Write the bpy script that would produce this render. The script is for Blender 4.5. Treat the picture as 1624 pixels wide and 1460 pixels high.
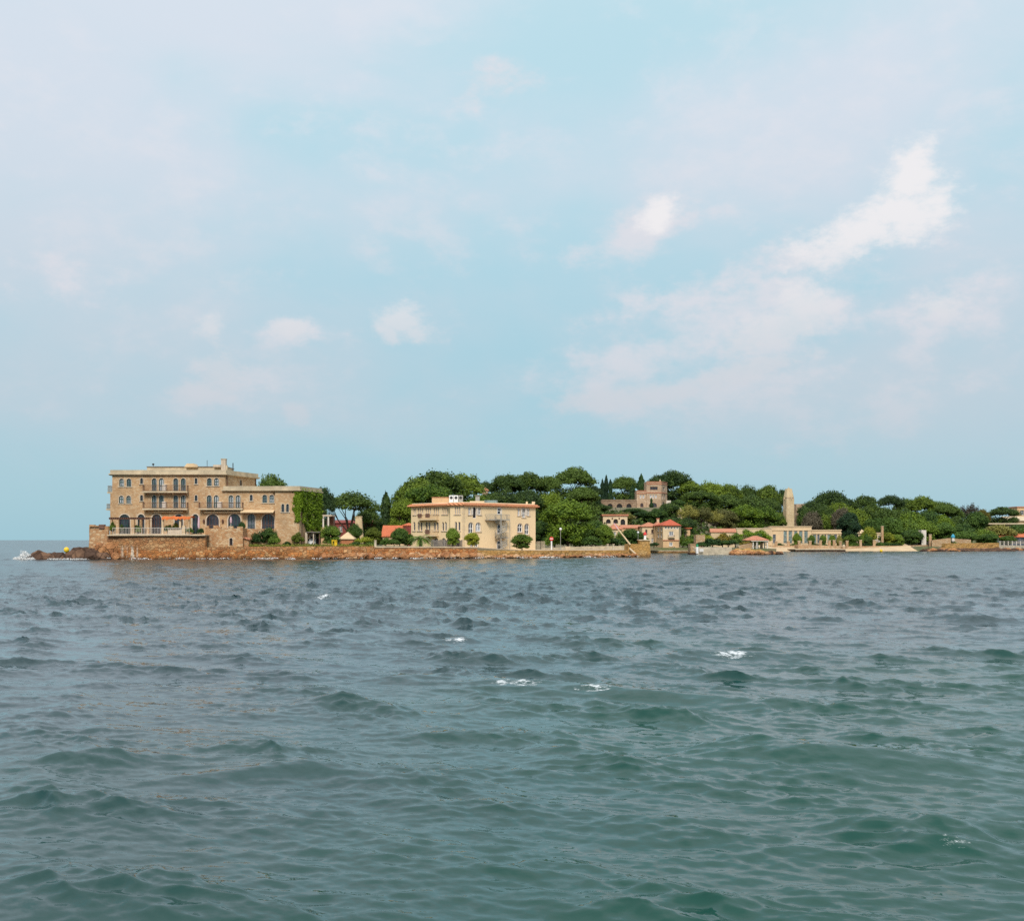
import bpy, bmesh, math, random
import numpy as np
from mathutils import Vector, Matrix, noise as mnoise
from mathutils.geometry import delaunay_2d_cdt

R = math.radians
scene = bpy.context.scene
for o in list(bpy.data.objects):
    bpy.data.objects.remove(o)
COL = scene.collection

# ---------------------------------------------------------------- camera
F, HOR, CX, CAMH = 1900.0, 856.0, 812.0, 3.4      # focal length and horizon in photo pixels, eye height in metres
cam_data = bpy.data.cameras.new('camera')
cam = bpy.data.objects.new('camera', cam_data)
COL.objects.link(cam)
cam.location = (0, 0, CAMH)
cam.rotation_euler = (R(90), 0, 0)
cam_data.sensor_width = 36.0
cam_data.lens = 36.0 * F / 1624.0
cam_data.shift_y = (HOR - 730.0) / 1624.0
cam_data.clip_start = 0.2
cam_data.clip_end = 60000
scene.camera = cam

# ---------------------------------------------------------------- render settings
scene.render.engine = 'CYCLES'
scene.cycles.use_denoising = False
scene.cycles.max_bounces = 5
scene.cycles.diffuse_bounces = 3
scene.cycles.glossy_bounces = 3
scene.cycles.transmission_bounces = 2
scene.cycles.transparent_max_bounces = 8
scene.cycles.caustics_reflective = False
scene.cycles.caustics_refractive = False
scene.view_settings.view_transform = 'Standard'
scene.view_settings.look = 'None'
scene.view_settings.gamma = 1.0
scene.view_settings.use_curve_mapping = False
scene.view_settings.exposure = 1.05

# ---------------------------------------------------------------- sun
SUN_AZ, SUN_EL = R(182), R(42)      # azimuth clockwise from +Y: behind the camera, a little to the left
sun_data = bpy.data.lights.new('sun', 'SUN')
sun_data.energy = 1.5
sun_data.angle = R(14)
sun_data.color = (1.0, 0.95, 0.88)
sun = bpy.data.objects.new('sun', sun_data)
COL.objects.link(sun)
sd = Vector((math.sin(SUN_AZ) * math.cos(SUN_EL), math.cos(SUN_AZ) * math.cos(SUN_EL), math.sin(SUN_EL)))
sun.rotation_euler = sd.to_track_quat('Z', 'Y').to_euler()
sun.location = sd * 300


# ---------------------------------------------------------------- node helpers
class E:
    """A socket that can be added, multiplied ... : each operation is a Math node."""
    nt = None

    def __init__(self, s):
        self.s = s

    @staticmethod
    def op(kind, *a, clamp=False):
        n = E.nt.nodes.new('ShaderNodeMath')
        n.operation = kind
        n.use_clamp = clamp
        for i, v in enumerate(a):
            if isinstance(v, E):
                E.nt.links.new(v.s, n.inputs[i])
            else:
                n.inputs[i].default_value = v
        return E(n.outputs[0])

    def __add__(s, o): return E.op('ADD', s, o)
    __radd__ = __add__
    def __mul__(s, o): return E.op('MULTIPLY', s, o)
    __rmul__ = __mul__
    def __sub__(s, o): return E.op('SUBTRACT', s, o)
    def __rsub__(s, o): return E.op('SUBTRACT', o, s)
    def __truediv__(s, o): return E.op('DIVIDE', s, o)
    def max(s, o): return E.op('MAXIMUM', s, o)
    def min(s, o): return E.op('MINIMUM', s, o)
    def pow(s, o): return E.op('POWER', s, o)


def smooth(e, a, b):
    n = E.nt.nodes.new('ShaderNodeMapRange')
    n.interpolation_type = 'SMOOTHERSTEP'
    E.nt.links.new(e.s, n.inputs['Value'])
    n.inputs['From Min'].default_value = a
    n.inputs['From Max'].default_value = b
    return E(n.outputs['Result'])


def node(kind, **kw):
    n = E.nt.nodes.new(kind)
    for k, v in kw.items():
        if k.startswith('i_'):
            s = n.inputs[k[2:].replace('_', ' ')]
            if isinstance(v, E):
                E.nt.links.new(v.s, s)
            else:
                s.default_value = v
        else:
            setattr(n, k, v)
    return n


def noise_tex(vec, scale, detail=4, rough=0.55, dist=0.0, dim='3D'):
    n = node('ShaderNodeTexNoise', noise_dimensions=dim, i_Scale=scale, i_Detail=detail, i_Roughness=rough, i_Distortion=dist)
    E.nt.links.new(vec.s, n.inputs['Vector'])
    return n


def rgb(c):
    return (c[0], c[1], c[2], 1.0)


def mix(fac, a, b, blend='MIX'):
    n = E.nt.nodes.new('ShaderNodeMix')
    n.data_type = 'RGBA'
    n.blend_type = blend
    n.clamp_factor = True
    for s, v in ((n.inputs[0], fac), (n.inputs[6], a), (n.inputs[7], b)):
        if isinstance(v, E):
            E.nt.links.new(v.s, s)
        elif isinstance(v, (int, float)):
            s.default_value = v
        else:
            s.default_value = rgb(v)
    return E(n.outputs[2])


def combine(x, y, z):
    return E(node('ShaderNodeCombineXYZ', i_X=x, i_Y=y, i_Z=z).outputs[0])


def srgb(r, g, b, k=1.0):
    f = lambda v: (v / 255 / 12.92 if v <= 10 else ((v / 255 + 0.055) / 1.055) ** 2.4) * k
    return (f(r), f(g), f(b))


# ---------------------------------------------------------------- world: sky with thin veil and clouds
world = bpy.data.worlds.new('World')
scene.world = world
world.use_nodes = True
nt = world.node_tree
nt.nodes.clear()
E.nt = nt
SK = 0.483     # sky colours below are given as they should appear; divided by the exposure gain
gen = E(node('ShaderNodeTexCoord').outputs['Generated'])
sep = node('ShaderNodeSeparateXYZ')
nt.links.new(gen.s, sep.inputs[0])
dx, dy, dz = (E(sep.outputs[i]) for i in range(3))
az = E.op('ARCTAN2', dx, dy)                       # radians, 0 straight ahead (+Y), + to the right
el = E.op('ARCSINE', dz)
sky = node('ShaderNodeTexSky', sky_type='NISHITA', sun_disc=False, sun_elevation=SUN_EL, sun_rotation=SUN_AZ,
           altitude=0.0, air_density=1.0, dust_density=1.5, ozone_density=1.5)
nish = E(node('ShaderNodeVectorMath', operation='SCALE', i_Scale=0.07).outputs[0])
nt.links.new(sky.outputs[0], nish.s.node.inputs[0])
# sky coordinates: direction stretched so that patches get flatter towards the horizon
pv = combine(dx, dy, dz * 1.7)
warp = noise_tex(pv, 3.0, 3, 0.5)
wv = node('ShaderNodeVectorMath', operation='MULTIPLY_ADD')
nt.links.new(warp.outputs['Color'], wv.inputs[0])
wv.inputs[1].default_value = (0.22, 0.22, 0.22)
nt.links.new(pv.s, wv.inputs[2])
wv = E(wv.outputs[0])
n_big = E(noise_tex(wv, 3.4, 4, 0.5).outputs['Fac'])
n_mid = E(noise_tex(wv, 8.5, 5, 0.55).outputs['Fac'])
n_fine = E(noise_tex(pv, 24.0, 6, 0.6).outputs['Fac'])
n_puff = E(noise_tex(pv, 44.0, 8, 0.64).outputs['Fac'])


def px_dir(px, py):
    a = math.atan((px - CX) / F)
    return a, math.atan((HOR - py) / F * math.cos(a))


aev = combine(az, el, 0.0)


def blob(px, py, wpx, hpx, tilt=0.0, top=1.0):
    """1 in the middle of an elliptic cloud, 0 at its rim, negative outside; direction in the sky, size as an angle."""
    a0, e0 = px_dir(px, py)
    mp = node('ShaderNodeMapping', vector_type='TEXTURE', i_Location=(a0, e0, 0), i_Rotation=(0, 0, R(tilt)), i_Scale=(wpx / F, hpx / F, 1))
    nt.links.new(aev.s, mp.inputs[0])
    ln = node('ShaderNodeVectorMath', operation='LENGTH')
    nt.links.new(mp.outputs[0], ln.inputs[0])
    return top - E(ln.outputs['Value'])


def union(bl):
    r = bl[0]
    for b in bl[1:]:
        r = E.op('SMOOTH_MAX', r, b, 0.25)
    return r


# the clear air between clouds: pale cyan, deeper towards the horizon, brighter towards the zenith
h = smooth(el, 0.0, 0.42)
zen = smooth(el, 0.30, 0.95)
air = mix(h, srgb(160, 202, 216, SK), srgb(188, 224, 235, SK))
base = mix(0.92, nish, air)
# thin high veil, lavender white
blue_gap = union([blob(1010, 40, 330, 75, 4), blob(1600, 190, 130, 90, 0), blob(480, 195, 220, 50, -8), blob(640, 440, 420, 55, 5),
                  blob(760, 560, 520, 100, 0), blob(1010, 470, 200, 70, 0), blob(700, 760, 600, 80, 0)])
veil_hi = union([blob(350, 40, 330, 110, 0), blob(120, 190, 420, 150, -6), blob(1400, 90, 330, 170, 25), blob(60, 560, 330, 200, 0),
                 blob(1300, 690, 500, 170, 0)])
v = n_big * 1.5 + n_mid * 0.9 - 0.63 + blue_gap.max(-1.0) * -0.22 + veil_hi.max(-1.0) * 0.24
veil = smooth(v, 0.0, 1.15) * smooth(el, -0.02, 0.14)
veilcol = mix(h, srgb(190, 206, 217, SK), srgb(216, 224, 236, SK))
c1 = mix(0.04 + veil * 0.85, base, veilcol)
# broken haze of small faint puffs
pz = smooth(n_fine * 0.75 + n_mid * 0.8 + n_puff * 0.2 - 0.87, -0.06, 0.32) * smooth(el, 0.03, 0.16) * (1 - smooth(el, 0.30, 0.5) * 0.6)
c1 = mix(pz * 0.55, c1, mix(h, srgb(204, 211, 220, SK), srgb(226, 228, 236, SK)))
# soft cumulus banks
soft = union([blob(1180, 500, 250, 70, 14), blob(1260, 415, 220, 60, 18, 0.75), blob(1080, 615, 260, 42, 8), blob(1480, 505, 130, 60, -5, 0.7),
              blob(1400, 665, 150, 40, 14), blob(100, 440, 130, 45, 0, 0.6), blob(1010, 375, 95, 45, 22), blob(480, 520, 85, 38, 0, 0.7), blob(320, 625, 105, 40, 6, 0.75),
              blob(780, 130, 130, 60, 5, 0.55), blob(1110, 560, 340, 60, 8), blob(1590, 450, 90, 40, 0, 0.7), blob(1210, 470, 160, 60, 25, 0.8)])
s1 = soft * 0.9 + (n_fine - 0.5) * 2.6 + (n_puff - 0.5) * 0.7 + (n_mid - 0.5) * 1.3
softm = smooth(s1, -0.35, 1.1)
lowk = smooth(el, 0.03, 0.22)
c2 = mix(softm * (0.5 + lowk * 0.32), c1, mix(lowk, srgb(200, 208, 217, SK), srgb(224, 223, 230, SK)))
# bright heads, crisp above and melting away below
head = union([blob(1446, 285, 46, 72, -10), blob(1440, 335, 85, 52, 14), blob(1360, 368, 130, 44, 18, 0.9), blob(1045, 338, 44, 36, 40, 0.8), blob(634, 512, 46, 36, -12),
              blob(660, 528, 42, 18, -10), blob(622, 530, 20, 26, 60), blob(336, 524, 32, 32, -20, 0.8), blob(350, 596, 42, 52, -20), blob(320, 625, 60, 22, 0), blob(1272, 492, 62, 44, 40), blob(1225, 525, 110, 36, 14), blob(1000, 630, 130, 22, 6), blob(1180, 590, 130, 22, 12),
              blob(468, 520, 50, 26, 4, 0.75), blob(1488, 488, 55, 30, -6, 0.75), blob(468, 656, 26, 18, -30)])
s2 = head + (n_puff - 0.5) * 1.7 + (n_fine - 0.5) * 1.0
headm = smooth(s2, -0.25, 0.75)
dim = smooth(el, 0.08, 0.28)
headcol = mix(dim, srgb(204, 210, 218, SK), srgb(240, 238, 240, SK))
c3 = mix(headm * (0.55 + dim * 0.4), c2, headcol)
c3 = mix(zen, c3, mix(0.55, c3, srgb(250, 250, 250, SK * 1.45)))
bg = node('ShaderNodeBackground', i_Strength=1.0)
nt.links.new(c3.s, bg.inputs['Color'])
out = node('ShaderNodeOutputWorld')
nt.links.new(bg.outputs[0], out.inputs['Surface'])
world.cycles.sampling_method = 'MANUAL'
world.cycles.sample_map_resolution = 512


# ---------------------------------------------------------------- pixel and mesh helpers
def X(px, Y):
    return (px - CX) / F * Y


def Z(py, Y):
    return CAMH - (py - HOR) / F * Y


def P(px, py, Y):
    return Vector((X(px, Y), Y, Z(py, Y)))


def tag(o, label=None, cat=None, group=None, kind=None):
    if label: o['label'] = label
    if cat: o['category'] = cat
    if group: o['group'] = group
    if kind: o['kind'] = kind
    return o


def thing(name, loc, label, cat, group=None):
    o = bpy.data.objects.new(name, None)
    o.empty_display_size = 0.5
    COL.objects.link(o)
    o.location = loc
    return tag(o, label, cat, group, 'thing')


def root_loc(o):
    while o.parent:
        o = o.parent
    return Vector(o.location)


class MB:
    def __init__(self):
        self.v, self.f = [], []

    def add(self, vs, fs):
        n = len(self.v)
        self.v += [tuple(p) for p in vs]
        self.f += [tuple(i + n for i in q) for q in fs]
        return self

    def box(self, x0, x1, y0, y1, z0, z1):
        return self.add([(x0, y0, z0), (x1, y0, z0), (x1, y1, z0), (x0, y1, z0), (x0, y0, z1), (x1, y0, z1), (x1, y1, z1), (x0, y1, z1)],
                        [(0, 3, 2, 1), (4, 5, 6, 7), (0, 1, 5, 4), (1, 2, 6, 5), (2, 3, 7, 6), (3, 0, 4, 7)])

    def hexa(self, b, t):
        """eight corners: bottom ring b, top ring t (counter-clockwise from above)"""
        return self.add(list(b) + list(t), [(0, 3, 2, 1), (4, 5, 6, 7), (0, 1, 5, 4), (1, 2, 6, 5), (2, 3, 7, 6), (3, 0, 4, 7)])

    def prism(self, poly, z0, z1, inset=0.0):
        n = len(poly)
        cx = sum(p[0] for p in poly) / n
        cy = sum(p[1] for p in poly) / n
        k = 1 - inset
        top = [(cx + (p[0] - cx) * k, cy + (p[1] - cy) * k, z1) for p in poly]
        return self.add([(p[0], p[1], z0) for p in poly] + top,
                        [tuple(range(n - 1, -1, -1)), tuple(range(n, 2 * n))] + [(i, (i + 1) % n, n + (i + 1) % n, n + i) for i in range(n)])

    def tube(self, pts, rad, n=7, cap=True):
        pts = [Vector(p) for p in pts]
        if not hasattr(rad, '__len__'):
            rad = [rad] * len(pts)
        rings = []
        base = len(self.v)
        for i, p in enumerate(pts):
            d = (pts[min(i + 1, len(pts) - 1)] - pts[max(i - 1, 0)]).normalized()
            a = d.cross(Vector((0.13, 0.97, 0.2))).normalized()
            if a.length < 0.1:
                a = d.cross(Vector((1, 0, 0))).normalized()
            b = d.cross(a)
            for k in range(n):
                t = 2 * math.pi * k / n
                self.v.append(tuple(p + (a * math.cos(t) + b * math.sin(t)) * rad[i]))
        for i in range(len(pts) - 1):
            for k in range(n):
                self.f.append((base + i * n + k, base + i * n + (k + 1) % n, base + (i + 1) * n + (k + 1) % n, base + (i + 1) * n + k))
        if cap:
            self.f.append(tuple(base + k for k in range(n - 1, -1, -1)))
            self.f.append(tuple(base + (len(pts) - 1) * n + k for k in range(n)))
        return self

    def lathe(self, c, prof, n=14):
        base = len(self.v)
        for r, z in prof:
            for k in range(n):
                t = 2 * math.pi * k / n
                self.v.append((c[0] + r * math.cos(t), c[1] + r * math.sin(t), c[2] + z))
        for i in range(len(prof) - 1):
            for k in range(n):
                self.f.append((base + i * n + k, base + i * n + (k + 1) % n, base + (i + 1) * n + (k + 1) % n, base + (i + 1) * n + k))
        self.f.append(tuple(base + k for k in range(n - 1, -1, -1)))
        self.f.append(tuple(base + (len(prof) - 1) * n + k for k in range(n)))
        return self

    def mesh(self, name, mat, off=(0, 0, 0), smooth=False):
        me = bpy.data.meshes.new(name)
        ox, oy, oz = off
        me.from_pydata([(x - ox, y - oy, z - oz) for x, y, z in self.v], [], self.f)
        if mat:
            me.materials.append(mat)
        if smooth:
            me.polygons.foreach_set('use_smooth', [True] * len(me.polygons))
        me.update()
        return me

    def build(self, name, mat, parent=None, smooth=False, loc=None):
        if parent is not None:
            off = root_loc(parent)
        else:
            off = Vector(loc) if loc is not None else Vector((0, 0, 0))
        o = bpy.data.objects.new(name, self.mesh(name, mat, off, smooth))
        COL.objects.link(o)
        if parent is not None:
            o.parent = parent
        else:
            o.location = off
        return o


def copy_tree(o, parent=None):
    c = o.copy()
    COL.objects.link(c)
    c.parent = parent
    for ch in list(o.children):
        copy_tree(ch, c)
    return c


# ---------------------------------------------------------------- materials
def material(name):
    m = bpy.data.materials.new(name)
    m.use_nodes = True
    t = m.node_tree
    t.nodes.clear()
    E.nt = t
    o = t.nodes.new('ShaderNodeOutputMaterial')
    b = t.nodes.new('ShaderNodeBsdfPrincipled')
    t.links.new(b.outputs[0], o.inputs[0])
    return m, b


def setin(b, name, v):
    if isinstance(v, E):
        E.nt.links.new(v.s, b.inputs[name])
    elif isinstance(v, (tuple, list)) and len(v) == 3:
        b.inputs[name].default_value = rgb(v)
    else:
        b.inputs[name].default_value = v


def world_pos():
    return E(node('ShaderNodeNewGeometry').outputs['Position'])


def bump(b, height, strength=0.5, dist=0.05):
    n = node('ShaderNodeBump', i_Strength=strength, i_Distance=dist, i_Height=height)
    E.nt.links.new(n.outputs[0], b.inputs['Normal'])


def plain(name, col, rough=0.7, vary=0.12, scale=0.8, metallic=0.0, spec=0.4):
    """one paint or plaster: its colour with mottling and small streaks"""
    m, b = material(name)
    p = world_pos()
    n1 = E(noise_tex(p, scale, 5, 0.6).outputs['Fac'])
    n2 = E(noise_tex(p, scale * 7, 3, 0.6).outputs['Fac'])
    f = (n1 * 0.7 + n2 * 0.3)
    lo = tuple(c * (1 - vary * 1.8) for c in col)
    hi = tuple(min(1, c * (1 + vary * 1.6)) for c in col)
    setin(b, 'Base Color', mix(smooth(f, 0.3, 0.7), lo, hi))
    setin(b, 'Roughness', rough)
    setin(b, 'Metallic', metallic)
    setin(b, 'Specular IOR Level', spec)
    return m


def stone(name, cols, scale=2.4, joint=0.5, flat=1.6, bumps=0.7, stain=None, lime=None):
    """rubble masonry: every stone a colour of its own, mortar joints recessed"""
    m, b = material(name)
    p = world_pos()
    mp = node('ShaderNodeMapping', i_Scale=(1, 1, flat))
    E.nt.links.new(p.s, mp.inputs[0])
    pm = E(mp.outputs[0])
    wn = noise_tex(pm, 1.3, 2)
    off = node('ShaderNodeVectorMath', operation='MULTIPLY_ADD', )
    E.nt.links.new(wn.outputs['Color'], off.inputs[0])
    off.inputs[1].default_value = (0.25, 0.25, 0.25)
    E.nt.links.new(pm.s, off.inputs[2])
    pm = E(off.outputs[0])
    vo = node('ShaderNodeTexVoronoi', i_Scale=scale)
    E.nt.links.new(pm.s, vo.inputs['Vector'])
    ed = node('ShaderNodeTexVoronoi', feature='DISTANCE_TO_EDGE', i_Scale=scale)
    E.nt.links.new(pm.s, ed.inputs['Vector'])
    sp = node('ShaderNodeSeparateColor')
    E.nt.links.new(vo.outputs['Color'], sp.inputs[0])
    r1, r2 = E(sp.outputs[0]), E(sp.outputs[1])
    c = mix(r1, cols[0], cols[1])
    c = mix(smooth(r2, 0.55, 0.95), c, cols[2])
    big = E(noise_tex(p, 0.35, 5, 0.6).outputs['Fac'])
    c = mix(smooth(big, 0.35, 0.7) * 0.45, c, tuple(0.6 * x for x in cols[1]))
    e = smooth(E(ed.outputs['Distance']), 0.0, 0.09)
    c = mix(joint * (1 - e), c, cols[3])
    if stain:
        sz = node('ShaderNodeSeparateXYZ')
        E.nt.links.new(p.s, sz.inputs[0])
        z = E(sz.outputs[2])
        st = combine(E(sz.outputs[0]) * 1.6, E(sz.outputs[1]) * 1.6, z * 0.25)
        ns = E(noise_tex(st, 0.55, 5, 0.65).outputs['Fac'])
        for zlo, zhi, col, amt in stain:
            k = smooth(z + (ns - 0.5) * 1.6 * abs(zhi - zlo), zlo, zhi)
            c = mix(k * amt, c, col)
    if lime:
        x0, x1, z0, z1 = lime
        sx = node('ShaderNodeSeparateXYZ')
        E.nt.links.new(p.s, sx.inputs[0])
        lx, lz = E(sx.outputs[0]), E(sx.outputs[2])
        drip = E(noise_tex(combine(lx * 1.7, 0.0, lz * 0.16), 1.0, 4, 0.6).outputs['Fac'])
        edge = E(noise_tex(p, 1.4, 3, 0.6).outputs['Fac'])
        k = smooth(lx, x0 - 0.3, x0 + 0.5) * (1 - smooth(lx, x1 - 0.5, x1 + 0.3)) * smooth(lz + (edge - 0.5) * 1.2, z0 - 0.3, z0 + 0.5) * (1 - smooth(lz + (drip - 0.5) * 2.5, z1 - 0.7, z1 + 0.2))
        c = mix(smooth(drip, 0.44, 0.56) * k * 0.9, c, (0.66, 0.56, 0.44))
    setin(b, 'Base Color', c)
    setin(b, 'Roughness', 0.92)
    setin(b, 'Specular IOR Level', 0.25)
    fn = E(noise_tex(p, 9.0, 4).outputs['Fac'])
    bump(b, e * 0.7 + fn * 0.5 + r1 * 0.3, bumps, 0.12)
    return m


# ---------------------------------------------------------------- the sea: an FFT wave field sampled on rings that widen with distance
rng = np.random.default_rng(11)
WDIR = math.atan2(-0.86, -0.5)      # the way the waves run


def wave_tile(L, N, k_lo, k_hi, kp=1.5, amp=1.0):
    k1 = np.fft.fftfreq(N, 1.0 / N) * 2 * np.pi / L
    kx, ky = np.meshgrid(k1, k1, indexing='ij')
    k = np.hypot(kx, ky)
    k[0, 0] = 1e-6
    ct = (kx * math.cos(WDIR) + ky * math.sin(WDIR)) / k
    d = np.where(ct > 0, ct ** 4, 0.06 * ct ** 2) + 0.02
    S = k ** -3.45 * np.exp(-1.25 * (kp / k) ** 2) * d
    ramp = 1 / (1 + np.exp(-(np.log(k / k_lo)) * 8)) / (1 + np.exp((np.log(k / k_hi)) * 8))
    A = np.sqrt(S * ramp) * (2 * np.pi / L) * amp
    A[0, 0] = 0
    ph = rng.normal(size=(N, N)) + 1j * rng.normal(size=(N, N))
    Hk = A * ph * N * N
    h = np.fft.ifft2(Hk).real
    dx = np.fft.ifft2(-1j * kx / k * Hk).real
    dy = np.fft.ifft2(-1j * ky / k * Hk).real
    div = np.fft.ifft2(k * Hk).real
    return L, N, h, dx, dy, div


def sample(tile, which, x, y, rot):
    L, N = tile[0], tile[1]
    g = tile[which]
    c, s = math.cos(rot), math.sin(rot)
    u = ((x * c + y * s) / L * N) % N
    v = ((-x * s + y * c) / L * N) % N
    i, j = np.floor(u).astype(int), np.floor(v).astype(int)
    fu, fv = u - i, v - j
    i %= N; j %= N
    i2, j2 = (i + 1) % N, (j + 1) % N
    return g[i, j] * (1 - fu) * (1 - fv) + g[i2, j] * fu * (1 - fv) + g[i, j2] * (1 - fu) * fv + g[i2, j2] * fu * fv


WA = 0.032
tile_a = wave_tile(197.0, 512, 0.30, 2.6, amp=WA)
tile_c = wave_tile(11.7, 512, 8.0, 45.0, amp=WA * 1.55)
tile_b = wave_tile(41.3, 512, 2.6, 32.0, amp=WA)
# rings: azimuth fine ahead, coarse behind
fine = np.linspace(R(-31), R(31), 760)
side = np.concatenate([np.linspace(R(31), R(75), 60)[1:], np.linspace(R(75), R(285), 40)[1:-1], np.linspace(R(285), R(329), 60)[:-1]])
th = np.concatenate([fine, side])
r = [1.2]
while r[-1] < 26000:
    q = r[-1]
    k = 0.035 if q < 8 else (0.0042 if q < 45 else 0.0055 if q < 330 else (0.012 if q < 500 else 0.06))
    r.append(q * (1 + k))
r = np.array(r)
TH, RR = np.meshgrid(th, r, indexing='ij')
GX, GY = RR * np.sin(TH), RR * np.cos(TH)
fa = np.clip((900 - RR) / 600, 0, 1) * (1 - 0.12 * np.clip((RR - 30) / 70, 0, 1))
fb = np.clip((260 - RR) / 190, 0, 1) ** 1.2
rot = 0.0
gmap = wave_tile(260.0, 128, 0.05, 0.25, kp=0.05)[2]
gmap = (260.0, 128, gmap / gmap.std())
gu = np.clip(1.0 + 0.38 * sample(gmap, 2, GX + 40, GY * 0.6, 0.4), 0.45, 1.7)
fb = fb * gu
ha = sample(tile_a, 2, GX, GY, rot)
sg = ha.std()
qa = np.clip(ha / sg, -3, 3.0)
env = np.clip(np.exp(0.5 * np.clip(qa, -2, 1.9)) * gu, 0.25, 2.5)
fb = fb / gu * env * 2.1                     # wavelets gather on the crests and in gusts
hz = 2.5 * (ha + sg * 0.17 * (qa ** 2 - 1)) * fa + sample(tile_b, 2, GX + 13.7, GY + 5.1, rot) * fb   # sharp crests, flat troughs
fc = np.clip((60 - RR) / 40, 0, 1) * (0.45 + 0.55 * np.clip(env, 0, 1.8))
hz = hz + sample(tile_c, 2, GX + 3.1, GY + 1.7, 0.3) * fc
ax = 2.5 * sample(tile_a, 3, GX, GY, rot) * fa + sample(tile_b, 3, GX + 13.7, GY + 5.1, rot) * fb
ay = 2.5 * sample(tile_a, 4, GX, GY, rot) * fa + sample(tile_b, 4, GX + 13.7, GY + 5.1, rot) * fb
squeeze = 2.3 * sample(tile_a, 5, GX, GY, rot) * fa + sample(tile_b, 5, GX + 13.7, GY + 5.1, rot) * np.clip(fb, 0, 1)
foam = np.clip((squeeze - 1.25) * 0.9, 0, 0.4) * (RR < 140)
# single larger waves: (x, y, crest half-length, half-width, height, foam, crest angle)
crests = []


def crest(px, py, half_len, half_w, height, fo, ang=-20):
    Y = F * CAMH / (py - HOR)
    crests.append((X(px, Y), Y, half_len, half_w, height, fo, R(ang)))


crest(1345, 1212, 2.0, 1.1, 0.34, 0.0, -15)
crest(825, 1090, 2.2, 0.8, 0.24, 1.0, -20)
crest(945, 1101, 1.4, 0.6, 0.16, 0.8, -25)
crest(1090, 1112, 2.4, 0.9, 0.22, 0.0, -25)
crest(1165, 1043, 2.3, 1.0, 0.28, 1.05, -12)
crest(1010, 1060, 1.6, 0.8, 0.1, 0.35, -12)
crest(720, 1019, 1.6, 0.9, 0.22, 0.9, 30)
crest(515, 949, 2.2, 1.4, 0.25, 0.9, -15)
crest(313, 975, 1.5, 1.2, 0.2, 0.6, 0)
crest(580, 1010, 1.4, 1.0, 0.16, 0.25, 0)
crest(1545, 983, 3.0, 1.4, 0.15, 0.55, 0)
crest(1520, 1350, 0.8, 0.4, 0.16, 0.5, -20)
crest(1450, 1320, 1.1, 0.5, 0.14, 0.0, -8)
crest(430, 1225, 1.4, 0.6, 0.16, 0.0, 12)
crest(540, 1118, 1.0, 0.6, 0.2, 0.0, 10)
crest(890, 1195, 0.7, 0.45, 0.14, 0.0, -40)
crest(1205, 1194, 1.0, 0.6, 0.15, 0.0, 0)
crest(645, 1080, 1.2, 0.8, 0.18, 0.0, 0)
crest(150, 1205, 1.6, 0.7, 0.12, 0.0, 10)
crest(1110, 1306, 0.9, 0.45, 0.1, 0.0, 5)
crest(60, 918, 3.0, 2.0, 0.2, 0.5, 0)
for x0, y0, hl, hw, ht, fo, an in crests:
    c, s = math.cos(an), math.sin(an)
    u = (GX - x0) * c + (GY - y0) * s
    v = -(GX - x0) * s + (GY - y0) * c
    v = v + 0.10 * (u ** 2) / hl
    g = np.exp(-(u / hl) ** 2) * np.where(v > 0, np.exp(-np.abs(v / hw / 1.1) ** 1.5), np.exp(-np.abs(v / hw / 0.6) ** 1.35))
    hz = hz + 0.95 * ht * g
    if fo:
        foam = foam + 0.8 * fo * np.exp(-(u / hl / 0.30) ** 2) * np.exp(-((v + hw * 0.22) / hw / 0.42) ** 2)
ax = ax + sample(tile_c, 3, GX + 3.1, GY + 1.7, 0.3) * fc * 0.8
ay = ay + sample(tile_c, 4, GX + 3.1, GY + 1.7, 0.3) * fc * 0.8
foam = np.minimum(foam, 0.85)
chop = -1.0
VX, VY, VZ = GX + chop * ax, GY + chop * ay, hz
nt_, nr_ = TH.shape
co = np.stack([VX, VY, VZ], -1).reshape(-1, 3).astype(np.float32)
idx = np.arange(nt_ * nr_).reshape(nt_, nr_)
nxt = np.roll(idx, -1, axis=0)
quads = np.stack([idx[:, :-1], idx[:, 1:], nxt[:, 1:], nxt[:, :-1]], -1).reshape(-1, 4)[:, ::-1]
ci = len(co)
co = np.vstack([co, [[0, 0, 0]]]).astype(np.float32)
tri = np.stack([idx[:, 0], nxt[:, 0], np.full(nt_, ci)], -1)[:, ::-1]
me = bpy.data.meshes.new('sea')
me.vertices.add(len(co))
me.vertices.foreach_set('co', co.ravel())
nl = quads.size + tri.size
me.loops.add(nl)
me.loops.foreach_set('vertex_index', np.concatenate([quads.ravel(), tri.ravel()]).astype(np.int32))
npoly = len(quads) + len(tri)
me.polygons.add(npoly)
ls = np.concatenate([np.arange(len(quads)) * 4, len(quads) * 4 + np.arange(len(tri)) * 3]).astype(np.int32)
me.polygons.foreach_set('loop_start', ls)
me.polygons.foreach_set('use_smooth', np.ones(npoly, bool))
me.update(calc_edges=True)
at = me.attributes.new('foam', 'FLOAT', 'POINT')
at.data.foreach_set('value', np.concatenate([foam.ravel(), [0]]).astype(np.float32))

at = me.attributes.new('chop', 'FLOAT', 'POINT')
at.data.foreach_set('value', np.concatenate([env.ravel(), [0]]).astype(np.float32))

m_sea, b = material('sea_water')
chp = E(node('ShaderNodeAttribute', attribute_name='chop').outputs['Fac'])
p = world_pos()
sp = node('ShaderNodeSeparateXYZ')
E.nt.links.new(p.s, sp.inputs[0])
wx, wy, wz = (E(sp.outputs[i]) for i in range(3))
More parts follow.
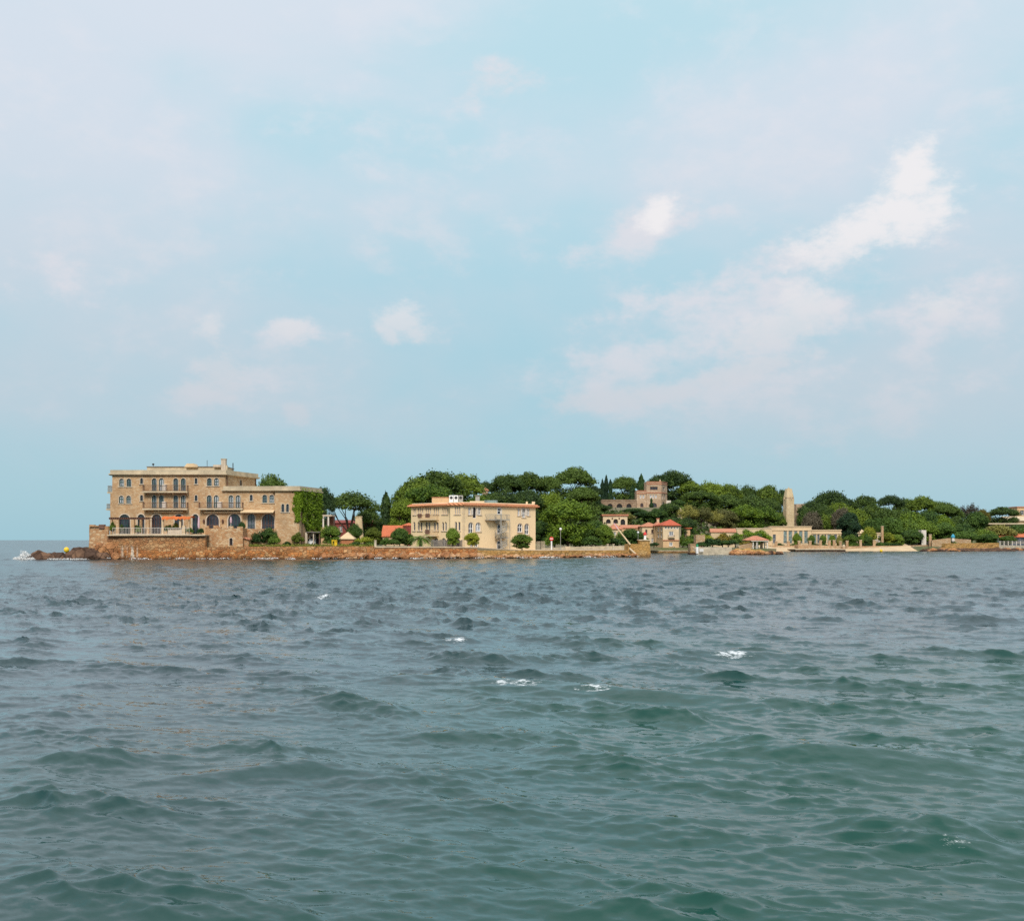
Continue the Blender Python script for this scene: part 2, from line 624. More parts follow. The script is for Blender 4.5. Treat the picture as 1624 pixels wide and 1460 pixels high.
# small wind ripples: they tilt the surface, drawn out along the crests
rc, rs = math.cos(WDIR), math.sin(WDIR)
pa = combine((wx * rc + wy * rs), (wy * rc - wx * rs) * 0.45, wz)
r1 = noise_tex(pa, 2.6, 3, 0.6)
r2 = noise_tex(pa, 11.0, 4, 0.7)
gust = smooth(E(noise_tex(p, 0.06, 3, 0.5).outputs['Fac']), 0.3, 0.7)
v1 = node('ShaderNodeVectorMath', operation='SUBTRACT')
E.nt.links.new(r1.outputs['Color'], v1.inputs[0]); v1.inputs[1].default_value = (0.5, 0.5, 0.5)
v2 = node('ShaderNodeVectorMath', operation='SUBTRACT')
E.nt.links.new(r2.outputs['Color'], v2.inputs[0]); v2.inputs[1].default_value = (0.5, 0.5, 0.5)
far = smooth(wy, 18.0, 130.0)
s1 = node('ShaderNodeVectorMath', operation='SCALE'); E.nt.links.new(v1.outputs[0], s1.inputs[0]); E.nt.links.new((0.14 + far * 0.36 + smooth(wy, 230.0, 600.0) * 0.9).s, s1.inputs['Scale'])
s2 = node('ShaderNodeVectorMath', operation='SCALE'); E.nt.links.new(v2.outputs[0], s2.inputs[0]); E.nt.links.new((0.20 + chp * 0.20 + far * 0.05).s, s2.inputs['Scale'])
ad = node('ShaderNodeVectorMath', operation='ADD'); E.nt.links.new(s1.outputs[0], ad.inputs[0]); E.nt.links.new(s2.outputs[0], ad.inputs[1])
fl = node('ShaderNodeVectorMath', operation='MULTIPLY'); E.nt.links.new(ad.outputs[0], fl.inputs[0]); fl.inputs[1].default_value = (1, 1, 0)
geo = node('ShaderNodeNewGeometry')
an_ = node('ShaderNodeVectorMath', operation='ADD'); E.nt.links.new(geo.outputs['Normal'], an_.inputs[0]); E.nt.links.new(fl.outputs[0], an_.inputs[1])
nn = node('ShaderNodeVectorMath', operation='NORMALIZE'); E.nt.links.new(an_.outputs[0], nn.inputs[0])
E.nt.links.new(nn.outputs[0], b.inputs['Normal'])
# body colour of the water: murky green, greener over the shallow sand near the shore we stand on
depth = E(noise_tex(p, 0.035, 3, 0.5).outputs['Fac'])
shal = smooth(depth + wx * 0.006 - wy * 0.010, 0.0, 0.5)
body = mix(shal, (0.012, 0.034, 0.040), (0.004, 0.052, 0.037))
fo = E(node('ShaderNodeAttribute', attribute_name='foam').outputs['Fac'])
fn = E(noise_tex(pa, 9.0, 6, 0.75).outputs['Fac'])
fn2 = E(noise_tex(p, 1.6, 4, 0.6).outputs['Fac'])
fmask = smooth(fo + (fn - 0.5) * 3.8 + (fn2 - 0.5) * 1.6 - (1 - smooth(fo, 0.0, 0.25)) * 3.0, 0.45, 1.15)
setin(b, 'Base Color', mix(fmask * 0.75, body, (0.80, 0.83, 0.86)))
setin(b, 'Roughness', 0.05 + fmask * 0.8 + far * 0.12)
setin(b, 'IOR', 1.33)
setin(b, 'Specular IOR Level', 0.5)
me.materials.append(m_sea)
sea = bpy.data.objects.new('sea', me)
COL.objects.link(sea)
tag(sea, kind='structure')


# ---------------------------------------------------------------- surface materials
M = {}
M['hotel_stone'] = stone('hotel_stone', [(0.54, 0.35, 0.19), (0.45, 0.265, 0.135), (0.58, 0.42, 0.26), (0.54, 0.40, 0.26)], 2.6, 0.22, 1.7, 0.35)
M['terrace_stone'] = stone('terrace_stone', [(0.54, 0.32, 0.16), (0.43, 0.21, 0.095), (0.60, 0.42, 0.25), (0.48, 0.33, 0.2)], 2.0, 0.3, 1.5, 0.6)
M['sea_wall'] = stone('sea_wall_stone', [(0.54, 0.225, 0.07), (0.36, 0.125, 0.04), (0.58, 0.33, 0.15), (0.38, 0.20, 0.09)], 1.5, 0.45, 1.5, 1.2,
                      stain=[(0.95, -0.2, (0.10, 0.048, 0.022), 0.85), (1.2, 2.0, (0.37, 0.23, 0.12), 0.35), (2.9, 4.0, (0.13, 0.09, 0.06), 0.5)])
M['limed_wall'] = stone('limed_wall_stone', [(0.54, 0.225, 0.07), (0.36, 0.125, 0.04), (0.58, 0.33, 0.15), (0.38, 0.20, 0.09)], 1.5, 0.45, 1.5, 1.2,
                      stain=[(0.95, -0.2, (0.10, 0.048, 0.022), 0.85), (1.2, 2.0, (0.37, 0.23, 0.12), 0.35), (2.9, 4.0, (0.13, 0.09, 0.06), 0.5)], lime=(X(191, 212.4), X(219, 212.4), Z(884, 212.4), Z(863, 212.4)))
M['quay_stone'] = stone('quay_stone', [(0.50, 0.285, 0.10), (0.40, 0.21, 0.07), (0.56, 0.36, 0.17), (0.40, 0.25, 0.11)], 1.6, 0.4, 1.6, 1.0,
                        stain=[(0.75, -0.1, (0.12, 0.065, 0.028), 0.8), (0.5, 1.1, (0.46, 0.26, 0.075), 0.5)])
M['garden_stone'] = stone('garden_stone', [(0.50, 0.33, 0.19), (0.42, 0.25, 0.13), (0.55, 0.41, 0.27), (0.44, 0.32, 0.21)], 2.2, 0.35, 1.6, 0.6)
M['arcade_stone'] = stone('arcade_stone', [(0.34, 0.23, 0.15), (0.27, 0.17, 0.11), (0.40, 0.29, 0.2), (0.32, 0.24, 0.17)], 2.2, 0.3, 1.6, 0.5)
M['villa_stone'] = stone('villa_stone', [(0.52, 0.365, 0.24), (0.43, 0.285, 0.185), (0.58, 0.43, 0.30), (0.48, 0.36, 0.26)], 2.2, 0.25, 1.6, 0.4)
M['tower_stone'] = stone('tower_stone', [(0.66, 0.50, 0.30), (0.60, 0.44, 0.25), (0.70, 0.55, 0.36), (0.60, 0.46, 0.29)], 2.4, 0.15, 1.3, 0.4)
M['rock'] = stone('rock', [(0.46, 0.22, 0.09), (0.33, 0.14, 0.06), (0.55, 0.33, 0.18), (0.26, 0.12, 0.055)], 0.8, 0.25, 1.0, 1.4,
                  stain=[(0.55, -0.25, (0.075, 0.042, 0.026), 0.9)])
M['dark_rock'] = stone('dark_rock', [(0.12, 0.065, 0.04), (0.08, 0.045, 0.03), (0.18, 0.10, 0.06), (0.065, 0.038, 0.027)], 0.7, 0.3, 1.0, 1.6,
                       stain=[(0.5, -0.2, (0.045, 0.028, 0.02), 0.9)])
M['cornice'] = plain('cornice_plaster', (0.50, 0.40, 0.27), 0.85, 0.12, 0.5)
M['trim_stone'] = plain('trim_stone', (0.52, 0.42, 0.32), 0.85, 0.10, 1.5)
M['cream'] = plain('cream_plaster', (0.78, 0.58, 0.35), 0.85, 0.03, 0.25)
M['cream_pale'] = plain('pale_cream_plaster', (0.66, 0.50, 0.32), 0.85, 0.07, 0.3)
M['peach'] = plain('peach_plaster', (0.62, 0.40, 0.22), 0.85, 0.07, 0.4)
M['sand_plaster'] = plain('sand_plaster', (0.60, 0.44, 0.27), 0.85, 0.07, 0.4)
M['coping'] = plain('coping_stone', (0.55, 0.43, 0.29), 0.85, 0.12, 1.2)
M['concrete'] = plain('mole_concrete', (0.47, 0.39, 0.28), 0.85, 0.15, 0.8)
M['white'] = plain('white_paint', (0.78, 0.76, 0.74), 0.5, 0.04, 1.0)
M['offwhite'] = plain('off_white_paint', (0.66, 0.58, 0.50), 0.6, 0.06, 1.0)
M['teal'] = plain('teal_paint', (0.018, 0.075, 0.068), 0.5, 0.15, 2.0)
M['dark_wood'] = plain('dark_wood', (0.12, 0.055, 0.035), 0.7, 0.2, 2.0)
M['grey_wood'] = plain('grey_wood', (0.17, 0.145, 0.13), 0.8, 0.2, 2.0)
M['rust_iron'] = plain('rusty_iron', (0.17, 0.085, 0.055), 0.7, 0.2, 2.0)
M['grey_metal'] = plain('grey_metal', (0.38, 0.36, 0.32), 0.5, 0.08, 1.0, 0.3)
M['black_metal'] = plain('black_metal', (0.03, 0.03, 0.03), 0.5, 0.1, 1.0)
M['orange_cloth'] = plain('orange_awning_cloth', (0.62, 0.15, 0.035), 0.8, 0.1, 1.0)
M['beige_cloth'] = plain('beige_awning_cloth', (0.66, 0.48, 0.29), 0.8, 0.05, 1.0)
M['pink_cloth'] = plain('pink_parasol_cloth', (0.62, 0.40, 0.44), 0.8, 0.05, 1.0)
M['red_paint'] = plain('red_paint', (0.58, 0.03, 0.025), 0.5, 0.05, 1.0)
M['green_paint'] = plain('green_paint', (0.012, 0.24, 0.10), 0.5, 0.05, 1.0)
M['yellow_plastic'] = plain('yellow_plastic', (0.82, 0.52, 0.02), 0.45, 0.04, 1.0)
M['dark_red'] = plain('dark_red_plaster', (0.20, 0.045, 0.035), 0.85, 0.15, 0.8)
M['brick_orange'] = plain('orange_brick_wall', (0.44, 0.17, 0.075), 0.85, 0.12, 1.0)
M['shade_black'] = plain('opening_shade_colour', (0.022, 0.020, 0.022), 0.9, 0.1, 1.0)  # near-black colour standing in for the shade inside openings
M['trunk'] = plain('bark', (0.085, 0.058, 0.042), 0.95, 0.25, 3.0)
M['sand'] = plain('beach_sand', (0.55, 0.40, 0.245), 0.95, 0.10, 0.5)
M['earth'] = plain('earth', (0.17, 0.13, 0.075), 0.95, 0.25, 0.3)
M['paving'] = plain('terrace_paving', (0.46, 0.35, 0.25), 0.9, 0.12, 0.8)
M['car_white'] = plain('white_car_paint', (0.80, 0.80, 0.80), 0.25, 0.01, 1.0, 0.0, 0.6)
M['car_dark'] = plain('dark_car_paint', (0.035, 0.045, 0.05), 0.25, 0.01, 1.0, 0.0, 0.6)
M['rubber'] = plain('rubber', (0.02, 0.02, 0.02), 0.9, 0.05, 1.0)
M['blue_cloth'] = plain('blue_cloth', (0.05, 0.30, 0.45), 0.8, 0.05, 1.0)


def glass(name, col, rough=0.12):
    m, b = material(name)
    p = world_pos()
    n = E(noise_tex(p, 1.1, 2).outputs['Fac'])
    setin(b, 'Base Color', mix(smooth(n, 0.35, 0.65), tuple(c * 0.7 for c in col), tuple(c * 1.3 for c in col)))
    setin(b, 'Roughness', rough)
    setin(b, 'Specular IOR Level', 0.6)
    return m


M['glass_dark'] = glass('dark_window_glass', (0.030, 0.030, 0.040))
M['glass_grey'] = glass('grey_window_glass', (0.11, 0.12, 0.14))
M['glass_curtain'] = glass('curtained_window_glass', (0.36, 0.36, 0.38), 0.3)
M['glass_green'] = glass('greenish_window_glass', (0.17, 0.22, 0.21), 0.15)


def tiles(name, c1, c2):
    """clay roof tiles: rows of half-round tiles down the slope"""
    m, b = material(name)
    p = world_pos()
    w = node('ShaderNodeTexWave', wave_type='BANDS', bands_direction='DIAGONAL', i_Scale=1.6, i_Distortion=0.6, i_Detail=1.0)
    E.nt.links.new(p.s, w.inputs[0])
    vo = node('ShaderNodeTexVoronoi', i_Scale=3.0)
    E.nt.links.new(p.s, vo.inputs[0])
    sp = node('ShaderNodeSeparateColor')
    E.nt.links.new(vo.outputs['Color'], sp.inputs[0])
    n = E(noise_tex(p, 0.9, 4).outputs['Fac'])
    c = mix(E(sp.outputs[0]) * 0.6 + n * 0.4, c1, c2)
    c = mix(smooth(n, 0.55, 0.8) * 0.4, c, (0.22, 0.12, 0.08))
    setin(b, 'Base Color', c)
    setin(b, 'Roughness', 0.9)
    bump(b, E(w.outputs['Fac']), 0.8, 0.12)
    return m


M['tile_orange'] = tiles('orange_roof_tiles', (0.66, 0.18, 0.075), (0.52, 0.13, 0.055))
M['tile_eave'] = tiles('pale_salmon_eave_tiles', (0.78, 0.36, 0.19), (0.70, 0.29, 0.14))
M['tile_salmon'] = tiles('salmon_roof_tiles', (0.60, 0.26, 0.15), (0.48, 0.18, 0.10))
M['tile_red'] = tiles('red_roof_tiles', (0.58, 0.12, 0.055), (0.45, 0.085, 0.04))


def foliage(name, dark, light, accent, scale=0.55):
    m, b = material(name)
    oi = node('ShaderNodeObjectInfo')
    p = world_pos()
    n1 = E(noise_tex(p, scale, 4, 0.6).outputs['Fac'])
    n2 = E(noise_tex(p, 4.5, 2, 0.6).outputs['Fac'])
    rnd = E(oi.outputs['Random'])
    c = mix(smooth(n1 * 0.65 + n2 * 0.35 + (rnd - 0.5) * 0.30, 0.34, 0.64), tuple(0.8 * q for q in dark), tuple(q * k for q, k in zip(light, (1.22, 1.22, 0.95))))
    c = mix(smooth(n2, 0.60, 0.80) * 0.5, c, accent)
    setin(b, 'Base Color', c)
    setin(b, 'Roughness', 0.65)
    setin(b, 'Specular IOR Level', 0.25)
    # thin leaves let some light through
    t = E.nt.nodes.new('ShaderNodeBsdfTranslucent')
    E.nt.links.new(c.s, t.inputs[0])
    mx = E.nt.nodes.new('ShaderNodeMixShader')
    mx.inputs[0].default_value = 0.22
    E.nt.links.new(b.outputs[0], mx.inputs[1])
    E.nt.links.new(t.outputs[0], mx.inputs[2])
    out = [n for n in E.nt.nodes if n.type == 'OUTPUT_MATERIAL'][0]
    E.nt.links.new(mx.outputs[0], out.inputs[0])
    return m


M['pine'] = foliage('pine_needles', (0.058, 0.104, 0.019), (0.137, 0.189, 0.023), (0.195, 0.220, 0.032))
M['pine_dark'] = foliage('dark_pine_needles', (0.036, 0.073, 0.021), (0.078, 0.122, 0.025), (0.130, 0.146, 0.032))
M['pine_bright'] = foliage('bright_pine_needles', (0.055, 0.115, 0.014), (0.125, 0.185, 0.018), (0.19, 0.23, 0.03))
M['cypress'] = foliage('cypress_leaves', (0.018, 0.049, 0.023), (0.036, 0.076, 0.027), (0.065, 0.098, 0.032))
M['shrub'] = foliage('shrub_leaves', (0.065, 0.128, 0.021), (0.137, 0.201, 0.029), (0.208, 0.232, 0.042))
M['shrub_dark'] = foliage('dark_shrub_leaves', (0.036, 0.085, 0.021), (0.078, 0.134, 0.027), (0.117, 0.159, 0.032))
M['shrub_yellow'] = foliage('yellow_green_leaves', (0.13, 0.17, 0.020), (0.23, 0.25, 0.028), (0.34, 0.30, 0.04))
M['olive'] = foliage('olive_leaves', (0.137, 0.140, 0.042), (0.247, 0.226, 0.068), (0.299, 0.244, 0.095))
M['purple'] = foliage('purple_brown_leaves', (0.062, 0.056, 0.046), (0.095, 0.080, 0.065), (0.13, 0.10, 0.07))
M['autumn'] = foliage('rusty_leaves', (0.13, 0.12, 0.025), (0.24, 0.18, 0.03), (0.36, 0.20, 0.03))
M['ivy'] = foliage('ivy_leaves', (0.065, 0.134, 0.011), (0.150, 0.226, 0.017), (0.286, 0.244, 0.021))
M['magenta'] = foliage('bougainvillea_flowers', (0.169, 0.018, 0.063), (0.312, 0.037, 0.116), (0.364, 0.061, 0.158))
M['grass'] = foliage('lawn_grass', (0.098, 0.128, 0.026), (0.195, 0.207, 0.042), (0.260, 0.244, 0.063))


# ---------------------------------------------------------------- terrain: land behind a coast line, a wooded hill in the middle
COAST = [(-76.2, 214.5), (-54, 214.5), (-43, 214), (-12.8, 218.5), (4.5, 227.0), (24, 243), (26.4, 242.5), (27.2, 312), (50, 312.5), (50.6, 279), (62, 281), (64, 300),
         (80, 353), (98, 353), (101, 366), (124, 366), (126, 366), (150, 382), (176, 420), (300, 440)]
HILL = [(-90, 0), (-52, 0.0), (-44, 1.0), (-34, 6), (-20, 10.5), (20, 12.5), (50, 13.0), (80, 9.5), (105, 7.5), (145, 6.5), (175, 8), (300, 10)]


def interp(tab, x):
    if x <= tab[0][0]:
        return tab[0][1]
    for (a, b), (c, d) in zip(tab, tab[1:]):
        if x <= c:
            return b + (d - b) * (x - a) / (c - a)
    return tab[-1][1]


def coast(x):
    return interp(COAST, x)


def sstep(t):
    t = min(1, max(0, t))
    return t * t * (3 - 2 * t)


def gz(x, y):
    base = 2.15 if x < -10 else (1.35 if x > 2 else 2.15 - 0.8 * (x + 10) / 12)
    s0 = interp([(-60, 270), (0, 285), (30, 318), (55, 322), (90, 385), (200, 425)], x)
    s1 = interp([(-60, 370), (0, 385), (50, 400), (90, 440), (200, 480)], x)
    z = base + interp(HILL, x * 400.0 / max(y, 200)) * sstep((y - s0) / (s1 - s0))
    if 66 < x < 125:                                   # the beach shelves into the water
        z = min(z, -0.6 + (y - coast(x)) * 0.085)
    z += 0.25 * mnoise.noise((x * 0.06, y * 0.06, 0.3)) * sstep((y - s0) / 30)
    return z


xs = sorted(set([round(-76.2 + 1.5 * i, 3) for i in range(252)] + [c[0] for c in COAST]))
rows = [0, 0.004, 0.01] + [0.02 + 0.98 * (i / 70.0) ** 1.5 for i in range(71)]
gb = MB()
for x in xs:
    c0 = coast(x)
    gb.v.append((x, c0, -2.0))
    for t in rows:
        y = c0 + t * (760 - c0)
        gb.v.append((x, y, gz(x, y)))
nr = len(rows) + 1
for i in range(len(xs) - 1):
    for j in range(nr - 1):
        gb.f.append((i * nr + j, (i + 1) * nr + j, (i + 1) * nr + j + 1, i * nr + j + 1))
m_ground, b = material('island_ground')
p = world_pos()
n1 = E(noise_tex(p, 0.08, 4).outputs['Fac'])
n2 = E(noise_tex(p, 1.2, 4).outputs['Fac'])
c = mix(smooth(n1, 0.4, 0.6), (0.15, 0.12, 0.07), (0.085, 0.10, 0.035))
c = mix(smooth(n2, 0.5, 0.75) * 0.6, c, (0.20, 0.16, 0.10))
setin(b, 'Base Color', c)
setin(b, 'Roughness', 0.95)
ground = gb.build('ground', m_ground, smooth=True)
tag(ground, kind='structure')

# the beach: a sheet of pale sand over the shelving shore
sb = MB()
bx = [x for x in xs if 63.5 <= x <= 126.5]
for x in bx:
    for j in range(14):
        y = coast(x) - 3 + j * 1.9
        z = -0.42 + max(0, (y - coast(x))) * (0.105 if x < 99 else 0.085 + 0.045 * (x - 99) / 26) - (0.25 if j == 0 else 0) + 0.05 * mnoise.noise((x * 0.4, y * 0.4, 0))
        sb.v.append((x, y, min(z + 0.05, 2.5)))
for i in range(len(bx) - 1):
    for j in range(13):
        sb.f.append((i * 14 + j, (i + 1) * 14 + j, (i + 1) * 14 + j + 1, i * 14 + j + 1))
beach = sb.build('beach', M['sand'], smooth=True)
tag(beach, kind='structure')


# the pale road along the pier
rb_ = MB()
rx = [-13 + i * 1.0 for i in range(40)]
for x in rx:
    for j in range(8):
        y = coast(x) + 0.9 + j * 3.2
        rb_.v.append((x, y, gz(x, y) + 0.03 + 0.012 * mnoise.noise((x, y, 0))))
for i in range(len(rx) - 1):
    for j in range(7):
        rb_.f.append((i * 8 + j, (i + 1) * 8 + j, (i + 1) * 8 + j + 1, i * 8 + j + 1))
tag(rb_.build('road', M['paving']), kind='structure')


# ---------------------------------------------------------------- walls along the shore
def rubble_wall(name, path, label, cat, mat, thick=1.0, rough=0.18, z0=-1.6, coping=None, cope_over=0.12, cope_h=0.22, batter=0.1, group=None):
    """path: list of (x, y, top z), left to right as seen from the sea; the front face is uneven masonry"""
    pts = []
    for (a, b_) in zip(path, path[1:]):
        d = math.hypot(b_[0] - a[0], b_[1] - a[1])
        n = max(1, int(d / 0.7))
        for i in range(n):
            t = i / n
            pts.append(tuple(a[k] + (b_[k] - a[k]) * t for k in range(3)))
    pts.append(path[-1])
    root = thing(name, (path[0][0], path[0][1], 0), label, cat, group)
    nv = 7
    w = MB()
    front, topback = [], []
    for i, p in enumerate(pts):
        a, b_ = pts[max(0, i - 1)], pts[min(len(pts) - 1, i + 1)]
        d = Vector((b_[0] - a[0], b_[1] - a[1], 0)).normalized()
        n = Vector((d.y, -d.x, 0))
        for j in range(nv + 1):
            t = j / nv
            z = z0 + (p[2] - z0) * t
            k = rough * (mnoise.noise((p[0] * 0.9, p[1] * 0.9, z * 1.3)) + 0.5 * mnoise.noise((p[0] * 2.7, p[1] * 2.7, z * 3))) + batter * (1 - t) * 2
            if j == nv:
                k *= 0.3
            zz = z + (rough * 0.25 * mnoise.noise((p[0] * 1.1, 7.0, p[1])) if j == nv else 0)
            w.v.append((p[0] + n.x * k, p[1] + n.y * k, zz))
        w.v.append((p[0] - n.x * thick, p[1] - n.y * thick, p[2]))
        w.v.append((p[0] - n.x * thick, p[1] - n.y * thick, z0))
    st = nv + 3
    for i in range(len(pts) - 1):
        for j in range(st - 1):
            w.f.append((i * st + j, (i + 1) * st + j, (i + 1) * st + j + 1, i * st + j + 1))
    for e in (0, len(pts) - 1):
        ring = tuple(e * st + j for j in range(st))
        w.f.append(ring if e == 0 else ring[::-1])
    w.build('masonry', mat, root)
    if coping:
        c = MB()
        for a, b_ in zip(path, path[1:]):
            d = Vector((b_[0] - a[0], b_[1] - a[1], 0)).normalized()
            n = Vector((d.y, -d.x, 0))
            q = [Vector((a[0], a[1], a[2])) + n * cope_over, Vector((b_[0], b_[1], b_[2])) + n * cope_over,
                 Vector((b_[0], b_[1], b_[2])) - n * (thick + cope_over), Vector((a[0], a[1], a[2])) - n * (thick + cope_over)]
            lo = [v + Vector((0, 0, 0.004)) for v in q]
            hi = [v + Vector((0, 0, cope_h)) for v in q]
            c.hexa(lo, hi)
        c.build('coping', coping, root)
    return root


def px_path(pts):
    return [(X(px, Y), Y, Z(py, Y)) for px, py, Y in pts]


rubble_wall('terrace_wall', px_path([(170, 849.5, 213.0), (240, 849.5, 212.6), (326, 849.5, 212.8)]),
            'tall rust-orange stone wall with white lime streaks carrying the hotel terrace', 'retaining wall', M['limed_wall'], thick=1.0, rough=0.22, batter=0.18)
rubble_wall('corner_wall', px_path([(141.5, 833.5, 216.0), (142, 833.5, 213.4), (171, 834, 213.2)]),
            'pale stone corner wall with a notched parapet above the dark rocks', 'stone wall', M['terrace_stone'], thick=0.8, rough=0.12, batter=0.05)
rubble_wall('sea_wall', px_path([(325.4, 867, 212.9), (430, 866.5, 213.6), (520, 866, 214.8), (594, 866, 216.2)]),
            'long low orange rubble sea wall below the stone hotel\'s garden', 'sea wall', M['sea_wall'], thick=1.0, rough=0.22)
rubble_wall('sea_wall', px_path([(594.4, 868.2, 216.1), (660, 868.2, 217.2), (757, 868.6, 220.3)]),
            'orange rubble sea wall topped by a pale coping, before the cream building', 'sea wall', M['sea_wall'], thick=0.9, rough=0.16, coping=M['coping'])
rubble_wall('sea_wall', px_path([(757.3, 872.4, 220.4), (850, 872.6, 225.5), (930, 872.3, 234), (998, 872, 240.5), (1001, 872, 240.8)]),
            'mossy ochre pier wall with boulders at its foot, beside the pier head', 'sea wall', M['quay_stone'], thick=1.2, rough=0.14)

# terrace slab with a projecting edge
tr = thing('terrace', (X(250, 213), 213, 4), 'paved seaside terrace with pale projecting ledge before the stone hotel', 'terrace')
t = MB()
t.box(X(169.5, 212.3), X(325.5, 212.3), 212.25, 222.3, Z(849.3, 212.5), Z(847.3, 212.5))
t.build('ledge', M['coping'], tr)
t = MB()
t.box(X(171, 214), X(438, 222) - 0.3, 222.4, 226, 1.0, 4.2)
t.build('foundation', M['terrace_stone'], tr)
TZ = Z(847.3, 212.5)
# corner parapet blocks (merlons)
for px0, px1, y0, y1 in ((142.5, 150, 831.8, 834), (150.5, 157, 833, 834), (157.5, 166, 831.5, 837)):
    mb = MB()
    mb.box(X(px0, 213.3), X(px1, 213.3), 213.0, 213.9, Z(y1 + 1, 213.3), Z(y0, 213.3))
    o = mb.build('parapet_block', M['terrace_stone'] if px0 < 157 else M['rust_iron'], tr)

# bastion below the hotel's eastern arches
bs = thing('bastion', (X(355, 216), 216, 2.2), 'pale stone bastion with a small arched doorway on the sea wall', 'bastion')
BAST_Y = 215.2


# ---------------------------------------------------------------- facades with real openings
class Face:
    """a vertical wall plane, p0 left and p1 right as seen from outside"""

    def __init__(s, p0, p1):
        s.p0 = Vector((p0[0], p0[1], 0))
        s.p1 = Vector((p1[0], p1[1], 0))
        s.len = (s.p1 - s.p0).length
        s.e = (s.p1 - s.p0) / s.len
        s.n = Vector((s.e.y, -s.e.x, 0))

    def u(s, px):
        k = (px - CX) / F
        return (k * s.p0.y - s.p0.x) / (s.e.x - k * s.e.y)

    def z(s, py, u):
        return Z(py, s.p0.y + u * s.e.y)

    def pt(s, u, z, d=0.0):
        q = s.p0 + s.e * u + s.n * d
        return Vector((q.x, q.y, z))

    def opening(s, px, wpx, y0, y1, arch='round'):
        u0, u1 = s.u(px - wpx / 2), s.u(px + wpx / 2)
        uc = (u0 + u1) / 2
        return dict(u=uc, w=u1 - u0, z0=s.z(y1, uc), z1=s.z(y0, uc), arch=arch)


def outline(o, g=0.0, gb=0.0, n=9):
    """(u, z) outline of an opening grown by g at sides and top, gb at the bottom; counter-clockwise"""
    hw = o['w'] / 2 + g
    u, z0, z1 = o['u'], o['z0'] - gb, o['z1'] + g
    if o['arch'] == 'flat':
        return [(u - hw, z0), (u + hw, z0), (u + hw, z1), (u - hw, z1)]
    rise = hw if o['arch'] == 'round' else (hw * 1.5 if o['arch'] == 'pointed' else hw * 0.35)
    rise = min(rise, (z1 - z0) * 0.8)
    zs = z1 - rise
    pts = [(u - hw, z0), (u + hw, z0)]
    for k in range(n + 1):
        a = math.pi * k / n
        if o['arch'] == 'pointed':
            t = abs(math.cos(a))
            pts.append((u + hw * math.cos(a), zs + rise * (1 - t ** 1.8) ** 0.62))
        else:
            pts.append((u + hw * math.cos(a), zs + rise * math.sin(a)))
    return pts


def inside(x, y, poly):
    r_ = False
    for (x0, y0), (x1, y1) in zip(poly, poly[1:] + poly[:1]):
        if (y0 > y) != (y1 > y) and x < (x1 - x0) * (y - y0) / (y1 - y0) + x0:
            r_ = not r_
    return r_


def wall_mesh(mb, face, u0, u1, z0, z1, ops=(), depth=0.28, d=0.0):
    outer = [(u0, z0), (u1, z0), (u1, z1), (u0, z1)]
    loops = [outer] + [outline(o) for o in ops]
    flat = [p for l in loops for p in l]
    edges, k = [], 0
    for l in loops:
        edges += [(k + i, k + (i + 1) % len(l)) for i in range(len(l))]
        k += len(l)
    cv, _, tris = delaunay_2d_cdt([Vector(p) for p in flat], edges, [], 1, 1e-5)[:3]
    vs = [face.pt(p[0], p[1], d) for p in cv]
    fs = []
    for t in tris:
        cu, cz = sum(cv[i][0] for i in t) / 3, sum(cv[i][1] for i in t) / 3
        if any(inside(cu, cz, l) for l in loops[1:]):
            continue
        a, b_, c = (vs[i] for i in t)
        nrm = (b_ - a).cross(c - a)
        fs.append(tuple(t) if nrm.dot(face.n) > 0 else tuple(t)[::-1])
    mb.add(vs, fs)
    for o in ops:
        l = outline(o)
        n = len(l)
        mb.add([face.pt(p[0], p[1], d) for p in l] + [face.pt(p[0], p[1], d - depth) for p in l],
               [(i, n + i, n + (i + 1) % n, (i + 1) % n) for i in range(n)])


def fbox(mb, face, u0, u1, z0, z1, d0, d1):
    b_ = [face.pt(u0, z0, d1), face.pt(u1, z0, d1), face.pt(u1, z0, d0), face.pt(u0, z0, d0)]
    t = [face.pt(u0, z1, d1), face.pt(u1, z1, d1), face.pt(u1, z1, d0), face.pt(u0, z1, d0)]
    mb.hexa(b_, t)


def ring(mb, face, a, b_, d0, d1):
    """solid band between outlines a (outer) and b_ (inner) of equal length, from depth d0 (back) to d1 (front)"""
    n = len(a)
    vs = [face.pt(p[0], p[1], d1) for p in a] + [face.pt(p[0], p[1], d1) for p in b_] + \
         [face.pt(p[0], p[1], d0) for p in a] + [face.pt(p[0], p[1], d0) for p in b_]
    fs = []
    for i in range(n):
        j = (i + 1) % n
        fs += [(i, j, n + j, n + i), (n + i, n + j, 3 * n + j, 3 * n + i), (2 * n + j, 2 * n + i, i, j)[::-1]]
    mb.add(vs, fs)


